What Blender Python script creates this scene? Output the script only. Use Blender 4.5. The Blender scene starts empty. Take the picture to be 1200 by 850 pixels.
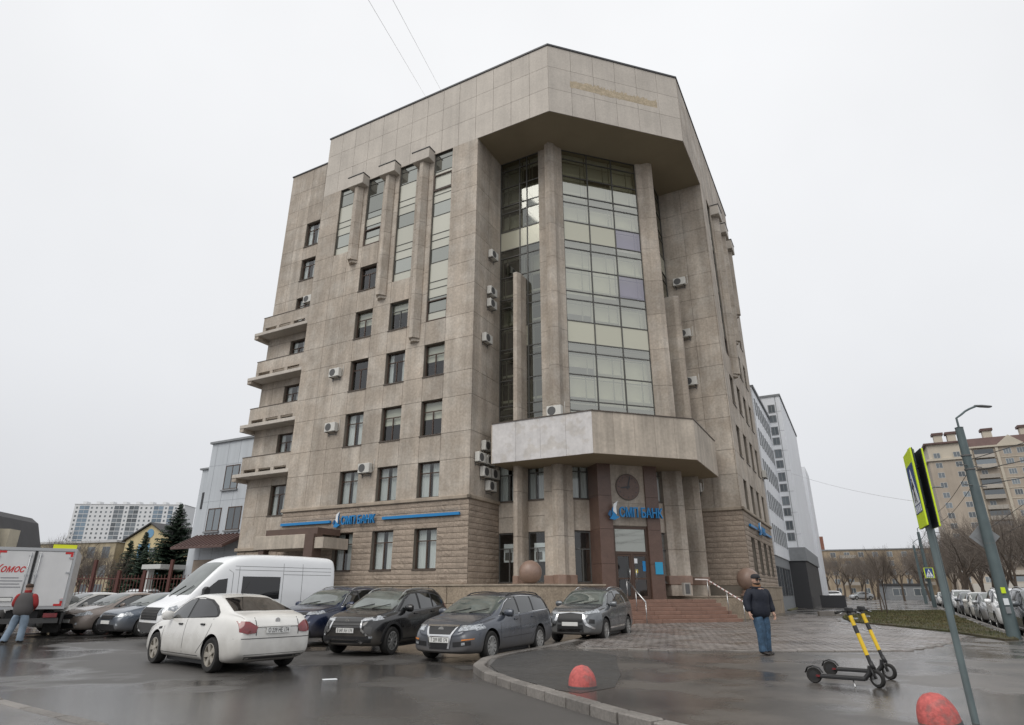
import bpy, bmesh, math, random
from mathutils import Vector, Matrix
from mathutils.bvhtree import BVHTree
R = math.radians
rnd = random.Random(7)
S = bpy.context.scene
C = S.collection

# ---------------------------------------------------------------- camera
cd = bpy.data.cameras.new('camera'); cam = bpy.data.objects.new('camera', cd); C.objects.link(cam)
cam.location = (0, 0, 1.52); cam.rotation_euler = (R(90 + 20.58), 0, 0)
cd.sensor_width = 36; cd.lens = 36 * 715 / 1200; cd.clip_start = .1; cd.clip_end = 3000
S.camera = cam
# ---------------------------------------------------------------- overcast sky
wd = bpy.data.worlds.new('World'); S.world = wd; wd.use_nodes = True
nt = wd.node_tree; nt.nodes.clear()
SUN_EL, SUN_AZ = R(48), R(215)          # behind the camera and to the left, hidden by cloud
out = nt.nodes.new('ShaderNodeOutputWorld'); bg = nt.nodes.new('ShaderNodeBackground')
sky = nt.nodes.new('ShaderNodeTexSky'); sky.sky_type = 'NISHITA'; sky.sun_disc = False
sky.sun_elevation = SUN_EL; sky.sun_rotation = SUN_AZ
hsv = nt.nodes.new('ShaderNodeHueSaturation'); hsv.inputs['Saturation'].default_value = .12; hsv.inputs['Value'].default_value = .1
nt.links.new(sky.outputs[0], hsv.inputs['Color'])
tc = nt.nodes.new('ShaderNodeTexCoord'); sp = nt.nodes.new('ShaderNodeSeparateXYZ'); nt.links.new(tc.outputs['Generated'], sp.inputs[0])
rp = nt.nodes.new('ShaderNodeValToRGB'); nt.links.new(sp.outputs[2], rp.inputs[0])
e = rp.color_ramp.elements
e[0].position = 0; e[0].color = (.68, .695, .73, 1); e[1].position = .75; e[1].color = (1.03, 1.04, 1.06, 1)
x = rp.color_ramp.elements.new(.3); x.color = (.865, .88, .91, 1)
nz = nt.nodes.new('ShaderNodeTexNoise'); nz.inputs['Scale'].default_value = 1.6; nz.inputs['Detail'].default_value = 4
mr = nt.nodes.new('ShaderNodeMapRange'); mr.inputs['From Min'].default_value = .3; mr.inputs['From Max'].default_value = .7
mr.inputs['To Min'].default_value = .93; mr.inputs['To Max'].default_value = 1.04
nt.links.new(tc.outputs['Generated'], nz.inputs['Vector']); nt.links.new(nz.outputs[0], mr.inputs[0])
ml = nt.nodes.new('ShaderNodeMix'); ml.data_type = 'RGBA'; ml.blend_type = 'MULTIPLY'; ml.inputs[0].default_value = 1
nt.links.new(rp.outputs[0], ml.inputs[6]); nt.links.new(mr.outputs[0], ml.inputs[7])
mx = nt.nodes.new('ShaderNodeMix'); mx.data_type = 'RGBA'; mx.inputs[0].default_value = .9
nt.links.new(hsv.outputs[0], mx.inputs[6]); nt.links.new(ml.outputs[2], mx.inputs[7])
nt.links.new(mx.outputs[2], bg.inputs[0]); bg.inputs[1].default_value = 1.0
nt.links.new(bg.outputs[0], out.inputs[0])
# one soft sun behind the cloud
sl = bpy.data.lights.new('sun', 'SUN'); sl.energy = 1.35; sl.angle = R(40); sl.color = (1, .96, .9)
so = bpy.data.objects.new('sun', sl); C.objects.link(so)
so.rotation_euler = (R(90) - SUN_EL, 0, R(180) - SUN_AZ)
S.view_settings.view_transform = 'Standard'; S.view_settings.look = 'None'
S.view_settings.exposure = 0.0; S.view_settings.gamma = 1

# ---------------------------------------------------------------- helpers
def link(o, parent=None):
    C.objects.link(o)
    if parent: o.parent = parent
    return o
def tag(o, label=None, cat=None, group=None, kind=None):
    if label: o['label'] = label
    if cat: o['category'] = cat
    if group: o['group'] = group
    if kind: o['kind'] = kind
    return o
def empty(name, loc=(0, 0, 0), rz=0, parent=None):
    o = bpy.data.objects.new(name, None); o.location = loc; o.rotation_euler = (0, 0, rz); o.empty_display_size = .2
    return link(o, parent)
def mesh_obj(name, me, parent=None, loc=None, rot=None):
    o = bpy.data.objects.new(name, me)
    if loc is not None: o.location = loc
    if rot is not None: o.rotation_euler = rot
    return link(o, parent)
def copy_tree(o, parent=None):
    c = o.copy(); C.objects.link(c)
    if parent: c.parent = parent
    for ch in list(o.children): copy_tree(ch, c)
    return c
ID = lambda a, b, c: (a, b, c)
class MB:
    def __init__(s): s.v = []; s.f = []; s.m = []; s.sm = []
    def add(s, vs, fs, mi=0, smooth=False):
        n = len(s.v); s.v += [tuple(p) for p in vs]
        for f in fs: s.f.append([n + i for i in f]); s.m.append(mi); s.sm.append(smooth)
        return s
    def box(s, x0, x1, y0, y1, z0, z1, mi=0, M=ID):
        vs = [M(x, y, z) for z in (z0, z1) for x, y in ((x0, y0), (x1, y0), (x1, y1), (x0, y1))]
        return s.add(vs, [(0, 3, 2, 1), (4, 5, 6, 7), (0, 1, 5, 4), (1, 2, 6, 5), (2, 3, 7, 6), (3, 0, 4, 7)], mi)
    def prism(s, poly, z0, z1, mi=0, M=ID, caps=True):
        n = len(poly); vs = [M(x, y, z0) for x, y in poly] + [M(x, y, z1) for x, y in poly]
        fs = [(i, (i + 1) % n, n + (i + 1) % n, n + i) for i in range(n)]
        if caps: fs += [tuple(range(n))[::-1], tuple(range(n, 2 * n))]
        return s.add(vs, fs, mi)
    def tube(s, pts, r, n=6, mi=0, cap=True, smooth=True, up=None):
        pts = [Vector(p) for p in pts]
        rs = r if isinstance(r, (list, tuple)) else [r] * len(pts)
        rings = []; prev = None
        for i, p in enumerate(pts):
            d = (pts[min(i + 1, len(pts) - 1)] - pts[max(i - 1, 0)])
            if d.length < 1e-9: d = Vector((0, 0, 1))
            d.normalize()
            if prev is None:
                ref = up or (Vector((0, 0, 1)) if abs(d.z) < .9 else Vector((1, 0, 0)))
                u = d.cross(ref).normalized()
            else:
                u = prev - d * prev.dot(d); u.normalize()
            prev = u; w = d.cross(u)
            rr = rs[i]; a, b = rr if isinstance(rr, (tuple, list)) else (rr, rr)
            rings.append([p + u * (a * math.cos(2 * math.pi * k / n)) + w * (b * math.sin(2 * math.pi * k / n)) for k in range(n)])
        base = len(s.v); vs = [q for rg in rings for q in rg]; fs = []
        for i in range(len(pts) - 1):
            for k in range(n):
                fs.append((i * n + k, i * n + (k + 1) % n, (i + 1) * n + (k + 1) % n, (i + 1) * n + k))
        s.add(vs, fs, mi, smooth)
        if cap:
            m = len(pts); s.add(rings[0], [tuple(range(n))[::-1]], mi); s.add(rings[-1], [tuple(range(n))], mi)
        return s
    def lathe(s, prof, n=24, mi=0, M=ID, smooth=True):
        # prof: list of (r, h) round the local z axis
        m = len(prof); vs = []
        for k in range(n):
            a = 2 * math.pi * k / n
            vs += [M(r * math.cos(a), r * math.sin(a), h) for r, h in prof]
        fs = []
        for k in range(n):
            k2 = (k + 1) % n
            for j in range(m - 1): fs.append((k * m + j, k2 * m + j, k2 * m + j + 1, k * m + j + 1))
        return s.add(vs, fs, mi, smooth)
    def mesh(s, name, mats, weld=True, bevel=0, sharp=40):
        me = bpy.data.meshes.new(name); me.from_pydata(s.v, [], s.f)
        for mt in (mats if isinstance(mats, (list, tuple)) else [mats]): me.materials.append(mt)
        me.polygons.foreach_set('material_index', s.m)
        bm = bmesh.new(); bm.from_mesh(me)
        for f, k in zip(bm.faces, s.sm): f.smooth = k
        if weld: bmesh.ops.remove_doubles(bm, verts=bm.verts, dist=1e-5)
        bmesh.ops.recalc_face_normals(bm, faces=bm.faces)
        if bevel:
            bmesh.ops.bevel(bm, geom=list(bm.edges), offset=bevel, segments=1, affect='EDGES', profile=.5)
        for ed in bm.edges:
            if len(ed.link_faces) == 2 and ed.calc_face_angle(0) > R(sharp): ed.smooth = False
        bm.to_mesh(me); bm.free(); return me
    def build(s, name, mats, parent=None, loc=None, rot=None, **k):
        return mesh_obj(name, s.mesh(name, mats, **k), parent, loc, rot)
def box(name, mat, x0, x1, y0, y1, z0, z1, parent=None, bevel=0, M=ID):
    return MB().box(x0, x1, y0, y1, z0, z1, 0, M).build(name, mat, parent, bevel=bevel)
_cache = {}
def shared_box(name, mat, x0, x1, y0, y1, z0, z1, parent, bevel=0):
    """box whose mesh is shared by every box of the same size"""
    k = (name, mat.name, round(abs(x1 - x0), 3), round(abs(y1 - y0), 3), round(abs(z1 - z0), 3))
    if k not in _cache:
        a, b, c = k[2] / 2, k[3] / 2, k[4] / 2
        _cache[k] = MB().box(-a, a, -b, b, -c, c).mesh(name, mat, bevel=bevel)
    return mesh_obj(name, _cache[k], parent, ((x0 + x1) / 2, (y0 + y1) / 2, (z0 + z1) / 2))

# ---------------------------------------------------------------- materials
MT = {}
def mat(name, col, rough=.6, metal=0, var=.0, vscale=3., fine=.0, fscale=30., streak=0., bump=0., bscale=60., obj=.0, spec=.5,
        rvar=0., rscale=2., coat=0., col2=None, c2scale=1., c2lo=.45, c2hi=.65, emit=None, estr=0., ior=None, rsharp=.1):
    m = bpy.data.materials.new(name); m.use_nodes = True; MT[name] = m
    t = m.node_tree; N = t.nodes; Lk = t.links; p = N['Principled BSDF']
    p.inputs['Roughness'].default_value = rough; p.inputs['Metallic'].default_value = metal
    p.inputs['Specular IOR Level'].default_value = spec; p.inputs['Coat Weight'].default_value = coat
    p.inputs['Coat Roughness'].default_value = .05
    if ior: p.inputs['IOR'].default_value = ior
    if emit: p.inputs['Emission Color'].default_value = (*emit, 1); p.inputs['Emission Strength'].default_value = estr
    p.inputs['Base Color'].default_value = (*col, 1)
    geo = N.new('ShaderNodeNewGeometry')
    def noise(scale, detail=3, vec=None, rough_=.55):
        n = N.new('ShaderNodeTexNoise'); n.inputs['Scale'].default_value = scale; n.inputs['Detail'].default_value = detail
        n.inputs['Roughness'].default_value = rough_
        Lk.new(vec or geo.outputs['Position'], n.inputs['Vector']); return n.outputs[0]
    def rng(src, lo, hi, a=.3, b=.7):
        r = N.new('ShaderNodeMapRange'); r.inputs[1].default_value = a; r.inputs[2].default_value = b
        r.inputs[3].default_value = lo; r.inputs[4].default_value = hi; Lk.new(src, r.inputs[0]); return r.outputs[0]
    fac = []
    if var: fac.append(rng(noise(vscale), 1 - var, 1 + var))
    if fine: fac.append(rng(noise(fscale, 4), 1 - fine, 1 + fine))
    if streak:
        mp = N.new('ShaderNodeMapping'); mp.inputs['Scale'].default_value = (1, 1, .045); Lk.new(geo.outputs['Position'], mp.inputs[0])
        fac.append(rng(noise(1.7, 5, mp.outputs[0], .65), 1 - streak, 1 + streak * .5, .36, .62))
    if obj:
        oi = N.new('ShaderNodeObjectInfo'); fac.append(rng(oi.outputs['Random'], 1 - obj, 1 + obj, 0, 1))
    cur = None
    if col2:
        mxn = N.new('ShaderNodeMix'); mxn.data_type = 'RGBA'; mxn.inputs[6].default_value = (*col, 1); mxn.inputs[7].default_value = (*col2, 1)
        Lk.new(rng(noise(c2scale, 5), 0, 1, c2lo, c2hi), mxn.inputs[0]); cur = mxn.outputs[2]
    if fac:
        f0 = fac[0]
        for f1 in fac[1:]:
            mm = N.new('ShaderNodeMath'); mm.operation = 'MULTIPLY'; Lk.new(f0, mm.inputs[0]); Lk.new(f1, mm.inputs[1]); f0 = mm.outputs[0]
        mxn = N.new('ShaderNodeMix'); mxn.data_type = 'RGBA'; mxn.blend_type = 'MULTIPLY'; mxn.inputs[0].default_value = 1
        if cur: Lk.new(cur, mxn.inputs[6])
        else: mxn.inputs[6].default_value = (*col, 1)
        Lk.new(f0, mxn.inputs[7]); cur = mxn.outputs[2]
    if cur: Lk.new(cur, p.inputs['Base Color'])
    if rvar: Lk.new(rng(noise(rscale, 4), max(.02, rough - rvar), min(1, rough + rvar), .5 - rsharp, .5 + rsharp), p.inputs['Roughness'])
    if bump:
        bp = N.new('ShaderNodeBump'); bp.inputs['Strength'].default_value = bump; bp.inputs['Distance'].default_value = .02
        Lk.new(noise(bscale, 4), bp.inputs['Height']); Lk.new(bp.outputs[0], p.inputs['Normal'])
    return m
M_ = mat
M_('slab', (.405, .348, .287), .75, var=.15, vscale=.45, fine=.15, fscale=8, streak=.19, bump=.12, bscale=40, obj=.075, col2=(.475, .425, .365), c2scale=.8)
M_('slab_light', (.51, .465, .41), .7, var=.09, vscale=.5, fine=.08, fscale=9, streak=.07, bump=.08, bscale=40, obj=.04)
M_('fascia_letters', (.44, .365, .26), .85, var=.15, vscale=4, fine=.2, fscale=12)
M_('canopy_slab', (.48, .42, .35), .75, var=.12, vscale=.7, fine=.1, fscale=7, streak=.22, bump=.1, bscale=40, obj=.05)
M_('canopy_paint', (.62, .60, .59), .75, var=.08, vscale=1.0, fine=.08, fscale=5, streak=.06, bump=.1, bscale=30, obj=.02, col2=(.56, .53, .50), c2scale=1.6, c2lo=.52, c2hi=.6)
M_('joint', (.09, .08, .07), .9)
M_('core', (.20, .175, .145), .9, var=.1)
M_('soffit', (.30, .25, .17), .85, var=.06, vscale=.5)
M_('rough_stone', (.35, .285, .228), .85, var=.15, vscale=1.2, fine=.2, fscale=14, bump=.9, bscale=16, streak=.08)
M_('plinth_stone', (.32, .26, .195), .85, var=.18, vscale=1.5, fine=.22, fscale=12, bump=.9, bscale=12)
M_('granite', (.13, .08, .062), .35, var=.1, fine=.35, fscale=45, obj=.05)
M_('granite_step', (.235, .14, .105), .38, var=.12, fine=.25, fscale=40, obj=.06)
M_('ball_granite', (.27, .185, .145), .4, var=.1, fine=.2, fscale=60)
M_('coping', (.06, .06, .065), .5)
M_('cornice', (.37, .31, .245), .8, var=.15, vscale=.8, streak=.2, fine=.1)
M_('win_brown', (.075, .045, .032), .5)
M_('win_grey', (.10, .10, .095), .5)
M_('mullion', (.085, .083, .075), .4)
M_('sill', (.09, .07, .055), .5)
M_('curtain', (.66, .68, .68), .9, obj=.2)
M_('blind', (.55, .54, .46), .8, obj=.12)
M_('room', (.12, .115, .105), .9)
M_('lamp_tube', (.9, .85, .6), .5, emit=(1, .86, .52), estr=2.2)
M_('bay_glass', (.44, .455, .365), .045, metal=.92, obj=.16, bump=.02, bscale=1.2)
M_('bay_glass_dark', (.17, .175, .15), .045, metal=.85, obj=.25, bump=.02, bscale=1.2)
M_('bay_cream', (.50, .49, .395), .18, metal=.3, obj=.05, coat=.3)
M_('bay_violet', (.32, .30, .37), .1, metal=.6, obj=.1)
M_('strip_glass', (.34, .348, .318), .05, metal=.85, obj=.22)
M_('strip_cream', (.52, .515, .44), .25, metal=.1, obj=.07, coat=.5)
M_('ac_white', (.62, .61, .57), .5, obj=.08, streak=.05)
M_('ac_grille', (.10, .10, .10), .6)
M_('bracket', (.12, .12, .12), .6)
M_('blue_sign', (.012, .21, .50), .35)
M_('blue_dark', (.015, .10, .24), .4)
M_('sign_white', (.75, .78, .80), .4)
M_('steel', (.55, .55, .55), .25, metal=.9)
M_('rail_tape', (.75, .70, .68), .5)
M_('asphalt', (.078, .074, .07), .30, var=.18, vscale=.35, fine=.25, fscale=70, rvar=.26, rscale=.16, bump=.10, bscale=130, rsharp=.035, col2=(.088, .083, .078), c2scale=.3, c2lo=.42, c2hi=.62)
M_('asphalt_new', (.062, .06, .058), .45, var=.12, vscale=.6, fine=.3, fscale=90, bump=.35, bscale=120, rvar=.1)
M_('asphalt_walk', (.115, .103, .092), .22, var=.14, vscale=.5, fine=.22, fscale=70, rvar=.18, rscale=.4, bump=.10, bscale=120, rsharp=.05, col2=(.072, .066, .06), c2scale=.6, c2lo=.45, c2hi=.58)
M_('paver', (.235, .212, .198), .33, var=.2, vscale=.8, fine=.3, fscale=5, rvar=.12, rscale=.6, col2=(.15, .128, .112), c2scale=1.3)
M_('paver_base', (.035, .032, .03), .8, var=.2)
M_('kerb', (.19, .175, .16), .6, var=.2, vscale=1.5, fine=.2, fscale=25, bump=.3, bscale=50, obj=.12)
M_('soil', (.085, .07, .045), .95, var=.3, vscale=1.2, fine=.3, fscale=15, bump=.8, bscale=20, col2=(.06, .065, .025), c2scale=.7, c2lo=.4, c2hi=.6)
M_('grass', (.085, .09, .035), .8, var=.4, vscale=1.0, col2=(.13, .10, .05), c2scale=1.5)
def glassmat(name, tint, refl=.08):
    m = bpy.data.materials.new(name); m.use_nodes = True; MT[name] = m
    t = m.node_tree; N = t.nodes; N.clear(); Lk = t.links
    o = N.new('ShaderNodeOutputMaterial'); mixs = N.new('ShaderNodeMixShader'); tr = N.new('ShaderNodeBsdfTransparent'); gl = N.new('ShaderNodeBsdfGlossy')
    tr.inputs[0].default_value = (*tint, 1); gl.inputs['Roughness'].default_value = .02; lw = N.new('ShaderNodeLayerWeight'); lw.inputs[0].default_value = .5; pw = N.new('ShaderNodeMath'); pw.operation = 'POWER'; pw.inputs[1].default_value = 3.2; Lk.new(lw.outputs['Facing'], pw.inputs[0]); fr = N.new('ShaderNodeMath'); fr.operation = 'MULTIPLY_ADD'; fr.inputs[1].default_value = .85; fr.inputs[2].default_value = refl; Lk.new(pw.outputs[0], fr.inputs[0])
    Lk.new(fr.outputs[0], mixs.inputs[0]); Lk.new(tr.outputs[0], mixs.inputs[1]); Lk.new(gl.outputs[0], mixs.inputs[2]); Lk.new(mixs.outputs[0], o.inputs[0])
    return m
def bayglass(name, tint, mirror, fac):
    m = glassmat(name, tint, fac); gl = [n for n in m.node_tree.nodes if n.type == 'BSDF_GLOSSY'][0]; gl.inputs[0].default_value = (*mirror, 1); gl.inputs['Roughness'].default_value = .03
    return m
bayglass('bay_see', (.74, .75, .66), (.82, .825, .76), .36); bayglass('bay_see_dark', (.46, .47, .42), (.74, .75, .70), .22); bayglass('bay_see_violet', (.50, .48, .56), (.66, .64, .72), .34)
M_('blind_white', (.74, .73, .65), .85, obj=.22); M_('blind_rail', (.78, .77, .68), .6); M_('reflection_bar', (.30, .30, .26), .6)
glassmat('pane', (.88, .91, .89), .09)
# ================================================================ GROUND
def sheet(name, poly, z, m, parent=None, thick=None):
    b = MB()
    if thick: b.prism(poly, z - thick, z)
    else: b.add([(x, y, z) for x, y in poly], [tuple(range(len(poly)))])
    return b.build(name, m, parent)
g = sheet('road', [(-900, -200), (900, -200), (900, 1400), (-900, 1400)], 0, MT['asphalt']); tag(g, 'wide dark wet asphalt car park and street surface', kind='structure')
ZP = .12
kerb_path = [(6.9, 5.3), (6.0, 4.2), (4.7, 4.4), (3.4, 5.6), (1.82, 7.82), (1.37, 8.6), (.63, 10.16), (0, 11.56), (-.44, 12.61), (-.69, 13.73), (-.58, 15.1), (0, 16.6), (1.2, 18.8), (2.96, 23.14), (5.3, 29.3), (7.0, 33.5)]
st_dir = Vector((36.5 - 15.9, 56 - 21.2)).normalized()
def st(t, off=0):      # a point on the street kerb, t metres from the lamp post
    return (16.3 + st_dir.x * t - st_dir.y * off, 21.2 + st_dir.y * t + st_dir.x * off)
pave_poly = kerb_path + [(12, 70), (40, 110), st(105), st(40), st(0), st(-9), st(-17)]
pv_ = sheet('pavement', pave_poly, ZP, MT['asphalt_walk'], thick=.11); tag(pv_, 'wet worn asphalt pavement in front of the building', kind='structure')
patch = sheet('asphalt_patch', [(-.2, 12.3), (.08, 11.7), (.7, 10.4), (1.0, 10.1), (1.6, 10.7), (1.95, 12.2), (2.15, 13.8), (2.45, 15.8), (1.9, 16.9), (.9, 17.3), (.2, 16.4), (-.35, 15.0), (-.45, 13.7)], ZP + .004, MT['asphalt_new']); tag(patch, 'darker fresh asphalt patch round the red bollard', kind='structure')

def kerb_run(name, path, h, label, w=.16, seg=1.0, out=1):
    root = empty(name, (path[0][0], path[0][1], 0)); tag(root, label, kind='structure')
    pts = [Vector(p) for p in path]; stones = []
    # resample
    acc = [0]
    for p, q in zip(pts, pts[1:]): acc.append(acc[-1] + (q - p).length)
    def at(d):
        for i in range(len(pts) - 1):
            if d <= acc[i + 1] or i == len(pts) - 2:
                return pts[i].lerp(pts[i + 1], min(1, (d - acc[i]) / max(1e-6, acc[i + 1] - acc[i])))
    n = max(1, int(acc[-1] / seg))
    for k in range(n):
        p, q = at(acc[-1] * k / n), at(acc[-1] * (k + 1) / n); d = (q - p); L = d.length; d.normalize()
        key = ('kerb', round(L, 1), h)
        if key not in _cache:
            l = key[1] / 2
            _cache[key] = MB().box(-l + .008, l - .008, -w / 2, w / 2, -.05, h).mesh('kerb_stone', MT['kerb'], bevel=.015)
        o = mesh_obj('kerb_stone', _cache[key], root, ((p + q) / 2 - pts[0]).to_3d() + Vector((0, 0, rnd.uniform(-.008, .008))), (rnd.uniform(-.015, .015), 0, math.atan2(d.y, d.x) + rnd.uniform(-.008, .008)))
    return root
kerb_run('kerb', kerb_path, ZP + .015, 'grey kerb stones along the curved pavement edge', w=.22, seg=.62)
kerb_run('kerb', [st(t) for t in (-17, -9, 0, 20, 45, 70)], ZP + .02, 'grey kerb stones between the lawn strip and the street')
near_walk = [(-6.98, 9.41), (-5.81, 8.6), (-4.87, 7.97), (-4.35, 7.6), (-3.2, 6.2), (-2.6, 3), (-3.5, -3), (-30, -3), (-30, 25), (-17, 17.2)]
tag(sheet('near_pavement', near_walk, ZP, MT['asphalt_walk'], thick=.11), 'strip of pavement beside the lower kerb', kind='structure')
kerb_run('kerb', [(-17, 17.2), (-6.98, 9.41), (-5.81, 8.6), (-4.35, 7.6), (-3.2, 6.2), (-2.6, 3)], ZP + .015, 'grey kerb stones round the corner pavement of the car park')

# brick paving in front of the steps
front = [(1.75, 17.75), (4.3, 16.96), (8.5, 16.73), (9.9, 16.96), (11.8, 18.5), (15.0, 22.1)]
pav_poly = front + [(15.9, 25), (16.1, 28), (15.9, 31.8), (17.5, 36), (19.5, 44), (13.4, 36), (11.3, 32.6), (6.1, 30.9), (5.0, 28.7), (2.96, 23.5)]
pb = sheet('paving_bed', pav_poly, ZP + .004, MT['paver_base']); tag(pb, 'brick paved forecourt in front of the granite steps', kind='structure')
def inside(p, poly):
    c = False; j = len(poly) - 1
    for i in range(len(poly)):
        (xi, yi), (xj, yj) = poly[i], poly[j]
        if (yi > p[1]) != (yj > p[1]) and p[0] < (xj - xi) * (p[1] - yi) / (yj - yi) + xi: c = not c
        j = i
    return c
pm = MB(); row = 0; y = 16.6
while y < 44:
    big = 1 if y < 27 else 2
    dx, dy = (.22, .46) if big == 1 else (.3, .8); x = 1.5 + (row % 2) * dx / 2
    while x < 20:
        if inside((x, y), pav_poly) and inside((x + .1, y + .05), pav_poly):
            g_ = .014 * big; hz = ZP + .022 + rnd.uniform(-.0015, .0015); a = [rnd.uniform(-.0015, .0015) for _ in range(4)]
            x0, x1, y0, y1 = x - dx / 2 + g_, x + dx / 2 - g_, y - dy / 2 + g_, y + dy / 2 - g_
            pm.add([(x0, y0, hz + a[0]), (x1, y0, hz + a[1]), (x1, y1, hz + a[2]), (x0, y1, hz + a[3]), (x0, y0, ZP), (x1, y0, ZP), (x1, y1, ZP), (x0, y1, ZP)],
                   [(0, 1, 2, 3), (4, 5, 1, 0), (5, 6, 2, 1), (6, 7, 3, 2), (7, 4, 0, 3)])
        x += dx
    row += 1; y += dy
po = pm.build('paving_brick', MT['paver'], pb, weld=False); po['kind'] = 'stuff'
kerb_run('paving_edge', front, ZP + .025, 'low concrete edging along the brick paving', w=.12, seg=.9)

# lawn strip
lawn = [(14.9, 20.2), (16.1, 24.5), (16.4, 28.0), (16.4, 32), (18.5, 37), (26, 50), (33, 50.5), st(20, .5), st(6, .4), st(-1.0, .3)]
lw = sheet('lawn', lawn, ZP + .06, MT['soil'], thick=.07); tag(lw, 'muddy lawn strip between paving and street', kind='structure')
gm = MB(); n = 0
while n < 16000:
    x, y = rnd.uniform(14.5, 36), rnd.uniform(20, 52)
    if not inside((x, y), lawn) or rnd.random() < .35 + .3 * math.sin(x * 1.3) * math.cos(y * .9): continue
    h = rnd.uniform(.03, .10); a = rnd.uniform(0, 6.3); w = rnd.uniform(.006, .016) * (1 if y < 30 else 2)
    dx, dy = math.cos(a) * w, math.sin(a) * w; lx, ly = rnd.uniform(-.05, .05), rnd.uniform(-.05, .05)
    gm.add([(x - dx, y - dy, ZP + .055), (x + dx, y + dy, ZP + .055), (x + lx, y + ly, ZP + .055 + h)], [(0, 1, 2)]); n += 1
go = gm.build('grass', MT['grass'], weld=False); tag(go, 'thin spring grass growing on the lawn strip', 'grass', kind='stuff')
g2 = sheet('verge', [(21.6, 51), (25, 57.5), (29.0, 66.5), (25.6, 66)], ZP + .05, MT['grass'], thick=.05); tag(g2, 'small green verge beside the grey office tower', kind='structure')
kerb_run('path_wall', [(18.8, 40.5), (20.9, 40.6), (23.2, 43.8)], ZP + .28, 'low dark concrete border beside the paved path', w=.22)
litter = MB().box(-.13, .13, -.07, .07, .0, .012).build('paper_scrap', MT['sign_white'], loc=(-3.35, 12.55, .003), rot=(0, 0, .4), bevel=.004); tag(litter, 'scrap of white paper lying on the wet asphalt', 'litter')
# ================================================================ MAIN BUILDING  (local x = -U, y = V)
PHI = R(28.2)
A_ = Vector((-math.cos(PHI), math.sin(PHI))); B_ = Vector((math.sin(PHI), math.cos(PHI)))
KW = A_ * 5.4 + B_ * 27.2
bld = empty('office_building', (KW.x, KW.y, 0), -PHI)
tag(bld, 'large beige stone clad office block with recessed glazed corner bay', 'building')
def loc2w(U, V, z=0):
    p = A_ * (5.4 + U) + B_ * (27.2 + V); return Vector((p.x, p.y, z))
FA = lambda s, d, z: (-s, d, z)             # facade A: s along, d depth inwards
FB = lambda s, d, z: (-d, s, z)             # facade B
q2 = 1 / math.sqrt(2)
def chamfer(sm):                            # plane U+V = sm ; s measured from the symmetry axis towards B, d inwards
    U0 = V0 = sm / 2
    return lambda s, d, z: (-(U0 - s * q2 + d * q2), V0 + s * q2 + d * q2, z)
CH = chamfer(6.6)
Q, END, ROOF, SOF, GAP = 11.7, 25.2, 34.55, 29.2, .010
sills = [2.6, 6.27, 9.7, 13.22, 16.75, 20.2, 23.65, 27.1]
heads = [4.65, 8.2, 11.75, 15.25, 18.68, 22.02, 25.55, 29.2]
wins = [(13.65, 15.1), (16.52, 17.98), (19.38, 20.82), (22.15, 23.45)]
ZB = 6.05                                   # top of the rusticated base
def panel(F, s0, s1, z0, z1, m='slab', d0=0., d1=.05, parent=bld, name='facade_panel', mb=None):
    if mb is not None: mb.box(s0 + GAP, s1 - GAP, d0, d1, z0 + GAP, z1 - GAP, 0, F); return
    p, q = F(s0 + GAP, d0, z0 + GAP), F(s1 - GAP, d1, z1 - GAP)
    return shared_box(name, MT[m], p[0], q[0], p[1], q[1], p[2], q[2], parent)
PANEL_B = MB(); CORE = MB(); ROOM = MB()
def shared_m(key, builder):
    if key not in _cache: _cache[key] = builder()
    return _cache[key]

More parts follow.
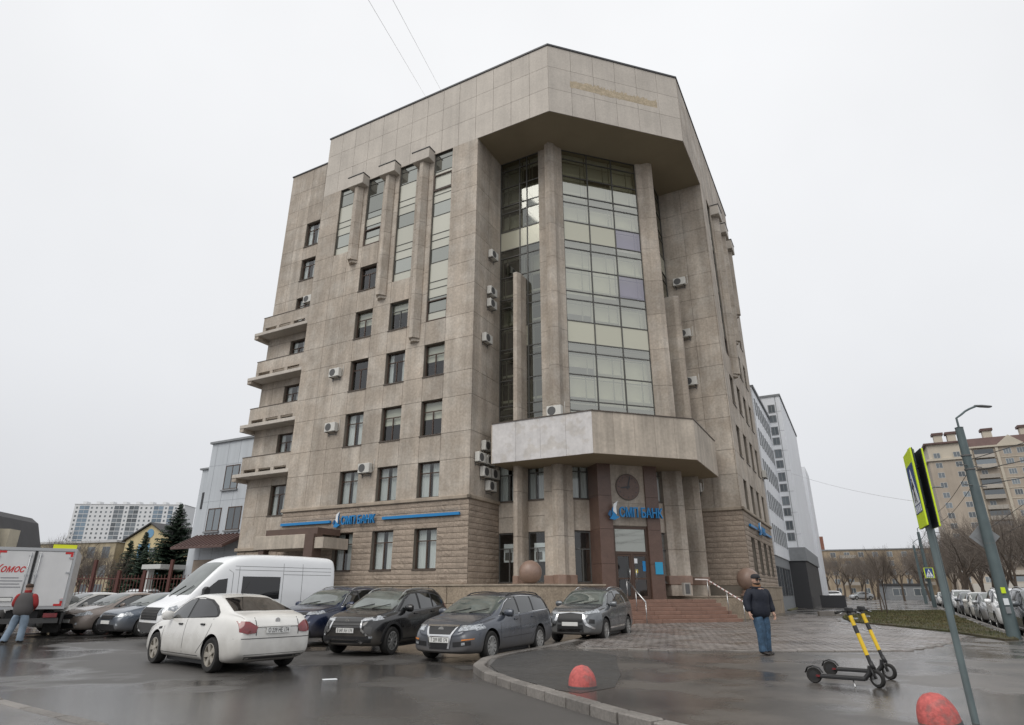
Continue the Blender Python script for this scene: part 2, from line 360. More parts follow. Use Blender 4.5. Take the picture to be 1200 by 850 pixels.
def window(F, s0, s1, z0, z1, colr, cur=None, parent=bld, d=.24, lit=False, transom=.30, frame_only=False):
    """framed window: frame with transom and mullion > pane, curtain, sill"""
    fw = .055
    b = MB()
    b.box(s0, s0 + fw, d, d + .07, z0, z1, 0, F); b.box(s1 - fw, s1, d, d + .07, z0, z1, 0, F)
    b.box(s0 + fw, s1 - fw, d, d + .07, z0, z0 + fw, 0, F); b.box(s0 + fw, s1 - fw, d, d + .07, z1 - fw, z1, 0, F)
    zt = z1 - (z1 - z0) * transom
    b.box(s0 + fw, s1 - fw, d + .003, d + .067, zt - fw / 2, zt + fw / 2, 0, F)
    sm_ = s0 + (s1 - s0) * .52
    b.box(sm_ - fw * .6, sm_ + fw * .6, d + .003, d + .067, z0 + fw, zt - fw / 2, 0, F)
    w = b.build('window', MT[colr], parent)
    MB().add([F(s0 + .02, d + .033, z0 + .02), F(s1 - .02, d + .033, z0 + .02), F(s1 - .02, d + .033, z1 - .02), F(s0 + .02, d + .033, z1 - .02)], [(0, 1, 2, 3)]).build('pane', MT['pane'], w)
    if cur:
        c = MB(); kind, amt = cur; dd = d + .16
        def cloth(a0, a1, b0, b1):
            n = max(2, int((a1 - a0) / .07)); vs = []; fs = []
            for i in range(n + 1):
                s = a0 + (a1 - a0) * i / n; o = dd + (.03 if i % 2 else 0)
                vs += [F(s, o, b0), F(s, o, b1)]
            for i in range(n): fs.append((2 * i, 2 * i + 2, 2 * i + 3, 2 * i + 1))
            c.add(vs, fs)
        if kind == 'v':      # side curtains
            cloth(s0, s0 + (s1 - s0) * amt, z0, z1); cloth(s1 - (s1 - s0) * amt * .8, s1, z0, z1)
        else:                # blind from the top
            c.box(s0, s1, dd, dd + .02, z1 - (z1 - z0) * amt, z1, 0, F)
        c.build('curtain', MT['curtain' if kind == 'v' else 'blind'], w, weld=False)
    MB().box(s0 - .03, s1 + .03, -.05, d, z0 - .05, z0 + .012, 0, F).build('sill', MT['sill'], w)
    if lit:
        for k in (0, 1):
            MB().box(s0 + .1 + .25 * k, s0 + .75 + .25 * k, 1.0 + k * .9, 1.12 + k * .9, z1 + .04 - .26 * k - .08, z1 + .08 - .26 * k - .05, 0, F).build('ceiling_lamp', MT['lamp_tube'], w)
    return w

def strip_glazing(F, s0, s1, z0, z1, seed, parent=bld, bottom_open=False):
    """tall glazed strip: frame > many panes, alternating tinted glass and pale panels"""
    r = random.Random(seed); d = .12; fw = .035
    zs = [z1 - .42]
    z = z1
    levels = [z1]
    k = 0; pat = [.42, 1.15, 1.32, .5]   # heights repeated per storey
    zz = z1 - .42; levels.append(zz); idx = 0
    pat = [1.02, 1.38, .42]
    pat2 = [1.25, 1.38, .82]
    while zz - z0 > .3:
        h = [1.0, 1.35, .48, .62][idx % 4]; zz = max(z0, zz - h)
        if zz - z0 < .3: zz = z0
        levels.append(zz); idx += 1
    fr = MB()
    fr.box(s0, s0 + fw, d, d + .08, z0, z1, 0, F); fr.box(s1 - fw, s1, d, d + .08, z0, z1, 0, F)
    for zl in levels: fr.box(s0 + fw, s1 - fw, d + .002, d + .078, max(z0, zl - fw / 2), min(z1, zl + fw / 2), 0, F)
    w = fr.build('glazed_strip', MT['mullion'], parent)
    for i in range(len(levels) - 1):
        b1, b0 = levels[i], levels[i + 1]
        m = 'strip_glass' if i in (0, 1) or (i % 4 == 1) else ('strip_cream' if r.random() < .85 else 'strip_glass')
        MB().box(s0 + .015, s1 - .015, d + .03, d + .04, b0, b1, 0, F).build('pane', MT[m], w)
    return w

def facade(F, isA):
    mb = None if isA else PANEL_B
    cols = [Q, 13.65, 15.1, 16.52, 17.98, 19.38, 20.82, 22.15, 23.45, END]
    rows = [ZB + .22]
    for a_, b_ in zip(heads[1:], sills[2:] + [None]):
        rows.append(a_)
        if b_: rows.append(b_)
    rows[0] = ZB + .2
    nw = 4
    rr = random.Random(3 if isA else 4)
    # which openings does each column have
    def opening(ci, floor):
        if ci == 3 and isA: return None if floor < 6 else 'strip'
        lim = {0: 4, 1: 5, 2: 6, 3: 6}[ci]
        return 'strip' if floor >= lim else 'win'
    def core(s0, s1, z0, z1): CORE.box(max(s0, Q + .06), s1, .05, .42, z0, z1, 0, F)
    for j in range(len(rows) - 1):
        z0, z1 = rows[j], rows[j + 1]
        fl = 1 + j // 2                     # floor index 1 = second storey
        isw = (j % 2 == 0)                  # window band
        for i in range(len(cols) - 1):
            s0, s1 = cols[i], cols[i + 1]
            if i % 2 == 1:
                ci = i // 2
                op = opening(ci, fl)
                if op == 'win' and isw: continue
                if op == 'strip': continue
                if not isw and opening(ci, fl + 1) == 'strip' and False: continue
            panel(F, s0, s1, z0, z1, mb=mb); core(s0, s1, z0, z1)
    # strips start at the sill of their first floor
    strip0 = {0: 16.8, 1: 20.25, 2: 23.65, 3: 23.6}
    for ci, (s0, s1) in enumerate(wins):
        z0 = strip0[ci]
        # the spandrel piece between the last head and the strip
        strip_glazing(F, s0, s1, z0, SOF - .05, ci + (0 if isA else 9))
        if ci == 0:
            w = MB(); fw = .06; zt = 18.17
            for a0, a1, b0, b1 in ((s0, s0 + fw, z0, zt), (s1 - fw, s1, z0, zt), (s0 + fw, s1 - fw, z0, z0 + fw), (s0 + fw, s1 - fw, zt - fw, zt)): w.box(a0, a1, .06, .12, b0, b1, 0, F)
            w.build('window_frame', MT['win_brown'], bld)
        if ci in (0, 2) and isA:
            zc = 26.2 if ci == 0 else 23.7
            w = MB(); fw = .07; zt = zc + 1.25; so_ = .02
            for a0, a1, b0, b1 in ((s0, s0 + fw, zc, zt), (s1 - fw, s1, zc, zt), (s0 + fw, s1 - fw, zc, zc + fw), (s0 + fw, s1 - fw, zt - fw, zt)): w.box(a0, a1, .05, .12, b0, b1, 0, F)
            w.build('window_frame', MT['win_brown'], bld)
        for fl in range(1, 8):
            if opening(ci, fl) == 'win':
                colr = 'win_brown' if fl <= 1 or rr.random() < .75 else 'win_grey'
                cur = rr.choice([('v', .3), ('v', .45), ('v', .5), ('b', .35), ('b', .5), None]) if fl > 1 else ('v', .47)
                window(F, s0, s1, sills[fl], heads[fl], colr, cur, lit=(isA and fl == 1 and ci < 2))
    # pilasters with caps
    for s, zb in ((15.82, 15.75), (18.7, 19.3), (21.5, 22.65)):
        cuts = [zb, zb + 1.2]
        while cuts[-1] < 28.3: cuts.append(cuts[-1] + 1.72)
        cuts = [c for c in cuts if c < 28.0] + [28.55]
        root = None
        for a_, b_ in zip(cuts, cuts[1:]):
            o = MB().prism([(s - .36, 0), (s - .36, -.1), (s - .13, -.46), (s + .13, -.46), (s + .36, -.1), (s + .36, 0)], a_ + .008, b_ - .008, 0, F).build('pilaster_block', MT['slab'], bld)
        MB().prism([(s - .36, 0), (s - .1, -.30), (s + .1, -.30), (s + .36, 0)], zb - .18, zb, 0, F).build('pilaster_foot', MT['slab'], bld)
        cp = MB().prism([(s - .7, .05), (s - .7, -.62), (s + .7, -.62), (s + .7, .05)], 28.55, 29.35, 0, F).build('pilaster_cap', MT['slab_light'], bld, bevel=.02)
        MB().prism([(s - .74, .0), (s - .74, -.66), (s + .74, -.66), (s + .74, .0)], 29.352, 29.40, 0, F).build('cap_flashing', MT['coping'], cp)
    # fascia
    zr = [SOF - .04, 31.0, 32.76, ROOF - .06]
    n = 14
    for i in range(n):
        s0, s1 = 6.6 + (END - 6.6) * i / n, 6.6 + (END - 6.6) * (i + 1) / n
        for a_, b_ in zip(zr, zr[1:]): panel(F, s0, s1, a_, b_, 'slab_light', mb=mb)
    CORE.box(6.9, END, .05, .42, SOF + .02, ROOF - .06, 0, F)
    MB().box(6.6, END + .06, -.06, .5, ROOF - .06, ROOF + .06, 0, F).build('roof_coping', MT['coping'], bld)
    # rusticated base
    st_ = MB(); z = 1.86; r2 = random.Random(5)
    wz = [(s0, s1) for s0, s1 in wins if not (isA and s0 > 22)]
    core_spans = []
    zr2 = [1.86, 2.6, 4.65, ZB]
    for j in range(3):
        segs = [(Q, END)] if j != 1 else []
        if j == 1:
            c0 = Q
            for s0, s1 in wz: segs.append((c0, s0)); c0 = s1
            segs.append((c0, END))
        for s0, s1 in segs:
            CORE.box(max(s0, Q + .06), s1, .03, .42, zr2[j], zr2[j + 1], 0, F)
            nr = max(1, round((zr2[j + 1] - zr2[j]) / .29)); hh = (zr2[j + 1] - zr2[j]) / nr
            for k in range(nr):
                zz0 = zr2[j] + k * hh; s = s0
                while s < s1 - .02:
                    e_ = min(s1, s + r2.uniform(.45, 1.0))
                    if s1 - e_ < .3: e_ = s1
                    pr = r2.uniform(.004, .026); nx = max(2, int((e_ - s) / .13)); g_ = .004
                    big = (k == 0)
                    vs = []; 
                    za, zb_ = zz0 + (.016 if big else g_), zz0 + hh - g_
                    for t in range(nx + 1):
                        ss = s + g_ + (e_ - s - 2 * g_) * t / nx
                        edge = t in (0, nx)
                        vs += [F(ss, .03, za), F(ss, .0, za + .01), F(ss, -.006 - (0 if edge else pr * r2.uniform(.2, 1.6)), za + (zb_ - za) * r2.uniform(.25, .75)), F(ss, .0, zb_ - .01), F(ss, .03, zb_)]
                    fs = []
                    for t in range(nx):
                        for q in range(4): fs.append((t * 5 + q, t * 5 + 5 + q, t * 5 + 6 + q, t * 5 + 1 + q))
                    st_.add(vs, fs); s = e_
    o = st_.build('base_stone', MT['rough_stone'], bld, weld=False); o['kind'] = 'stuff'
    for ci, (s0, s1) in enumerate(wz): window(F, s0, s1, 2.6, 4.65, 'win_brown', ('v', .46), lit=False)
    # cornice
    MB().prism([(Q - .12, -.12), (Q - .12, .1), (END + .1, .1), (END + .1, -.12)], ZB + .0, ZB + .2, 0, F).build('cornice', MT['cornice'], bld, bevel=.03)
    # plinth blocks
    p_ = MB(); s = Q - .15
    while s < END:
        e_ = min(END + .12, s + r2.uniform(.8, 1.3))
        for a_, b_ in ((-.1, .95), (.95, 1.78)):
            p_.box(s + .01, e_ - .01, -.16 - r2.uniform(0, .03), .4, a_ + .008, b_ - .008, 0, F)
        s = e_
    p_.build('plinth', MT['plinth_stone'], bld, bevel=.02, weld=False)
    MB().box(Q - .2, END + .12, -.22, .03, 1.78, 1.86, 0, F).build('plinth_cap', MT['cornice'], bld, bevel=.01)
    ROOM.box(Q + .5, END - .1, 3.2, 3.25, 1.9, SOF, 0, F)
    for h_ in heads[:-1]: ROOM.box(Q + .5, END - .1, .42, 3.2, h_ + .12, h_ + .32, 0, F)
facade(FA, True); facade(FB, False)
# chamfered fascia
zr = [SOF - .04, 31.0, 32.76, ROOF - .06]; hwC = 6.6 * q2
for i in range(6):
    s0, s1 = -hwC + 2 * hwC * i / 6, -hwC + 2 * hwC * (i + 1) / 6
    for a_, b_ in zip(zr, zr[1:]):
        MB().box(s0 + GAP, s1 - GAP, 0, .05, a_ + GAP, b_ - GAP, 0, CH).build('facade_panel', MT['slab_light'], bld)
CORE.box(-hwC + .02, hwC - .02, .05, .4, SOF + .02, ROOF - .06, 0, CH)
MB().box(-hwC - .03, hwC + .03, -.06, .45, ROOF - .06, ROOF + .06, 0, CH).build('roof_coping', MT['coping'], bld)
# remains of letters taken off the fascia
lt = MB(); r3 = random.Random(11)
for i in range(240):
    s = -3.15 + 6.1 * (i + r3.random()) / 240; w_, h_ = r3.uniform(.02, .09), r3.uniform(.05, .38)
    zc = 31.72 + r3.uniform(-.2, .25)
    lt.box(s - w_, s + w_, -.004 - .00001 * i, .0, zc - h_ / 2, zc + h_ / 2, 0, CH)
lt.box(-3.2, 3.0, -.003, 0, 31.45, 31.95, 0, CH)
lo = lt.build('letter_stain', MT['fascia_letters'], bld, weld=False); lo['label'] = 'ochre traces of removed lettering'

# soffit + roof slab
oct_ = [(-END, .05), (-6.6, .05), (-.05, 6.6), (-.05, END), (-14, END), (-14, 14), (-END, 14)]
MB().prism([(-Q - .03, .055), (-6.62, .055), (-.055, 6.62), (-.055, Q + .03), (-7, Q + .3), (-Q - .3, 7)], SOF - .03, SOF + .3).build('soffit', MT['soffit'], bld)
MB().prism(oct_, ROOF - .4, ROOF - .2).build('roof', MT['core'], bld)
# return walls (left: plane U=Q facing the bay ; right: plane V=Q)
rows_r = [ZB + .2] + sorted([z for z in heads[1:] + sills[2:]])
def ret(F):
    for a_, b_ in zip(rows_r, rows_r[1:]):
        for s0, s1 in ((.06, 1.55), (1.55, 3.1)):
            p, q = F(s0 + GAP, 0, a_ + GAP), F(s1 - GAP, .05, b_ - GAP)
            shared_box('facade_panel', MT['slab'], p[0], q[0], p[1], q[1], p[2], q[2], bld)
    CORE.box(.05, 3.3, .05, .4, ZB, SOF, 0, F)
RL = lambda s, d, z: (-(Q + d), s, z)
RR = lambda s, d, z: (-s, Q + d, z)
ret(RL); ret(RR)
for F in (RL, RR):
    b = MB(); r2 = random.Random(8); z = 1.86
    CORE.box(.03, 3.3, .03, .4, 0, ZB, 0, F)
    while z < ZB - .1:
        s = 0.0; z2 = min(ZB, z + .3)
        while s < 3.1:
            e_ = min(3.2, s + r2.uniform(.5, 1.0)); nx = 3; vs = []; fs = []
            for t in range(nx + 1):
                ss = s + .006 + (e_ - s - .012) * t / nx
                pr = 0 if t in (0, nx) else r2.uniform(.003, .028)
                vs += [F(ss, .03, z + .006), F(ss, 0, z + .014), F(ss, -.006 - pr, z + (z2 - z) * r2.uniform(.35, .65)), F(ss, 0, z2 - .014), F(ss, .03, z2 - .006)]
            for t in range(nx):
                for q in range(4): fs.append((t * 5 + q, t * 5 + 5 + q, t * 5 + 6 + q, t * 5 + 1 + q))
            b.add(vs, fs); s = e_
        z = z2
    o = b.build('base_stone', MT['rough_stone'], bld, weld=False); o['kind'] = 'stuff'
    MB().box(-.12, 3.1, -.12, .1, ZB, ZB + .2, 0, F).build('cornice', MT['cornice'], bld, bevel=.03)

# ---- glazed bay
GD = 3.1; SG = 11.0
CG = chamfer(SG)
LG = lambda s, d, z: (-s, GD + d, z)
RG = lambda s, d, z: (-(GD + d), s, z)
lev = [29.15, 28.45, 27.1, 25.65, 25.08, 23.66, 22.25, 21.68, 20.25, 18.68, 18.12, 16.7, 15.3, 14.7, 13.3, 11.72, 11.12, 9.8]
lev_low = [8.3, 8.05, 6.15]
def curtain_wall(F, ss, name, seed, dark):
    r = random.Random(seed)
    fr = MB(); fw = .035
    for s in ss: fr.box(s - fw, s + fw, -.04, .06, 9.8, 29.15, 0, F)
    for z in lev: fr.box(ss[0], ss[-1], -.034, .055, z - .03, z + .03, 0, F)
    w = fr.build(name, MT['mullion'], bld)
    for i in range(len(ss) - 1):
        for j in range(len(lev) - 1):
            z1, z0 = lev[j], lev[j + 1]
            small = (z1 - z0) < .75
            m = 'bay_see_dark' if dark else 'bay_see'
            if not small and j in (5, 11) and not dark: m = 'bay_cream'
            if name == 'front_glazing':
                if i == 2 and j in (5, 8): m = 'bay_see_violet'
            if dark and j in (5, 11) and dark: m = 'bay_cream' if i >= 0 and r.random() < .75 else m
            # a very slight random tilt of each pane keeps the reflections broken up
            t1, t2 = r.uniform(-.006, .006), r.uniform(-.006, .006)
            vs = [F(ss[i], 0 + t1, z0), F(ss[i + 1], 0 + t2, z0), F(ss[i + 1], 0 - t1, z1), F(ss[i], 0 - t2, z1)]
            vb = [F(ss[i], .02 + t1, z0), F(ss[i + 1], .02 + t2, z0), F(ss[i + 1], .02 - t1, z1), F(ss[i], .02 - t2, z1)]
            pn = MB().add(vs, [(0, 1, 2, 3)]).build('pane', MT[m], w)
            if m.startswith('bay_see'):
                # what shows through: a blind of its own height, a sill rail, and added bars imitating the frame's double reflection
                ib = MB(); a0, a1 = ss[i] + .04, ss[i + 1] - .04
                if not dark or r.random() < .45:
                    MB().box(a0, a1, .40, .43, z0 + (0 if r.random() < .7 else (z1 - z0) * r.uniform(.1, .5)), z1, 0, F).build('blind', MT['blind_white'], w)
                if not small:
                    xm = a0 + (a1 - a0) * r.uniform(.6, .82)
                    ib.box(xm - .03, xm + .03, .14, .19, z0 + .04, z1 - .04, 0, F); ib.box(a0, a1, .145, .185, z1 - .22, z1 - .17, 0, F); ib.box(a1 - .09, a1 - .05, .146, .184, z0 + .04, z1 - .04, 0, F)
                    ib.build('frame_reflection', MT['reflection_bar'], w, weld=False)['kind'] = 'stuff'
                    if j in (2, 4, 8, 14) or r.random() < .25: MB().box(a0, a1, .2, .32, z0 + .28, z0 + .42, 0, F).build('sill_rail', MT['blind_rail'], w)
    return w
hf = 2.7
for F_, a_, b_ in ((CG, -3.0, 3.0), (LG, 8.6, 11.9), (RG, 8.6, 11.9)):
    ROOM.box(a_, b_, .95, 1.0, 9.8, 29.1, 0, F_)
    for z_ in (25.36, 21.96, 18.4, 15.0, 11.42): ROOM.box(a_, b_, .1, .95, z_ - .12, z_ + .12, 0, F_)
curtain_wall(CG, [-hf, -hf / 3, hf / 3, hf], 'front_glazing', 1, False)
curtain_wall(LG, [8.78, 9.72, 10.25, 11.68], 'side_glazing', 2, True)
curtain_wall(RG, [8.78, 9.72, 10.25, 11.68], 'side_glazing', 3, True)
# columns of the bay: jointed blocks
def column(poly, z0, z1, name, m='slab', base=True, step=2.35, M=ID):
    z = z0; k = 0
    while z < z1 - .1:
        e_ = min(z1, z + step)
        if z1 - e_ < .6: e_ = z1
        MB().prism(poly, z + .008, e_ - .008, 0, M).build(name, MT[m], bld); z = e_
def mirror(poly): return [(-y, -x) for x, y in poly][::-1]     # reflect across the symmetry axis of the corner
colL = [(-8.83, 3.3), (-8.83, 3.0), (-8.32, 3.0), (-8.18, 2.60), (-7.86, 2.50), (-7.60, 2.75), (-7.55, 3.15), (-7.34, 3.48), (-7.6, 3.9)]
column(colL, 1.86, SOF, 'column_block'); column(mirror(colL), 1.3, SOF, 'column_block')
finL = [(-10.32, 3.1), (-10.32, 2.35), (-10.2, 2.05), (-9.96, 2.05), (-9.84, 2.35), (-9.84, 3.1)]
column(finL, 1.86, 19.8, 'fin_block'); column(mirror(finL), 1.3, 19.8, 'fin_block')
for p_ in (finL, mirror(finL)):
    MB().prism(p_, 19.8, 19.86).build('fin_cap', MT['slab_light'], bld)
    cx, cy = sum(x for x, y in p_) / 6, sum(y for x, y in p_) / 6
    MB().prism([(cx + (x - cx) * 1.16, cy + (y - cy) * 1.16) for x, y in p_], 1.86, 2.28).build('column_base', MT['ball_granite'], bld, bevel=.03)
for p_ in (colL, mirror(colL)):
    cx, cy = sum(x for x, y in p_) / 9, sum(y for x, y in p_) / 9
    MB().prism([(cx + (x - cx) * 1.12, cy + (y - cy) * 1.12) for x, y in p_], 1.86, 2.32).build('column_base', MT['ball_granite'], bld, bevel=.03)
# lower bay: windows + spandrels between the columns
for F in (LG, RG):
    for s0, s1 in ((8.82, 9.84), (10.32, 11.68)):
        window(F, s0, s1, 6.2, 8.3, 'win_grey', ('v', .45), d=.05)
        MB().box(s0, s1, .0, .15, 5.35, 6.15, 0, F).build('spandrel', MT['slab'], bld)
        MB().box(s0, s1, .0, .15, 4.52, 5.33, 0, F).build('spandrel', MT['slab'], bld)
        window(F, s0, s1, 1.95, 4.5, 'win_grey', None, d=.05, transom=.32)
        MB().box(s0, s1, .1, .4, 8.3, 9.8, 0, F).build('wall_band', MT['core'], bld)
    ROOM.box(8.0, 11.7, 1.6, 1.65, 1.9, 9.8, 0, F)
for sg in (-1, 1):
    s0, s1 = sorted((sg * 1.75, sg * 2.75))
    window(CG, s0, s1, 6.2, 8.3, 'win_grey', ('v', .5), d=.05)
    MB().box(s0, s1, .0, .15, 4.55, 6.15, 0, CG).build('spandrel', MT['slab'], bld)
    window(CG, s0, s1, 1.95, 4.5, 'win_grey', None, d=.05, transom=.35)
ROOM.box(-3, 3, 1.6, 1.65, 1.2, 9.8, 0, CG)
# two posters in the ground floor windows of the bay
for (s0, s1) in ((8.95, 9.6), (10.75, 11.45)):
    w = MB().box(s0, s1, .2, .22, 3.0, 3.95, 0, LG).build('poster', MT['sign_white'], bld)
    MB().box(s0 + .18, s1 - .08, .19, .199, 3.1, 3.5, 0, LG).build('poster_picture', MT['win_grey'], w)
# entrance portal
SE = 9.3; CE = chamfer(SE)
LAND = 1.15
for a, b_ in ((-1.76, -1.0), (1.0, 1.76)):
    z = LAND
    while z < 7.9:
        e_ = min(7.95, z + 1.7); MB().box(a, b_, 0, 1.9, z + .006, e_ - .006, 0, CE).build('granite_block', MT['granite'], bld); z = e_
MB().box(-1.0, 1.0, .14, .4, 4.72, 7.95, 0, CE).build('portal_wall', MT['slab'], bld)
for a, b_, z0, z1 in ((-1.0, 0, 4.75, 5.9), (0, 1.0, 4.75, 5.9), (-1.0, 0, 5.9, 7.93), (0, 1.0, 5.9, 7.93)):
    MB().box(a + .006, b_ - .006, .09, .14, z0 + .006, z1 - .006, 0, CE).build('portal_panel', MT['slab'], bld)
# clock
def disc(F, s, z, r, d0, d1, n=40):
    b = MB(); vs = [F(s + r * math.cos(2 * math.pi * k / n), d0, z + r * math.sin(2 * math.pi * k / n)) for k in range(n)] + [F(s + r * math.cos(2 * math.pi * k / n), d1, z + r * math.sin(2 * math.pi * k / n)) for k in range(n)]
    fs = [(k, (k + 1) % n, n + (k + 1) % n, n + k) for k in range(n)] + [tuple(range(n)), tuple(range(n, 2 * n))[::-1]]
    return b.add(vs, fs)
clk = empty('wall_clock', loc2w(0, 0), -PHI); tag(clk, 'round brown wall clock above the entrance sign', 'clock')
disc(CE, 0, 6.75, .70, .04, .09).build('clock_rim', MT['sill'], clk)
disc(CE, 0, 6.75, .66, .03, .05).build('clock_face', MT['granite'], clk)
def hand(ang, l, w, d):
    ca, sa = math.sin(ang), math.cos(ang); pts = [(-w, -.12), (w, -.12), (w * .5, l), (-w * .5, l)]
    vs = [CE(x * sa + y * ca, dd, 6.75 - x * ca + y * sa) for dd in (d, d - .012) for x, y in pts]
    return MB().add(vs, [(0, 1, 2, 3), (4, 7, 6, 5), (0, 4, 5, 1), (1, 5, 6, 2), (2, 6, 7, 3), (3, 7, 4, 0)])
hand(R(15), .6, .05, .028).build('minute_hand', MT['coping'], clk); hand(R(262), .42, .06, .015).build('hour_hand', MT['coping'], clk)
for k in range(12):
    a = R(30 * k); MB().box(*[v for v in (.54 * math.sin(a) - .03, .54 * math.sin(a) + .03)], .022, .03, 6.75 + .54 * math.cos(a) - .03, 6.75 + .54 * math.cos(a) + .03, 0, CE).build('hour_mark', MT['coping'], clk)
# doors
dr = empty('entrance_door', (0, 0, 0), 0, bld)
fr = MB()
for a, b_ in ((-.98, -.88), (.88, .98)): fr.box(a, b_, .12, .26, LAND, 4.7, 0, CE)
fr.box(-.88, .88, .12, .26, 4.58, 4.7, 0, CE); fr.box(-.88, .88, .12, .26, 3.32, 3.46, 0, CE); fr.box(-.05, .05, .12, .26, LAND, 3.32, 0, CE)
fr.build('door_frame', MT['win_brown'], dr)
MB().box(-.88, .88, .18, .19, 3.46, 4.58, 0, CE).build('transom_pane', MT['strip_glass'], dr)
for a, b_ in ((-.88, -.05), (.05, .88)):
    lf = MB()
    for p, q in ((a, a + .09), (b_ - .09, b_)): lf.box(p, q, .14, .2, LAND + .02, 3.31, 0, CE)
    for p, q in ((LAND + .02, LAND + .16), (LAND + .95, LAND + 1.03), (3.22, 3.31)): lf.box(a + .09, b_ - .09, .14, .2, p, q, 0, CE)
    l_ = lf.build('door_leaf', MT['win_brown'], dr)
    MB().add([CE(a + .08, .168, LAND + .1), CE(b_ - .08, .168, LAND + .1), CE(b_ - .08, .168, 3.25), CE(a + .08, .168, 3.25)], [(0, 1, 2, 3)]).build('pane', MT['pane'], l_)
    hx = b_ - .13 if a < 0 else a + .13
    MB().tube([CE(hx, .05, LAND + .8), CE(hx, .05, LAND + 1.5)], .018).build('handle', MT['steel'], l_)
for (s, z, c_, w_, h_) in ((.24, 3.0, 'sign_white', .09, .12), (.26, 2.5, 'plate_yellow', .07, .09), (.72, 2.75, 'blue_sign', .1, .25)):
    if c_ not in MT: mat('plate_yellow', (.6, .5, .08), .5)
    MB().box(s - w_, s + w_, .155, .163, z - h_, z + h_, 0, CE).build('door_notice', MT[c_], dr)
bp = MB().box(1.25, 1.68, -.035, 0, 2.35, 2.95, 0, CE).build('sign_plate', MT['plate_blue'] if 'plate_blue' in MT else mat('plate_blue', (.03, .32, .55), .35)); bp.location = loc2w(0, 0); bp.rotation_euler = (0, 0, -PHI)
tag(bp, 'small light blue plaque on the granite pillar by the door', 'sign')
CORE.build('wall_core', MT['core'], bld, weld=False); o = PANEL_B.build('facade_panel_field', MT['slab'], bld, weld=False); o['kind'] = 'stuff'
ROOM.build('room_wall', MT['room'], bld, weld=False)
# body behind the facades so that no light leaks through
MB().prism([(-END + .1, 4.0), (-Q - .5, 4.0), (-Q - .5, 7.5), (-7.5, Q + .5), (-4.0, Q + .5), (-4.0, END - .1), (-14, END - .1), (-END + .1, 14)], 0, ROOF - .5).build('inner_block', MT['room'], bld)
MB().box(-END, -END + .35, .42, 14, 0, ROOF - .06).build('end_wall', MT['slab'], bld); MB().box(-14, -.42, END - .35, END, 0, ROOF - .06).build('end_wall', MT['slab'], bld)

# ---- canopy round the bay
cp = empty('canopy', (0, 0, 0), 0, bld); ZC0, ZC1 = 7.95, 10.12
outer = [(-10.95, 1.0), (-5.15, 1.0), (-1.0, 5.15), (-1.0, 10.95)]
inner = [(-9.3, 5.5), (-5.5, 9.3)]
MB().prism([(-10.9, 1.06), (-5.12, 1.06), (-1.06, 5.12), (-1.06, 10.9), (-3.1, 11.0), (-7.5, 7.5), (-11.0, 3.1)], ZC0 + .02, ZC1 - .5).build('canopy_slab', MT['core'], cp)
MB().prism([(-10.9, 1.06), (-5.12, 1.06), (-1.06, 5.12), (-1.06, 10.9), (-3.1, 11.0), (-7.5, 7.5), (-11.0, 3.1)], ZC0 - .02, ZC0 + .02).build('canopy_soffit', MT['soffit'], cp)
def canopy_face(F, s0, s1, n, m):
    for i in range(n):
        a, b_ = s0 + (s1 - s0) * i / n, s0 + (s1 - s0) * (i + 1) / n
        MB().box(a + .006, b_ - .006, 0, .06, ZC0, ZC1, 0, F).build('canopy_panel', MT[m], cp)
    MB().box(min(s0, s1) - .03, max(s0, s1) + .03, -.04, .2, ZC1, ZC1 + .05, 0, F).build('canopy_coping', MT['sill'], cp)
CA = lambda s, d, z: (-s, 1.0 + d, z)
CB = lambda s, d, z: (-(1.0 + d), s, z)
CC = chamfer(6.15); hc = (5.15 - 1.0) * q2
canopy_face(CA, 5.15, 10.95, 4, 'canopy_paint'); canopy_face(CC, -hc, hc, 5, 'canopy_slab'); canopy_face(CB, 5.15, 10.95, 4, 'canopy_slab')
for F in (CA, CB): MB().box(10.95, 11.0, 0, 2.0, ZC0, ZC1, 0, F).build('canopy_end', MT['canopy_slab'], cp)

# ---- plinth platforms, landing and steps
MB().prism([(-Q, -.16), (-8.3, -.16), (-6.9, 1.5), (-5.6, 3.0), (-7.3, 4.2), (-Q, 4.2)], -.05, 1.78).build('platform', MT['plinth_stone'], bld, bevel=.03)
MB().prism([(-Q, -.2), (-8.28, -.2), (-6.86, 1.46), (-5.55, 2.98), (-7.3, 4.2), (-Q, 4.2)], 1.78, 1.86).build('platform_cap', MT['cornice'], bld, bevel=.01)
MB().prism([(-(-.16), Q), (.16, 11.2), (-1.6, 9.6), (-4.2, 7.3), (-4.2, Q)][::-1], -.05, 1.22).build('platform', MT['plinth_stone'], bld, bevel=.03)
MB().prism([(.18, Q), (.18, 11.18), (-1.6, 9.56), (-4.2, 7.28), (-4.2, Q)][::-1], 1.22, 1.3).build('platform_cap', MT['cornice'], bld, bevel=.01)
stp = empty('entrance_steps', loc2w(0, 0), -PHI); tag(stp, 'reddish brown granite steps leading up to the entrance', 'steps')
NS = 6; s_front = 6.55; rise = (LAND - ZP) / NS
for k in range(NS):
    sm0 = s_front + k * .46; F = chamfer(sm0); d_in = .42 if k < NS - 1 else 2.4
    left, right = -2.6, 4.75 - k * .06
    nseg = 5
    st_o = empty('step', (0, 0, 0), 0, stp)
    for i in range(nseg):
        a, b_ = left + (right - left) * i / nseg, left + (right - left) * (i + 1) / nseg
        MB().box(a + .004, b_ - .004, 0, d_in, ZP + k * rise + (.004 if k else -.05), ZP + (k + 1) * rise, 0, F).build('step_slab', MT['granite_step'], st_o, bevel=.012)
    if k < NS - 1:
        MB().box(left, right - .02, .30, 2.0, ZP - .05, ZP + (k + 1) * rise - .01, 0, F).build('step_fill', MT['granite_step'], st_o)
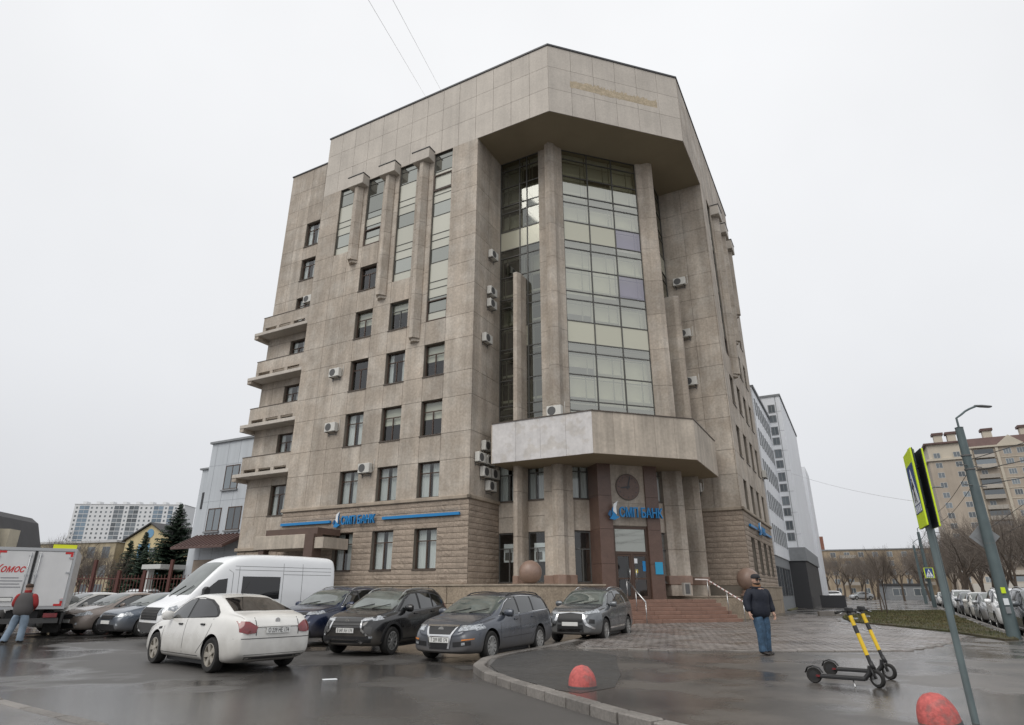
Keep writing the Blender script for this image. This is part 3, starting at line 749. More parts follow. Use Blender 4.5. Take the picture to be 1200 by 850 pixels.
# handrail on the right of the steps, with striped tape
def rail(name, label, pts, posts, m):
    o = empty(name, loc2w(0, 0), -PHI); tag(o, label, 'handrail')
    MB().tube(pts, .035, 8).build('rail', MT[m], o)
    for p in posts: MB().tube([(p[0], p[1], p[2]), (p[0], p[1], p[3])], .022, 6).build('post', MT['steel'], o)
    return o
F0 = chamfer(6.2); F1 = chamfer(9.2)
p0, p1, p2 = F0(4.7, 0, 1.05), chamfer(8.9)(4.05, 0, LAND + .95), F1(3.6, .2, LAND + .97)
rl = rail('handrail', 'sloping steel handrail with red and white tape beside the steps', [p0, p1, p2], [(*F0(4.69, 0, 0)[:2], ZP, 1.05), (*chamfer(7.4)(4.41, 0, 0)[:2], ZP + .3, 1.5), (*chamfer(8.9)(4.05, 0, 0)[:2], LAND, LAND + .95)], 'rail_tape')
p0v, p1v = Vector(p0), Vector(p1)
if 'tape_red' not in MT: mat('tape_red', (.40, .22, .20), .5)
for k in range(9):
    a = p0v.lerp(p1v, (k + .25) / 9); b_ = p0v.lerp(p1v, (k + .6) / 9); MB().tube([a, b_], .037, 8).build('tape_band', MT['tape_red'], rl)
p0, p1 = chamfer(6.4)(-.55, 0, 1.05), chamfer(9.0)(-.55, 0, LAND + .95)
rail('handrail', 'thin steel handrail rising to the glass door', [p0, p1], [(*chamfer(6.4)(-.55, 0, 0)[:2], ZP, 1.05), (*chamfer(7.7)(-.55, 0, 0)[:2], ZP + .5, 1.55), (*chamfer(8.95)(-.55, 0, 0)[:2], LAND, LAND + .95)], 'steel')
# granite balls on the plinths
def ball(U, V, z, r, label):
    prof = [(max(.0001, r * math.sin(math.pi * k / 20)), -r * math.cos(math.pi * k / 20)) for k in range(21)]
    o = MB().lathe(prof, 40).build('granite_ball', MT['ball_granite'], loc=loc2w(U, V, z + r * .985)); tag(o, label, 'stone ball', 'granite balls beside the entrance')
ball(8.75, 1.1, 1.86, .56, 'polished brown granite ball on the plinth in front of bay columns')
MB().lathe([(.001, 1.3), (.52, 1.3), (.52, 1.36), (.40, 1.42), (.40, 1.56), (.30, 1.6), (.001, 1.6)], 28, 0, lambda x, y, z: (-.05 + x, 10.75 + y, z)).build('ball_pedestal', MT['ball_granite'], bld)
ball(.05, 10.75, 1.58, .60, 'polished brown granite ball on the plinth beside the handrail')
bx_ = MB().box(2.55, 2.95, .05, .25, 1.35, 1.95, 0, chamfer(8.6)).build('wall_box', MT['mid_box'] if 'mid_box' in MT else mat('mid_box', (.34, .32, .29), .5)); bx_.location = loc2w(0, 0); bx_.rotation_euler = (0, 0, -PHI); tag(bx_, 'small pale metal box at the foot of the right column', 'box')
wbx = MB().box(2.63, 2.87, .035, .05, 1.42, 1.88, 0, chamfer(8.6)).build('box_window', MT['ac_grille'], bx_)

# ---- set-back stair block with balconies (left end)
SBK = 1.0; FS = lambda s, d, z: (-s, SBK + d, z)
s0b, s1b, ZS = END, 30.05, 33.35
sb_cols = [s0b, 26.35, 27.75, s1b]; sb_rows = [4.1, 6.1, 8.05, 9.6, 11.5, 13.0, 14.95, 16.4, 18.35, 19.8, 21.75, 23.2, 25.0, 26.1, 28.2, 29.8, 31.5, ZS]
wz = {(6.1, 8.05), (9.6, 11.5), (13.0, 14.95), (16.4, 18.35), (19.8, 21.75), (23.2, 25.0), (26.1, 28.2)}
cb = MB()
for z0, z1 in zip(sb_rows, sb_rows[1:]):
    for i in range(3):
        if i == 1 and (z0, z1) in wz: window(FS, 26.35, 27.75, z0, z1, 'win_brown', ('v', .35), d=.2); continue
        sgs = [(sb_cols[i], sb_cols[i + 1])] if i < 2 else [(27.75, 28.9), (28.9, s1b)]
        for a, b_ in sgs: panel(FS, a, b_, z0, z1, 'slab')
        cb.box(sb_cols[i], sb_cols[i + 1], .05, .4, z0, z1, 0, FS)
cb.box(s0b, s1b, .05, .4, 1.2, 4.0, 0, FS)
cb.box(s0b, s1b, 2.5, 2.6, 1.2, ZS, 0, FS); cb.box(s1b - .1, s1b, .42, 12, 0, ZS, 0, FS); cb.box(s0b, s1b, .4, 12, ZS - .4, ZS - .1, 0, FS)
cb.build('stair_core', MT['core'], bld, weld=False)
for z0, z1 in zip(sb_rows, sb_rows[1:]):
    panel(lambda s, d, z: (-s1b - .05 + d, SBK + s, z), .0, 2.0, z0, z1, 'slab')
    panel(lambda s, d, z: (-s1b - .05 + d, SBK + s, z), 2.0, 4.5, z0, z1, 'slab')
MB().box(s0b, s1b + .1, -.06, 1, ZS, ZS + .1, 0, FS).build('roof_coping', MT['coping'], bld)
MB().box(s0b, s1b + .15, -.15, .1, 3.95, 4.15, 0, FS).build('cornice', MT['cornice'], bld, bevel=.02)
b = MB(); r2 = random.Random(2)
for k in range(8):
    z = 1.5 + k * .3; s = s0b
    while s < s1b: e_ = s + r2.uniform(.5, .9); b.box(s + .01, min(e_, s1b) - .01, -.02 - r2.uniform(0, .04), .05, z + .008, z + .292, 0, FS); s = e_
o = b.build('base_stone', MT['rough_stone'], bld, weld=False); o['kind'] = 'stuff'
b = MB().box(s0b - 3, s1b + .1, -.05, .4, 0, 1.5, 0, FS).build('plinth', MT['plinth_stone'], bld)
for zb in (8.6, 12.0, 15.45, 18.88):
    bal = empty('balcony', (0, 0, 0), 0, bld)
    MB().prism([(-END - .02, .02), (-30.5, .02), (-30.5, 1.5), (-30.05, 2.0), (-30.05, SBK), (-END - .02, SBK)], zb, zb + .24).build('balcony_slab', MT['slab_light'], bal, bevel=.02)
    MB().box(-30.5, -30.1, .06, 1.5, zb - .22, zb).build('slab_nib', MT['slab'], bal)
    MB().box(-29.7, -END - .02, .03, .13, zb + .46, zb + 1.28).build('parapet', MT['slab'], bal)
    MB().box(-29.73, -END - .02, .01, .15, zb + 1.28, zb + 1.33).build('parapet_coping', MT['sill'], bal)
    MB().box(-29.7, -29.6, .13, SBK, zb + .24, zb + 1.28).build('parapet_end', MT['slab'], bal)
    for i in range(4):
        xx = -29.7 + (29.7 - END - .3) * i / 3; MB().box(xx, xx + .28, .035, .125, zb + .24, zb + .46).build('parapet_post', MT['slab'], bal)
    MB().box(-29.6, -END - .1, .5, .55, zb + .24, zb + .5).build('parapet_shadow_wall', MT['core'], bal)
# ---- side entrance porch on facade A
pc_ = empty('side_porch', loc2w(0, 0), -PHI); tag(pc_, 'beige and brown porch canopy behind the white van', 'porch')
MB().box(-24.75, -20.75, -2.2, -.2, 3.72, 4.46).build('porch_canopy', MT['canopy_slab'], pc_, bevel=.02)
MB().box(-24.1, -20.1, -2.0, -.25, 4.463, 4.8).build('porch_beam', MT['porch_brown'] if 'porch_brown' in MT else mat('porch_brown', (.11, .07, .055), .5, var=.1), pc_)
MB().box(-20.74, -20.1, -2.25, -1.6, 0, 4.46).build('porch_post', MT['porch_brown'], pc_); MB().box(-20.09, -19.45, -2.15, -.25, 3.7, 4.27).build('porch_wing', MT['canopy_slab'], pc_); MB().box(-24.4, -24.0, -2.1, -1.7, 0, 3.72).build('porch_post', MT['porch_brown'], pc_)

# ---- bank signs
def text_mesh(name, s, size, ext, m, parent=None, M=None, shear=0, bold=0, spacing=1.0, width=None):
    cu = bpy.data.curves.new(name, 'FONT'); cu.body = s; cu.size = size; cu.extrude = ext; cu.shear = shear; cu.offset = bold; cu.space_character = spacing
    cu.resolution_u = 3
    o = bpy.data.objects.new(name, cu); C.objects.link(o); bpy.context.view_layer.update()
    me = bpy.data.meshes.new_from_object(o.evaluated_get(bpy.context.evaluated_depsgraph_get()))
    C.objects.unlink(o); bpy.data.objects.remove(o); me.name = name
    me.materials.clear(); me.materials.append(MT[m])
    if width:
        xs = [v.co.x for v in me.vertices]; k = width / (max(xs) - min(xs)); x0 = min(xs)
        for v in me.vertices: v.co.x = (v.co.x - x0) * k
    o = mesh_obj(name, me, parent)
    if M is not None: o.matrix_local = M
    return o
def wall_frame(F, s, d, z, flip):
    o = Vector(F(s, d, z)); ex = Vector(F(s + (-1 if flip else 1), d, z)) - o; ez = Vector((0, 0, 1)); en = ex.cross(ez)
    return Matrix((( ex.x, ez.x, en.x, o.x), (ex.y, ez.y, en.y, o.y), (ex.z, ez.z, en.z, o.z), (0, 0, 0, 1)))
def logo(root, Mx, h):
    # bird-like swoosh of two blue blades and a pale blade
    def blade(pts, m, z0, z1, nm): 
        o = MB().prism(pts, z0, z1).build(nm, MT[m], root); o.matrix_local = Mx
    k = h
    blade([(0, .0), (.30 * k, -.05 * k), (.62 * k, .12 * k), (.40 * k, .2 * k), (.42 * k, .95 * k), (.18 * k, .6 * k), (.16 * k, .25 * k)], 'blue_sign', 0, .10, 'logo_blade')
    blade([(.20 * k, .45 * k), (.24 * k, .85 * k), (.52 * k, 1.05 * k), (.40 * k, .7 * k), (.42 * k, .25 * k)], 'sign_white', .101, .13, 'logo_blade')
    blade([(-.12 * k, .25 * k), (.05 * k, .1 * k), (.12 * k, .45 * k), (.02 * k, .5 * k)], 'blue_dark', .02, .09, 'logo_blade')
def bank_sign(F, s, z, h, flip, label, bars=None, d=-.16, width=None):
    root = empty('bank_sign', loc2w(0, 0), -PHI); tag(root, label, 'sign')
    sg = -1 if flip else 1
    logo(root, wall_frame(F, s, d, z - h * .25, flip), h * 1.75)
    text_mesh('lettering', 'СМП БАНК', h * 1.38, .06, 'blue_sign', root, wall_frame(F, s + sg * h * 1.15, d - .02, z, flip), bold=.018 * h, width=width)
    for a, b_ in bars or []: MB().box(a, b_, d, d + .12, z + h * .3, z + h * .62, 0, F).build('sign_bar', MT['blue_sign'], root)
    for k in range(3): MB().box(s + sg * (.4 + k * .5) - .03, s + sg * (.4 + k * .5) + .03, d, -.01, z + .1, z + .16, 0, F).build('sign_bracket', MT['bracket'], root)
bank_sign(FA, 20.7, 5.1, .46, True, 'blue bank lettering with bars on the rusticated wall above the ground floor windows', [(21.1, 25.1), (12.2, 17.25)], width=2.45)
bank_sign(CE, -1.28, 5.15, .50, False, 'blue bank lettering and logo over the entrance door', None, d=-.2, width=2.5)
bank_sign(FB, 16.6, 5.1, .46, False, 'blue bank lettering on the wall facing the street', [(13.3, 16.2), (20.2, 23.6)], width=2.45)

# ---- air conditioners
def ac_proto():
    k = 'ac'
    if k in _cache: return _cache[k]
    body = MB().box(-.42, .42, -.33, -.03, -.28, .28).mesh('casing', MT['ac_white'], bevel=.02)
    gr = MB(); n = 20
    for r0, r1 in ((.0, .05), (.07, .10), (.12, .15), (.17, .2), (.215, .235)):
        vs = [(-.12 + r * math.cos(2 * math.pi * i / n), -.335, r * math.sin(2 * math.pi * i / n)) for r in (max(r0, .001), r1) for i in range(n)]
        gr.add(vs, [(i, (i + 1) % n, n + (i + 1) % n, n + i) for i in range(n)])
    gr.add([(-.12 + .24 * math.cos(2 * math.pi * i / n), -.333, .24 * math.sin(2 * math.pi * i / n)) for i in range(n)], [tuple(range(n))])
    grm = gr.mesh('fan_grille', MT['ac_grille'], weld=False)
    br = MB()
    for x in (-.3, .3): br.box(x - .02, x + .02, -.36, 0.0, -.32, -.285); br.box(x - .02, x + .02, -.02, 0.0, -.5, -.32)
    br.box(-.3, .3, -.018, -.002, -.42, -.38); brm = br.mesh('bracket', MT['bracket'])
    ln = MB().tube([(.4, -.05, -.2), (.5, -.02, -.15), (.52, -.015, .5)], .018, 5).mesh('pipe', MT['ac_white'])
    _cache[k] = (body, grm, brm, ln); return _cache[k]
def ac(p, yaw, label, group=None, sc=1.0):
    r = empty('air_conditioner', p, yaw); r.scale = (sc, sc, sc); tag(r, label, 'air conditioner', group)
    for nm, me in zip(('casing', 'fan_grille', 'bracket', 'pipe'), ac_proto()): mesh_obj(nm, me, r)
YA = -PHI                                   # outward normal of facade A is local -y
for (s, z, l) in ((21.9, 14.6, 'white air conditioner unit high on the left facade beside a fourth floor window'), (21.75, 11.0, 'white air conditioner unit on the left facade beside a third floor window'), (18.75, 8.2, 'white air conditioner unit between two second floor windows on the left facade')):
    ac(loc2w(s, 0, z), YA, l)
ac(loc2w(26.3, SBK, 21.3), YA, 'air conditioner unit above the top balcony by a narrow window')
YRL = -PHI + R(90)                          # left return wall faces local +x
for (V, z, l) in ((1.9, 21.35, 'topmost air conditioner unit on the inner wall left of the glazed bay'), (1.8, 18.75, 'upper unit of the stacked pair of air conditioners left of the glazed bay'), (1.8, 17.9, 'lower unit of the stacked pair of air conditioners left of the glazed bay'), (1.3, 15.45, 'single air conditioner unit below the stacked pair left of the glazed bay'),
    (1.45, 9.05, 'topmost unit of the air conditioner cluster beside the canopy end'), (.8, 8.3, 'leftmost unit of the air conditioner cluster above the stone cornice'), (1.75, 8.3, 'upper right unit of the air conditioner cluster above the stone cornice'), (1.35, 7.6, 'middle unit of the air conditioner cluster above the stone cornice'), (2.3, 7.62, 'right hand unit of the middle row in the air conditioner cluster'), (1.95, 6.92, 'lowest unit of the air conditioner cluster just above the stone cornice')):
    ac(loc2w(Q, V, z), YRL, l, sc=.95)
YRR = -PHI
for (U, z, l) in ((2.17, 21.65, 'topmost air conditioner unit on the wall right of the glazed bay'), (2.2, 17.75, 'middle air conditioner unit on the wall right of the glazed bay'), (2.15, 14.35, 'lowest air conditioner unit above the canopy on the wall right of the bay'), (2.6, 7.5, 'air conditioner unit tucked under the right end of the canopy')):
    ac(loc2w(U, Q, z), YRR, l)
ac(loc2w(7.35, 1.55, ZC1 + .36), YA, 'air conditioner unit standing on top of the entrance canopy')
ac(loc2w(0, 24.9, 10.2), -PHI + R(90), 'dark air conditioner unit on the far edge of the street facade')
# ================================================================ VEHICLES
def paint(name, col, dirt=.15, metal=.0, rough=.22):
    m = mat(name, col, rough, metal=metal, coat=.6, fine=dirt * .5, fscale=4, var=dirt, vscale=1.2)
    # road dirt splashed over the lower body
    t = m.node_tree; N = t.nodes; Lk = t.links; p = N['Principled BSDF']
    geo = N.new('ShaderNodeNewGeometry'); sx = N.new('ShaderNodeSeparateXYZ'); Lk.new(geo.outputs['Position'], sx.inputs[0])
    nz = N.new('ShaderNodeTexNoise'); nz.inputs['Scale'].default_value = 3.5; nz.inputs['Detail'].default_value = 6; Lk.new(geo.outputs['Position'], nz.inputs['Vector'])
    ad = N.new('ShaderNodeMath'); ad.operation = 'MULTIPLY_ADD'; ad.inputs[1].default_value = .5; Lk.new(nz.outputs[0], ad.inputs[0]); Lk.new(sx.outputs[2], ad.inputs[2])
    mr = N.new('ShaderNodeMapRange'); mr.inputs[1].default_value = .95; mr.inputs[2].default_value = .45; mr.inputs[3].default_value = 0; mr.inputs[4].default_value = .55; Lk.new(ad.outputs[0], mr.inputs[0])
    mx = N.new('ShaderNodeMix'); mx.data_type = 'RGBA'; mx.inputs[7].default_value = (.17, .15, .125, 1); Lk.new(mr.outputs[0], mx.inputs[0])
    src = p.inputs['Base Color'].links[0].from_socket; Lk.new(src, mx.inputs[6]); Lk.new(mx.outputs[2], p.inputs['Base Color'])
    ro = N.new('ShaderNodeMapRange'); ro.inputs[1].default_value = 0; ro.inputs[2].default_value = .5; ro.inputs[3].default_value = rough; ro.inputs[4].default_value = .7; Lk.new(mr.outputs[0], ro.inputs[0]); Lk.new(ro.outputs[0], p.inputs['Roughness'])
    ct = N.new('ShaderNodeMapRange'); ct.inputs[1].default_value = 0; ct.inputs[2].default_value = .4; ct.inputs[3].default_value = .6; ct.inputs[4].default_value = .05; Lk.new(mr.outputs[0], ct.inputs[0]); Lk.new(ct.outputs[0], p.inputs['Coat Weight'])
    return m
paint('paint_white', (.70, .69, .66), .07); paint('paint_van', (.84, .85, .86), .02); paint('paint_black', (.012, .012, .013), .1)
paint('paint_grey', (.075, .085, .105), .15, metal=.35); paint('paint_outlander', (.13, .14, .15), .12, metal=.4); paint('paint_blue', (.009, .018, .052), .1, metal=.3)
paint('paint_beige', (.30, .25, .22), .15, metal=.3); paint('paint_bluegrey', (.10, .12, .15), .12, metal=.3); paint('paint_silver', (.36, .37, .38), .1, metal=.4); paint('paint_red', (.10, .012, .015), .1)
M_('car_glass', (.012, .015, .015), .03, spec=1.0, ior=1.6)
M_('car_glass_screen', (.10, .115, .105), .03, spec=1.0, ior=1.6, var=.3, vscale=2)
M_('car_tint', (.006, .006, .007), .04, spec=.8)
M_('trim', (.015, .015, .016), .5); M_('trim_grey', (.06, .06, .06), .6); M_('rubber', (.02, .019, .018), .8, var=.3, vscale=8); M_('chrome', (.7, .7, .7), .12, metal=1)
M_('rim', (.42, .42, .41), .35, metal=.7, var=.25, vscale=6); M_('rim_dirty', (.40, .37, .32), .45, metal=.4, var=.2, vscale=5)
M_('lamp_clear', (.36, .38, .40), .1, metal=.3, coat=1, var=.6, vscale=22, fine=.4, fscale=40); M_('lamp_red', (.17, .006, .01), .12, coat=1, var=.3, vscale=10); M_('lamp_amber', (.6, .2, .03), .2)
M_('plate', (.72, .72, .70), .5); M_('plate_ink', (.03, .03, .03), .6); M_('drl', (.9, .92, .95), .3, emit=(1, 1, 1), estr=1.2)
M_('dirt', (.13, .11, .09), .9, var=.3, vscale=3)

def smoothbody(rows, ring, sub=2):
    """rows: stations from rear to front, each a dict of section values; ring(row) -> half section [(y, z), ...] bottom centre to top centre"""
    bm = bmesh.new(); grid = []
    for r in rows:
        h = ring(r); pts = [(r['x'], y, z) for y, z in h] + [(r['x'], -y, z) for y, z in h[-2:0:-1]]
        grid.append([bm.verts.new(p) for p in pts])
    n = len(grid[0])
    for a, b in zip(grid, grid[1:]):
        for k in range(n): bm.faces.new((a[k], a[(k + 1) % n], b[(k + 1) % n], b[k]))
    m = n // 2
    for g, fl in ((grid[0], False), (grid[-1], True)):      # caps as a ladder of quads
        for k in range(m):
            q = [g[k], g[k + 1], g[(n - k - 1) % n], g[(n - k) % n]]
            q = [v for i, v in enumerate(q) if v not in q[:i]]
            if len(q) >= 3: bm.faces.new(q)
    bmesh.ops.recalc_face_normals(bm, faces=bm.faces)
    me = bpy.data.meshes.new('body_cage'); bm.to_mesh(me); bm.free()
    o = bpy.data.objects.new('body_cage', me); C.objects.link(o)
    md = o.modifiers.new('s', 'SUBSURF'); md.levels = md.render_levels = sub
    bpy.context.view_layer.update()
    dg = bpy.context.evaluated_depsgraph_get()
    out_ = bpy.data.meshes.new_from_object(o.evaluated_get(dg)); C.objects.unlink(o); bpy.data.objects.remove(o)
    return out_
def bool_cut(me, cutters, mats):
    o = bpy.data.objects.new('tmp_body', me); C.objects.link(o); tmp = []
    me.materials.clear()
    for m in mats: me.materials.append(m)
    for cm in cutters:
        co = bpy.data.objects.new('tmp_cut', cm); C.objects.link(co); tmp.append(co)
        md = o.modifiers.new('b', 'BOOLEAN'); md.operation = 'DIFFERENCE'; md.object = co; md.solver = 'EXACT'
        try: md.material_mode = 'TRANSFER'
        except Exception: pass
    bpy.context.view_layer.update(); dg = bpy.context.evaluated_depsgraph_get()
    r = bpy.data.meshes.new_from_object(o.evaluated_get(dg))
    for t in tmp + [o]: C.objects.unlink(t); bpy.data.objects.remove(t)
    bm = bmesh.new(); bm.from_mesh(r)
    for f in bm.faces: f.smooth = True
    for e in bm.edges:
        if len(e.link_faces) == 2 and e.calc_face_angle(0) > R(38): e.smooth = False
    bm.to_mesh(r); bm.free(); return r
class Proj:
    """lays panels on to a body surface by ray casting along a direction"""
    def __init__(s, me):
        bm = bmesh.new(); bm.from_mesh(me); s.t = BVHTree.FromBMesh(bm); bm.free()
    def patch(s, outline, axis, off=.004, step=.07, sgn=1, th=0):
        # axis 'y': outline (x,z) seen from sgn*y ; 'z': outline (x,y) seen from above ; 'x': outline (y,z) seen from sgn*x
        bm = bmesh.new()
        P3 = {'y': lambda a, b: Vector((a, 0, b)), 'z': lambda a, b: Vector((a, b, 0)), 'x': lambda a, b: Vector((0, a, b))}[axis]
        D = {'y': Vector((0, -sgn, 0)), 'z': Vector((0, 0, -1)), 'x': Vector((-sgn, 0, 0))}[axis]
        bm.faces.new([bm.verts.new(P3(a, b)) for a, b in outline])
        ia, ib = {'y': (0, 2), 'z': (0, 1), 'x': (1, 2)}[axis]
        for ii, vals in ((ia, [p[0] for p in outline]), (ib, [p[1] for p in outline])):
            lo, hi = min(vals), max(vals); n = int((hi - lo) / step)
            for k in range(1, n + 1):
                co = Vector((0, 0, 0)); co[ii] = lo + (hi - lo) * k / (n + 1); no = Vector((0, 0, 0)); no[ii] = 1
                bmesh.ops.bisect_plane(bm, geom=list(bm.verts) + list(bm.edges) + list(bm.faces), plane_co=co, plane_no=no)
        for v in bm.verts:
            h, nn, i, d = s.t.ray_cast(v.co - D * 5, D)
            if h is None: h, nn, i, d = s.t.find_nearest(v.co - D * .9)
            v.co = h - D * off
        bmesh.ops.recalc_face_normals(bm, faces=bm.faces)
        f = max(bm.faces, key=lambda f: f.calc_area())
        if f.normal.dot(D) > 0: bmesh.ops.reverse_faces(bm, faces=bm.faces)
        for f in bm.faces: f.smooth = True
        if th:
            r = bmesh.ops.extrude_face_region(bm, geom=list(bm.faces))
            for v in [g for g in r['geom'] if isinstance(g, bmesh.types.BMVert)]: v.co -= D * th
            bmesh.ops.recalc_face_normals(bm, faces=bm.faces)
            for e in bm.edges:
                if len(e.link_faces) == 2 and e.calc_face_angle(0) > R(40): e.smooth = False
        me = bpy.data.meshes.new('panel'); bm.to_mesh(me); bm.free(); return me
    def put(s, name, m, parent, outline, axis, off=.004, step=.07, sgn=1, th=0):
        me = s.patch(outline, axis, off, step, sgn, th); me.name = name; me.materials.append(MT[m]); return mesh_obj(name, me, parent)
    def line(s, name, m, parent, pts, axis, w=.012, off=.003, sgn=1):
        out_ = []; n = len(pts); L = []; Rr = []
        for i, p in enumerate(pts):
            a = Vector(pts[max(0, i - 1)]); b = Vector(pts[min(n - 1, i + 1)]); d = (b - a).normalized(); nn = Vector((-d.y, d.x)) * w / 2
            L.append(tuple(Vector(p) + nn)); Rr.append(tuple(Vector(p) - nn))
        return s.put(name, m, parent, L + Rr[::-1], axis, off, .15, sgn)
def interp(tab, x):
    if x <= tab[0][0]: return tab[0][1]
    for (a, b), (c, d) in zip(tab, tab[1:]):
        if x <= c: return b + (d - b) * (x - a) / (c - a)
    return tab[-1][1]
def wheel_meshes(r, w, style, rim_m):
    k = ('wheel', r, w, style, rim_m)
    if k in _cache: return _cache[k]
    Mx = lambda x, y, z: (x, z, y)          # axis along y
    ty = MB().lathe([(r * .66, -w / 2 + .01), (r * .72, -w / 2), (r * .93, -w / 2), (r, -w / 2 + .035), (r, w / 2 - .035), (r * .93, w / 2), (r * .72, w / 2), (r * .66, w / 2 - .01)], 36, 0, Mx).mesh('tyre', MT['rubber'])
    rm = MB(); ri = r * .67
    rm.lathe([(ri, -w / 2), (ri, w / 2 - .005), (ri * .93, w / 2 - .002), (ri * .9, w / 2 - .03), (ri * .9, -w / 2 + .02)], 36, 0, Mx)
    n, sw = {'five': (5, .2), 'ten': (10, .10), 'six': (6, .16), 'cap': (12, .12)}[style]
    for i in range(n):
        a = 2 * math.pi * i / n
        for f0, f1 in (((-.5, .5),) if style != 'ten' else ((-.5, .5),)):
            w0, w1 = sw * ri * .75, sw * ri * 1.25
            def pt(rr, t, y): return (rr * math.cos(a) - t * math.sin(a), y, rr * math.sin(a) + t * math.cos(a))
            y0, y1 = w / 2 - .055, w / 2 - .015
            vs = [pt(.1 * ri, -w0, y0), pt(.1 * ri, w0, y0), pt(.93 * ri, w1, y0), pt(.93 * ri, -w1, y0), pt(.1 * ri, -w0, y1), pt(.1 * ri, w0, y1), pt(.93 * ri, w1, y1 + .008), pt(.93 * ri, -w1, y1 + .008)]
            rm.add(vs, [(0, 1, 2, 3), (4, 7, 6, 5), (0, 4, 5, 1), (1, 5, 6, 2), (2, 6, 7, 3), (3, 7, 4, 0)])
    rm.lathe([(.001, w / 2 - .005), (.22 * ri, w / 2 - .008), (.26 * ri, w / 2 - .03), (.26 * ri, w / 2 - .06)], 16, 0, Mx)
    rmm = rm.mesh('rim', MT[rim_m], weld=False)
    dk = MB().lathe([(.001, w / 2 - .07), (ri * .91, w / 2 - .07)], 24, 0, Mx).mesh('brake_disc', MT['trim'])
    _cache[k] = (ty, rmm, dk); return _cache[k]
def add_wheels(root, r, w, xs, track, style, rim_m):
    for x in xs:
        for sy in (1, -1):
            wh = empty('wheel', (x, sy * track / 2, r), 0 if sy > 0 else math.pi, root)
            wh.rotation_euler = (0, rnd.uniform(0, 6) if False else 0, 0 if sy > 0 else math.pi)
            for nm, me in zip(('tyre', 'rim', 'brake_disc'), wheel_meshes(r, w, style, rim_m)): mesh_obj(nm, me, wh)
def mirror_part(root, x, y, z, m, sc=1.0):
    for sy in (1, -1):
        b = MB(); prof = [(0, 0), (.06, .02), (.1, .09), (.08, .16), (.02, .19), (-.03, .16), (-.04, .04)]
        vs = []
        for t, k in ((0, .7), (.07, 1), (.19, 1), (.23, .75)):
            vs += [(x + (px - .03) * sc * k, sy * (y + t * sc), z + (.095 + (pz - .095) * k) * sc) for px, pz in prof]
        n = len(prof); fs = [(j * n + i, j * n + (i + 1) % n, (j + 1) * n + (i + 1) % n, (j + 1) * n + i) for j in range(3) for i in range(n)] + [tuple(range(n)), tuple(range(3 * n, 4 * n))]
        b.add(vs, fs, 0, True); b.build('mirror', MT[m], root, sharp=60)
def plate_part(root, x, z, face, txt, w=.52, tilt=0):
    h = .112
    o = MB().box(-.01, .01, -w / 2, w / 2, -h / 2, h / 2).build('number_plate', MT['plate'], root, (x, 0, z), (0, tilt, 0))
    if txt:
        t = text_mesh('plate_text', txt, .12, .001, 'plate_ink', o, width=w * .86)
        sg = face
        t.matrix_local = Matrix(((0, 0, sg, sg * .0125), (sg, 0, 0, -sg * w * .43), (0, 1, 0, -.04), (0, 0, 0, 1)))
    return o

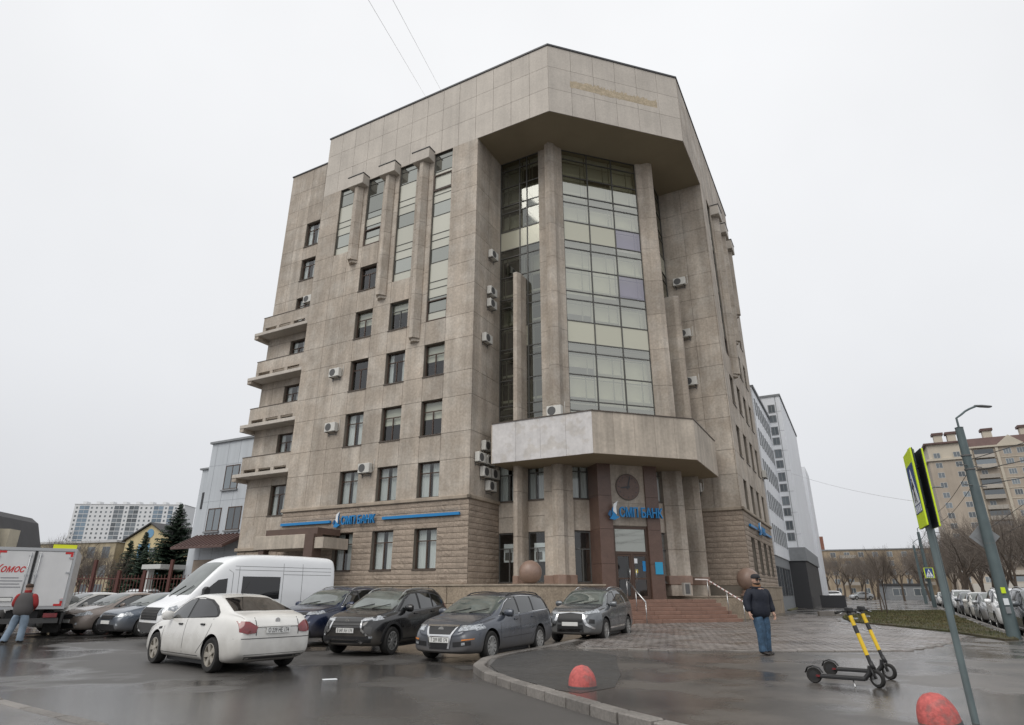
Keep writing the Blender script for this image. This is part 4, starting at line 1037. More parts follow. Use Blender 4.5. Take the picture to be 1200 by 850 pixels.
def car(name, label, P, pos, head, group='cars parked in front of the building'):
    """P: dict of dimensions. Local x forward. Returns the root."""
    L, W, H, wb, r = P['L'], P['W'], P['H'], P['wb'], P['r']
    xr, xf = -L / 2, L / 2
    xaf = xf - P['fo']; xar = xaf - wb     # axles
    zb0 = P.get('clear', .19)
    top = P['top']; belt = P['belt']       # tables of (x, z)
    cowl, ws, rs, rw = P['cowl'], P['ws'], P['rs'], P['rw']   # x of windscreen base, roof front, roof rear, rear window base
    tw = P.get('tumble', .80)
    hw = W / 2
    xs = sorted(set([xr, xr + .05, xr + .16, xr + .45, rw - .02 if rw > xr + .5 else xr + .6, rs, (rs + ws) / 2 - .35, (rs + ws) / 2 + .2, ws, (ws + cowl) / 2, cowl, cowl + .12, (cowl + xf) / 2, xf - .55, xf - .28, xf - .1, xf - .02] + [xaf, xar]))
    xs = [x for i, x in enumerate(xs) if i == 0 or x - xs[i - 1] > .035]
    rows = []
    for x in xs:
        zt = interp(top, x); zbelt = min(interp(belt, x), zt - .02)
        f = interp([(xr, P.get('wr', .80)), (xr + .12, P.get('wr', .80) + .09), (xr + .5, .965), (xr + 1.2, 1), (xf - 1.3, 1), (xf - .6, .965), (xf - .2, .88), (xf - .05, .74), (xf, .66)], x)
        gh = max(0., min(1., (zt - zbelt) / .3))
        zb = interp([(xr, zb0 + .16), (xr + .25, zb0 + .02), (xr + .6, zb0), (xf - .6, zb0), (xf - .2, zb0 + .0), (xf, zb0 + .07)], x)
        rows.append(dict(x=x, zt=zt, zbelt=zbelt, w=hw * f, gh=gh, zb=zb))
    def ring(q):
        w, zb, zl, zt, gh = q['w'], q['zb'], q['zbelt'], q['zt'], q['gh']
        wt = w * (.90 * (1 - gh) + tw * gh); sh = w * .955
        zm = zt - (zt - zl) * .16 - .01
        return [(0, zb), (w * .84, zb), (w * .985, zb + .06), (w * 1.01, zb + (zl - zb) * .38), (w * 1.0, zb + (zl - zb) * .74), (sh, zl - .01), (sh * (1 - .2 * (1 - gh)) - .012 * gh, zl + .03 * gh + (zt - zl) * .3 * (1 - gh)), (wt, zm), (wt * .86, zt - .012), (wt * .5, zt - .002), (0, zt + .012)]
    me = smoothbody(rows, ring); pj = Proj(me)
    cut = []
    for xa in (xar, xaf):
        cut.append(MB().lathe([(.001, -W), (r + .055, -W), (r + .055, W), (.001, W)], 40, 0, lambda x, y, z, xa=xa: (xa + x, z, r + .01 + y)).mesh('cut', MT['trim']))
    bme = bool_cut(me, cut, [MT[P['paint']]])
    bme.name = 'body'
    root = empty(name, (pos[0], pos[1], P.get('z', 0)), head); tag(root, label, P.get('cat', 'car'), group)
    body = mesh_obj('body', bme, root)
    # under tray
    MB().box(xar + r + .05, xaf - r - .05, -hw * .8, hw * .8, zb0 - .06, zb0 + .05).build('underside', MT['trim'], root)
    add_wheels(root, r, .21, (xar, xaf), W - .235, P.get('wheel', 'five'), P.get('rim', 'rim'))
    # arches lip / cladding
    if P.get('clad'):
        for xa in (xar, xaf):
            for sy in (1, -1):
                n = 14; ro, ri = r + .125, r + .057
                a0, a1 = R(-12), R(192)
                po = [(xa + ro * math.cos(a0 + (a1 - a0) * k / n), r + .01 + ro * math.sin(a0 + (a1 - a0) * k / n)) for k in range(n + 1)]
                pi = [(xa + ri * math.cos(a0 + (a1 - a0) * k / n), r + .01 + ri * math.sin(a0 + (a1 - a0) * k / n)) for k in range(n + 1)]
                pj.put('arch_trim', 'trim', root, po + pi[::-1], 'y', .006, .12, sy, th=.012)
        for sy in (1, -1): pj.put('sill_trim', 'trim', root, [(xar + r + .1, zb0 + .03), (xaf - r - .1, zb0 + .03), (xaf - r - .1, zb0 + .15), (xar + r + .1, zb0 + .15)], 'y', .006, .2, sy, th=.012)
    # side glass
    for sy in (1, -1):
        trim_o = P['dlo']
        pj.put('window_trim', P.get('dlo_trim', 'trim'), body, trim_o, 'y', .003, .09, sy)
        if P.get('dlo_trim'):
            cx_, cz_ = sum(p[0] for p in trim_o) / len(trim_o), sum(p[1] for p in trim_o) / len(trim_o)
            pj.put('window_pillar', 'trim', body, [(cx_ + (x - cx_) * .982, cz_ + (z - cz_) * .93) for x, z in trim_o], 'y', .0055, .09, sy)
        for k, poly in enumerate(P['panes']): pj.put('side_window', P.get('rear_glass', 'car_glass') if k else 'car_glass', root, poly, 'y', .008, .09, sy)
        for ln in P.get('seams', []): pj.line('door_seam', 'trim', body, ln, 'y', .012, .003, sy)
        for hx, hz in P.get('handles', []):
            h, nn, i, d = pj.t.ray_cast(Vector((hx, sy * 5, hz)), Vector((0, -sy, 0)))
            if h: MB().box(hx - .085, hx + .085, h.y - .005 * sy, h.y + .03 * sy, hz - .018, hz + .018).build('door_handle', MT[P.get('handle_m', P['paint'])], root, bevel=.008)
        for nm, m, poly in P.get('side_extra', []): pj.put(nm, m, root, poly, 'y', .006, .1, sy)
    # screens
    wsw = lambda x: interp([(ws, hw * tw * .90), (cowl, hw * .86)], x)
    pj.put('windscreen', 'car_glass_screen', root, [(ws + .0, wsw(ws)), (ws + .0, -wsw(ws)), (cowl + .03, -wsw(cowl)), (cowl + .07, 0), (cowl + .03, wsw(cowl))][::-1], 'z', .006, .1)
    for sy in (1, -1): pj.line('bonnet_seam', 'trim', body, [(cowl + .06, sy * hw * .80), ((cowl + xf) / 2, sy * hw * .78), (xf - .38, sy * hw * .66)], 'z', .014, .003)
    pj.line('bonnet_seam', 'trim', body, [(-hw * .5, interp(top, xf - .14) - .03), (0, interp(top, xf - .14) - .02), (hw * .5, interp(top, xf - .14) - .03)], 'x', .012, .003, 1)
    for sy in (.12, -.45):
        MB().tube([(cowl + .08, hw * sy, interp(top, cowl + .08) + .03), (cowl - .12, hw * (sy + .5), interp(top, cowl - .12) + .028)], .01, 5).build('wiper', MT['trim'], root)
    rwz = P['rearglass']     # outline (y,z) or top projection
    if P['rear_axis'] == 'z': pj.put('rear_window', P.get('rear_glass', 'car_glass'), root, rwz, 'z', .006, .1)
    else: pj.put('rear_window', P.get('rear_glass', 'car_glass'), root, rwz, 'x', .006, .1, -1)
    # faces
    def half(poly): return [(-a, b) for a, b in poly][::-1]
    for nm, m, poly, *rest in P.get('front', []):
        th = rest[0] if rest else 0
        if min(p[0] for p in poly) < -.01: pj.put(nm, m, root, poly, 'x', .006 + .004 * len(rest), .08, 1, th)
        else:
            pj.put(nm, m, root, poly, 'x', .006, .08, 1, th); pj.put(nm, m, root, half(poly), 'x', .006, .08, 1, th)
    for nm, m, poly, *rest in P.get('rear', []):
        th = rest[0] if rest else 0
        if min(p[0] for p in poly) < -.01: pj.put(nm, m, root, poly, 'x', .006, .08, -1, th)
        else:
            pj.put(nm, m, root, poly, 'x', .006, .08, -1, th); pj.put(nm, m, root, half(poly), 'x', .006, .08, -1, th)
    for nm, m, poly in P.get('lamp_side', []):
        for sy in (1, -1): pj.put(nm, m, root, poly, 'y', .008, .08, sy)
    mirror_part(root, cowl - .42, hw * .93, interp(belt, cowl - .4) + .0, P.get('mirror_m', P['paint']))
    if P.get('rails'):
        for sy in (1, -1):
            pts = []; n = 10; x0, x1 = P['rails']
            for k in range(n + 1):
                x = x0 + (x1 - x0) * k / n; hh = pj.t.ray_cast(Vector((x, sy * hw * tw * .80, 5)), Vector((0, 0, -1)))[0]; pts.append((x, hh.y, hh.z + (.035 if 0 < k < n else .0)))
            MB().tube(pts, .016, 6).build('roof_rail', MT[P.get('rail_m', 'chrome')], root)
    if P.get('plate_f'): plate_part(root, pj.t.ray_cast(Vector((5, 0, P['plate_f'][0])), Vector((-1, 0, 0)))[0].x + .02, P['plate_f'][0], 1, P['plate_f'][1])
    if P.get('plate_r'): plate_part(root, pj.t.ray_cast(Vector((-5, 0, P['plate_r'][0])), Vector((1, 0, 0)))[0].x - .02, P['plate_r'][0], -1, P['plate_r'][1])
    for (nm, m, x, y, z, rr) in P.get('emblem', []):
        sg = 1 if x > 0 else -1
        h = pj.t.ray_cast(Vector((5 * sg, y, z)), Vector((-sg, 0, 0)))[0]
        if h:
            n = 20; b = MB(); vs = [(h.x + sg * d, y + rr * math.cos(2 * math.pi * k / n), z + rr * .9 * math.sin(2 * math.pi * k / n)) for d in (0, .02) for k in range(n)]
            b.add(vs, [(k, (k + 1) % n, n + (k + 1) % n, n + k) for k in range(n)] + [tuple(range(n)), tuple(range(n, 2 * n))]); b.build(nm, MT[m], root)
    if P.get('aerial'): ax, az_ = P['aerial']; MB().tube([(ax, 0, interp(top, ax)), (ax - .25, 0, interp(top, ax) + .28)], .006, 5).build('aerial', MT['trim'], root)
    return root
def dlo(pts): return pts

# ---- white saloon seen from behind
sedan = dict(L=4.6, W=1.80, H=1.48, wb=2.69, fo=.93, r=.325, clear=.17, paint='paint_white', rim='rim_dirty', wheel='five', tumble=.77, wr=.80,
    top=[(-2.3, .80), (-2.22, 1.03), (-2.1, 1.09), (-1.72, 1.13), (-1.35, 1.25), (-.95, 1.39), (-.55, 1.465), (-.1, 1.49), (.25, 1.475), (.62, 1.39), (1.0, 1.17), (1.25, 1.02), (1.6, .95), (2.0, .86), (2.18, .76), (2.3, .55)],
    belt=[(-2.3, .80), (-2.15, 1.0), (-1.6, 1.03), (-.9, 1.0), (.5, .94), (1.1, .91), (2.0, .78), (2.3, .5)],
    cowl=1.18, ws=.38, rs=-.78, rw=-1.74,
    dlo=[(1.02, .95), (.9, 1.04), (.58, 1.25), (.22, 1.385), (-.25, 1.405), (-.72, 1.36), (-1.08, 1.24), (-1.3, 1.12), (-1.34, 1.04), (-1.25, 1.02)],
    panes=[[(.94, .975), (.82, 1.06), (.54, 1.24), (.2, 1.36), (-.02, 1.37), (-.02, .985)], [(-.1, .99), (-.1, 1.372), (-.3, 1.375), (-.7, 1.33), (-1.02, 1.22), (-1.24, 1.1), (-1.27, 1.05), (-1.2, 1.045)]],
    rear_glass='car_tint', rear_axis='z', rearglass=[(-.86, .50), (-.82, 0), (-.86, -.50), (-1.66, -.66), (-1.74, 0), (-1.66, .66)],
    seams=[[(.98, .35), (1.02, .6), (.98, .93)], [(-.06, .3), (-.06, .97)], [(-.72, .33), (-1.05, .6), (-1.2, .85), (-1.22, 1.0)], [(-.8, .28), (1.0, .28)]],
    handles=[(.18, .86), (-.86, .88)], handle_m='trim', side_extra=[('side_vent', 'trim', [(1.12, .74), (1.3, .72), (1.3, .77), (1.12, .79)])],
    rear=[('tail_light', 'lamp_red', [(.44, .86), (.48, .75), (.64, .73), (.775, .77), (.775, .97), (.60, .96)], .012), ('bumper_seam', 'trim', [(-.82, .64), (.82, .64), (.82, .652), (-.82, .652)]), ('boot_seam', 'trim', [(.455, .70), (.47, .70), (.475, 1.03), (.46, 1.03)]), ('diffuser', 'trim_grey', [(-.6, .26), (.6, .26), (.66, .36), (-.66, .36)]), ('plate_garnish', 'paint_white', [(-.44, .86), (.44, .86), (.44, .89), (-.44, .89)], .03)],
    lamp_side=[],
    plate_r=(.79, 'О 239 НЕ 174'), emblem=[('emblem', 'chrome', -2.3, 0, .97, .055)], aerial=(-.62, 1.4),
    front=[('headlight', 'lamp_clear', [(.48, .62), (.84, .66), (.84, .78), (.55, .72)], .01), ('grille', 'trim', [(-.45, .45), (.45, .45), (.5, .66), (-.5, .66)])])
car('white_saloon_car', 'dirty white saloon car seen from behind with dark rear window', sedan, (-6.55, 15.1), R(140))

# ---- black crossover
xray = dict(L=4.17, W=1.81, H=1.645, wb=2.59, fo=.86, r=.335, clear=.22, paint='paint_black', wheel='ten', tumble=.78, wr=.80, clad=True, rails=(-1.55, .35), rail_m='rim',
    top=[(-2.08, .9), (-2.04, 1.15), (-1.95, 1.33), (-1.75, 1.5), (-1.45, 1.575), (-.9, 1.61), (-.2, 1.61), (.15, 1.58), (.5, 1.44), (.9, 1.18), (1.05, 1.08), (1.5, 1.01), (1.85, .93), (2.0, .84), (2.08, .60)],
    belt=[(-2.08, .9), (-1.9, 1.12), (-1.2, 1.1), (.3, 1.03), (1.0, .98), (1.8, .86), (2.08, .55)],
    cowl=1.02, ws=.22, rs=-1.4, rw=-1.9,
    dlo=[(.92, 1.02), (.5, 1.33), (.12, 1.49), (-.5, 1.52), (-1.1, 1.49), (-1.5, 1.4), (-1.72, 1.22), (-1.66, 1.15)],
    panes=[[(.82, 1.05), (.46, 1.31), (.12, 1.46), (-.1, 1.47), (-.1, 1.06)], [(-.2, 1.07), (-.2, 1.475), (-.5, 1.48), (-.86, 1.47), (-.86, 1.1)], [(-.94, 1.11), (-.94, 1.46), (-1.1, 1.455), (-1.45, 1.38), (-1.62, 1.24), (-1.58, 1.19)]],
    rear_axis='x', rearglass=[(-.55, 1.2), (.55, 1.2), (.48, 1.47), (-.48, 1.47)],
    seams=[[(.86, .4), (.92, .7), (.86, .98)], [(-.15, .36), (-.15, 1.05)], [(-.75, .36), (-1.05, .65), (-.95, 1.08)]], handles=[(.1, .96), (-.85, .99)],
    front=[('headlight', 'lamp_clear', [(.40, .80), (.74, .86), (.78, .93), (.44, .90)], .012), ('grille', 'trim_grey', [(-.42, .72), (.42, .72), (.40, .88), (-.40, .88)], .008), ('grille_bar', 'trim', [(-.42, .79), (.42, .79), (.42, .815), (-.42, .815)], .02),
           ('chrome_curve', 'chrome', [(.40, .82), (.72, .88), (.72, .90), (.40, .845)], .014), ('chrome_curve', 'chrome', [(.42, .84), (.46, .80), (.50, .62), (.66, .50), (.62, .475), (.46, .6), (.42, .76)], .02), ('lower_bumper', 'trim', [(-.7, .27), (.7, .27), (.74, .47), (-.74, .47)], .006), ('skid_trim', 'chrome', [(-.38, .40), (.38, .40), (.55, .33), (.5, .30), (.36, .365), (-.36, .365), (-.5, .30), (-.55, .33)], .02), ('fog_bezel', 'trim_grey', [(.52, .55), (.72, .52), (.72, .68), (.55, .70)], .008), ('fog_light', 'lamp_clear', [(.68, .42), (.74, .42), (.74, .47), (.68, .47)], .01)],
    rear=[('tail_light', 'lamp_red', [(.62, 1.0), (.8, 1.0), (.78, 1.22), (.66, 1.2)], .01)], lamp_side=[('tail_light', 'lamp_red', [(-1.98, 1.05), (-1.72, 1.1), (-1.75, 1.2), (-2.0, 1.22)]), ('headlight', 'lamp_clear', [(1.55, .86), (1.86, .82), (1.82, .92), (1.6, .95)])],
    plate_f=(.60, 'В 047 АН 174'), emblem=[('emblem', 'chrome', 2, 0, .80, .075)])
car('black_crossover_car', 'black crossover car with chrome curves round its grille', xray, (-3.45, 18.75), R(-112))

# ---- grey estate
wagon = dict(L=4.77, W=1.83, H=1.52, wb=2.71, fo=.92, r=.325, clear=.17, paint='paint_grey', wheel='cap', tumble=.79, wr=.82, rails=(-1.85, .2), rail_m='trim',
    top=[(-2.38, .8), (-2.33, 1.02), (-2.25, 1.2), (-2.05, 1.38), (-1.75, 1.47), (-1.0, 1.50), (-.2, 1.505), (.15, 1.48), (.55, 1.37), (.95, 1.15), (1.2, 1.01), (1.6, .95), (2.05, .86), (2.25, .77), (2.38, .55)],
    belt=[(-2.38, .8), (-2.2, 1.03), (-1.2, 1.0), (.4, .95), (1.1, .92), (2.0, .80), (2.38, .5)],
    cowl=1.16, ws=.3, rs=-1.75, rw=-2.2,
    dlo=[(1.0, .96), (.55, 1.26), (.18, 1.4), (-.5, 1.43), (-1.3, 1.41), (-1.85, 1.34), (-2.05, 1.15), (-1.98, 1.06)], dlo_trim='chrome',
    panes=[[(.93, .985), (.53, 1.245), (.18, 1.38), (.0, 1.385), (.0, .99)], [(-.08, .99), (-.08, 1.39), (-.5, 1.405), (-.86, 1.4), (-.86, 1.03)], [(-.95, 1.035), (-.95, 1.395), (-1.3, 1.385), (-1.8, 1.32), (-1.98, 1.15), (-1.94, 1.09)]],
    rear_axis='x', rearglass=[(-.58, 1.08), (.58, 1.08), (.5, 1.38), (-.5, 1.38)],
    seams=[[(1.0, .34), (1.04, .6), (1.0, .94)], [(-.04, .3), (-.04, .97)], [(-.62, .33), (-1.0, .62), (-.9, 1.0)], [(-.7, .5), (.95, .47)]], handles=[(.2, .87), (-.8, .9)],
    front=[('headlight', 'lamp_clear', [(.46, .66), (.80, .70), (.82, .80), (.50, .79)], .012), ('grille_frame', 'chrome', [(-.44, .80), (.44, .80), (.32, .56), (.27, .30), (.22, .30), (.25, .55), (-.25, .55), (-.22, .30), (-.27, .30), (-.32, .56)], .012), ('grille', 'trim', [(-.37, .765), (.37, .765), (.28, .60), (-.28, .60)], .02), ('lower_grille', 'trim', [(-.22, .30), (.22, .30), (.24, .42), (-.24, .42)], .014), ('side_intake', 'trim', [(.36, .34), (.76, .38), (.76, .47), (.36, .44)], .006), ('indicator', 'lamp_amber', [(.58, .47), (.80, .50), (.80, .52), (.58, .5)], .012), ('fog_light', 'lamp_clear', [(.58, .38), (.66, .385), (.66, .44), (.58, .435)], .012), ('chin', 'trim', [(-.7, .19), (.7, .19), (.7, .24), (-.7, .24)])],
    rear=[('tail_light', 'lamp_red', [(.58, .85), (.8, .85), (.78, 1.05), (.6, 1.03)], .01)], lamp_side=[('tail_light', 'lamp_red', [(-2.3, .9), (-2.08, .93), (-2.1, 1.05), (-2.3, 1.06)]), ('headlight', 'lamp_clear', [(1.72, .72), (2.05, .68), (2.1, .79), (1.78, .82)])],
    plate_f=(.48, 'Т 209 МВ 174'), emblem=[('emblem', 'chrome', 2, 0, .69, .075)])
car('grey_estate_car', 'grey estate car with silver wheel covers standing beside the curved kerb', wagon, (-.6, 17.5), R(-117))

# ---- dark grey SUV by the steps
suv = dict(L=4.69, W=1.82, H=1.71, wb=2.67, fo=.98, r=.36, clear=.24, paint='paint_outlander', wheel='ten', tumble=.78, wr=.82, rails=(-1.8, .1),
    top=[(-2.34, .9), (-2.3, 1.15), (-2.2, 1.4), (-2.0, 1.56), (-1.6, 1.64), (-.8, 1.68), (-.1, 1.67), (.2, 1.63), (.55, 1.5), (.95, 1.24), (1.15, 1.13), (1.6, 1.08), (2.05, 1.0), (2.24, .9), (2.34, .62)],
    belt=[(-2.34, .9), (-2.2, 1.15), (-1.2, 1.13), (.4, 1.06), (1.1, 1.02), (2.0, .92), (2.34, .6)],
    cowl=1.12, ws=.3, rs=-1.75, rw=-2.15,
    dlo=[(.98, 1.07), (.55, 1.4), (.2, 1.55), (-.5, 1.59), (-1.3, 1.57), (-1.8, 1.48), (-2.0, 1.3), (-1.9, 1.18)], dlo_trim='chrome',
    panes=[[(.9, 1.1), (.52, 1.38), (.2, 1.525), (.0, 1.535), (.0, 1.11)], [(-.08, 1.11), (-.08, 1.54), (-.5, 1.56), (-.86, 1.555), (-.86, 1.15)], [(-.95, 1.155), (-.95, 1.55), (-1.3, 1.54), (-1.74, 1.46), (-1.93, 1.3), (-1.86, 1.21)]],
    rear_axis='x', rearglass=[(-.58, 1.2), (.58, 1.2), (.5, 1.54), (-.5, 1.54)],
    seams=[[(.98, .42), (1.02, .7), (.98, 1.04)], [(-.04, .38), (-.04, 1.08)], [(-.62, .4), (-.98, .7), (-.9, 1.12)]], handles=[(.2, .98), (-.8, 1.02)], side_extra=[('side_moulding', 'chrome', [(-.75, .42), (.95, .40), (.95, .45), (-.75, .48)])],
    front=[('headlight', 'lamp_clear', [(.42, .84), (.82, .90), (.82, .98), (.46, .94)], .012), ('grille', 'trim', [(-.40, .62), (.40, .62), (.40, .88), (-.40, .88)], .006), ('chrome_wing', 'chrome', [(.0, .90), (.40, .86), (.48, .92), (.0, .95)], .018), ('chrome_wing', 'chrome', [(.40, .86), (.46, .84), (.56, .60), (.78, .46), (.76, .42), (.50, .54), (.42, .70)], .02), ('lower_bumper', 'trim', [(-.44, .34), (.44, .34), (.42, .55), (-.42, .55)], .006), ('skid_trim', 'chrome', [(-.42, .36), (.42, .36), (.36, .44), (-.36, .44)], .014), ('fog_bezel', 'trim', [(.60, .60), (.76, .58), (.76, .70), (.62, .72)], .008)],
    rear=[('tail_light', 'lamp_red', [(.5, 1.0), (.8, 1.0), (.8, 1.12), (.5, 1.1)], .01)], lamp_side=[('headlight', 'lamp_clear', [(1.75, .93), (2.05, .88), (2.1, .96), (1.8, 1.0)])],
    plate_f=(.57, None))
car('grey_suv_car', 'dark grey off-road car with chrome front parked by the granite steps', suv, (2.8, 22.9), R(-115))

# ---- dark blue SUV between van and black crossover
import copy
suv2 = copy.deepcopy(suv); suv2.update(paint='paint_blue', wheel='six', H=1.67, rail_m='rim', front=[('headlight', 'lamp_clear', [(.46, .88), (.82, .90), (.82, .98), (.48, .97)], .012), ('grille', 'trim', [(-.46, .70), (.46, .70), (.46, .95), (-.46, .95)], .006), ('grille_bar', 'chrome', [(-.46, .84), (.46, .84), (.46, .87), (-.46, .87)], .014), ('lower_bumper', 'trim', [(-.7, .3), (.7, .3), (.7, .45), (-.7, .45)], .006)], plate_f=(.55, None), side_extra=[('side_moulding', 'chrome', [(-.75, .40), (.95, .38), (.95, .41), (-.75, .43)])])
car('blue_suv_car', 'dark blue off-road car parked between white van and black crossover', suv2, (-5.75, 21.6), R(-109))

# ---- three cars in front of the fence
hatch = copy.deepcopy(sedan)
hatch.update(L=4.4, paint='paint_white', plate_r=None, emblem=[], aerial=None, rearglass=[(-.86, .50), (-.86, -.50), (-1.66, -.62), (-1.66, .62)], wheel='ten', rim='rim', plate_f=(.5, None), clear=.18,
    front=[('headlight', 'lamp_clear', [(.44, .66), (.82, .70), (.82, .82), (.5, .78)], .012), ('grille', 'trim', [(-.36, .60), (.36, .60), (.40, .72), (-.40, .72)], .008), ('grille_bar', 'chrome', [(-.40, .72), (.40, .72), (.40, .74), (-.40, .74)], .014), ('lower_bumper', 'trim', [(-.6, .26), (.6, .26), (.5, .42), (-.5, .42)], .008), ('fog_light', 'lamp_clear', [(.60, .38), (.68, .38), (.68, .46), (.6, .46)], .01)], lamp_side=[('headlight', 'lamp_clear', [(1.7, .74), (2.0, .70), (2.05, .82), (1.78, .84)])])
hatch['top'] = [(x * 4.4 / 4.6, z + .02) for x, z in sedan['top']]; hatch['belt'] = [(x * 4.4 / 4.6, z) for x, z in sedan['belt']]
c1 = copy.deepcopy(hatch); c1['clear'] = .2
car('white_crossover_car', 'white car parked furthest back next to the delivery truck', c1, (-17.6, 27.6), R(-122))
c2 = copy.deepcopy(hatch); c2.update(paint='paint_beige')
car('beige_saloon_car', 'beige saloon car parked between white and blue-grey cars', c2, (-15.4, 26.4), R(-121))
c3 = copy.deepcopy(hatch); c3.update(paint='paint_bluegrey')
car('bluegrey_liftback_car', 'blue-grey car with dark grille parked next to the white van', c3, (-13.4, 25.5), R(-120))

# ---- high-roof white van
def van(pos, head):
    L, W, H = 6.0, 2.0, 2.8; hw = W / 2
    top = [(-3.0, 2.3), (-2.98, 2.62), (-2.9, 2.72), (-1.5, 2.76), (.3, 2.74), (.85, 2.66), (1.3, 2.42), (1.75, 1.98), (2.15, 1.52), (2.35, 1.32), (2.75, 1.18), (2.92, 1.05), (3.0, .8)]
    belt = [(-3.0, 1.25), (1.0, 1.25), (2.1, 1.2), (2.8, .98), (3.0, .7)]
    xs = [-3.0, -2.97, -2.85, -2.4, -1.4, -.4, .3, .8, 1.05, 1.3, 1.55, 1.8, 2.0, 2.2, 2.35, 2.6, 2.8, 2.93, 2.99]
    rows = []
    for x in xs:
        zt = interp(top, x); zl = min(interp(belt, x), zt - .03); f = interp([(-3, .93), (-2.9, .985), (-2, 1), (1.6, 1), (2.4, .96), (2.8, .88), (3, .78)], x)
        rows.append(dict(x=x, zt=zt, zl=zl, w=hw * f, zb=interp([(-3, .42), (-2.5, .36), (2.5, .3), (3, .34)], x), gh=max(0, min(1, (zt - zl) / .8))))
    def ring(q):
        w, zb, zl, zt, gh = q['w'], q['zb'], q['zl'], q['zt'], q['gh']; wt = w * (.88 + .0 * gh)
        return [(0, zb), (w * .9, zb), (w * .99, zb + .05), (w * 1.01, zb + (zl - zb) * .5), (w, zl - .04), (w * .995, zl + .02), (w * (.97 - .05 * (1 - gh)), zl + (zt - zl) * .45), (w * (.92 - .08 * (1 - gh)), zl + (zt - zl) * .86), (w * .82, zt - .03), (w * .5, zt - .005), (0, zt + .01)]
    me = smoothbody(rows, ring); pj = Proj(me); r = .35; xaf, xar = 2.02, -1.65
    cut = [MB().lathe([(.001, -W), (r + .06, -W), (r + .06, W), (.001, W)], 40, 0, lambda x, y, z, xa=xa: (xa + x, z, r + .02 + y)).mesh('cut', MT['trim']) for xa in (xaf, xar)]
    bme = bool_cut(me, cut, [MT['paint_van']]); bme.name = 'body'
    root = empty('white_van', (pos[0], pos[1], 0), head); tag(root, 'tall white high-roof van with black front grille', 'van', 'cars parked in front of the building')
    body = mesh_obj('body', bme, root); add_wheels(root, r, .23, (xar, xaf), W - .26, 'six', 'rim')
    MB().box(xar + .45, xaf - .45, -.8, .8, .26, .4).build('underside', MT['trim'], root)
    pj.put('windscreen', 'car_glass_screen', root, [(1.24, .74), (1.24, -.74), (2.22, -.84), (2.27, 0), (2.22, .84)][::-1], 'z', .006, .1)
    for sy in (1, -1):
        pj.put('side_window', 'car_tint', root, [(2.02, 1.3), (1.72, 1.62), (1.42, 1.88), (1.12, 1.93), (1.12, 1.32)], 'y', .006, .1, sy)
        pj.put('cargo_window', 'car_tint', root, [(.62, 1.28), (.62, 2.0), (-.75, 2.0), (-.75, 1.28)], 'y', .006, .15, sy)
        for ln in ([(.95, .45), (.95, 2.1), (1.1, 2.2)], [(.75, .45), (.75, 2.3)], [(-.85, .45), (-.85, 2.45)], [(.9, 2.2), (-2.8, 2.2)], [(.9, 2.32), (-2.8, 2.32)], [(-.85, 2.08), (-2.8, 2.08)], [(-2.8, .8), (.7, .8)], [(-1.6, .45), (-1.6, 2.45)], [(2.05, .75), (2.0, 1.2)]):
            pj.line('body_seam', 'trim_grey', body, ln, 'y', .012, .003, sy)
        pj.put('side_moulding', 'trim', root, [(-1.1, .5), (1.5, .5), (1.5, .62), (-1.1, .62)], 'y', .008, .3, sy, th=.02)
        MB().box(.98, 1.10, sy * (hw + .0), sy * (hw + .03), 1.08, 1.12).build('door_handle', MT['trim'], root)
        MB().prism([(1.78, 1.22), (1.92, 1.24), (1.95, 1.6), (1.86, 1.68), (1.76, 1.6)], hw * .99 + .06, hw + .26, 0, (lambda x, y, z, sy=sy: (x, sy * z, y))).build('mirror', MT['trim'], root, bevel=.02)
        pj.put('headlight', 'lamp_clear', root, [(2.5, .98), (2.75, .92), (2.8, 1.05), (2.55, 1.13)], 'y', .008, .1, sy)
    f = lambda nm, m, poly, th=.006: pj.put(nm, m, root, poly, 'x', .006, .1, 1, th)
    f('grille', 'trim', [(-.62, .70), (.62, .70), (.64, 1.06), (-.64, 1.06)], .01); f('lower_bumper', 'trim_grey', [(-.85, .34), (.85, .34), (.85, .62), (-.85, .62)], .02)
    for s in (1, -1): f('headlight', 'lamp_clear', [(s * .64, .84), (s * .86, .86), (s * .84, 1.06), (s * .66, 1.06)], .012); f('fog_light', 'lamp_clear', [(s * .66, .46), (s * .76, .46), (s * .76, .55), (s * .66, .55)], .024)
    for k in range(4): f('grille_bar', 'trim_grey', [(-.6, .75 + k * .08), (.6, .75 + k * .08), (.6, .77 + k * .08), (-.6, .77 + k * .08)], .02)
    plate_part(root, 2.98, .6, 1, None)
    for y in (.1, -.5): MB().tube([(2.3, y, 1.38), (2.02, y + .5, 1.7)], .012, 5).build('wiper', MT['trim'], root)
    for s in (1, -1): pj.put('tail_light', 'lamp_red', root, [(s * .84, .9), (s * .95, .9), (s * .95, 1.5), (s * .84, 1.5)], 'x', .006, .2, -1)
    return root
van((-9.35, 22.8), R(-131))

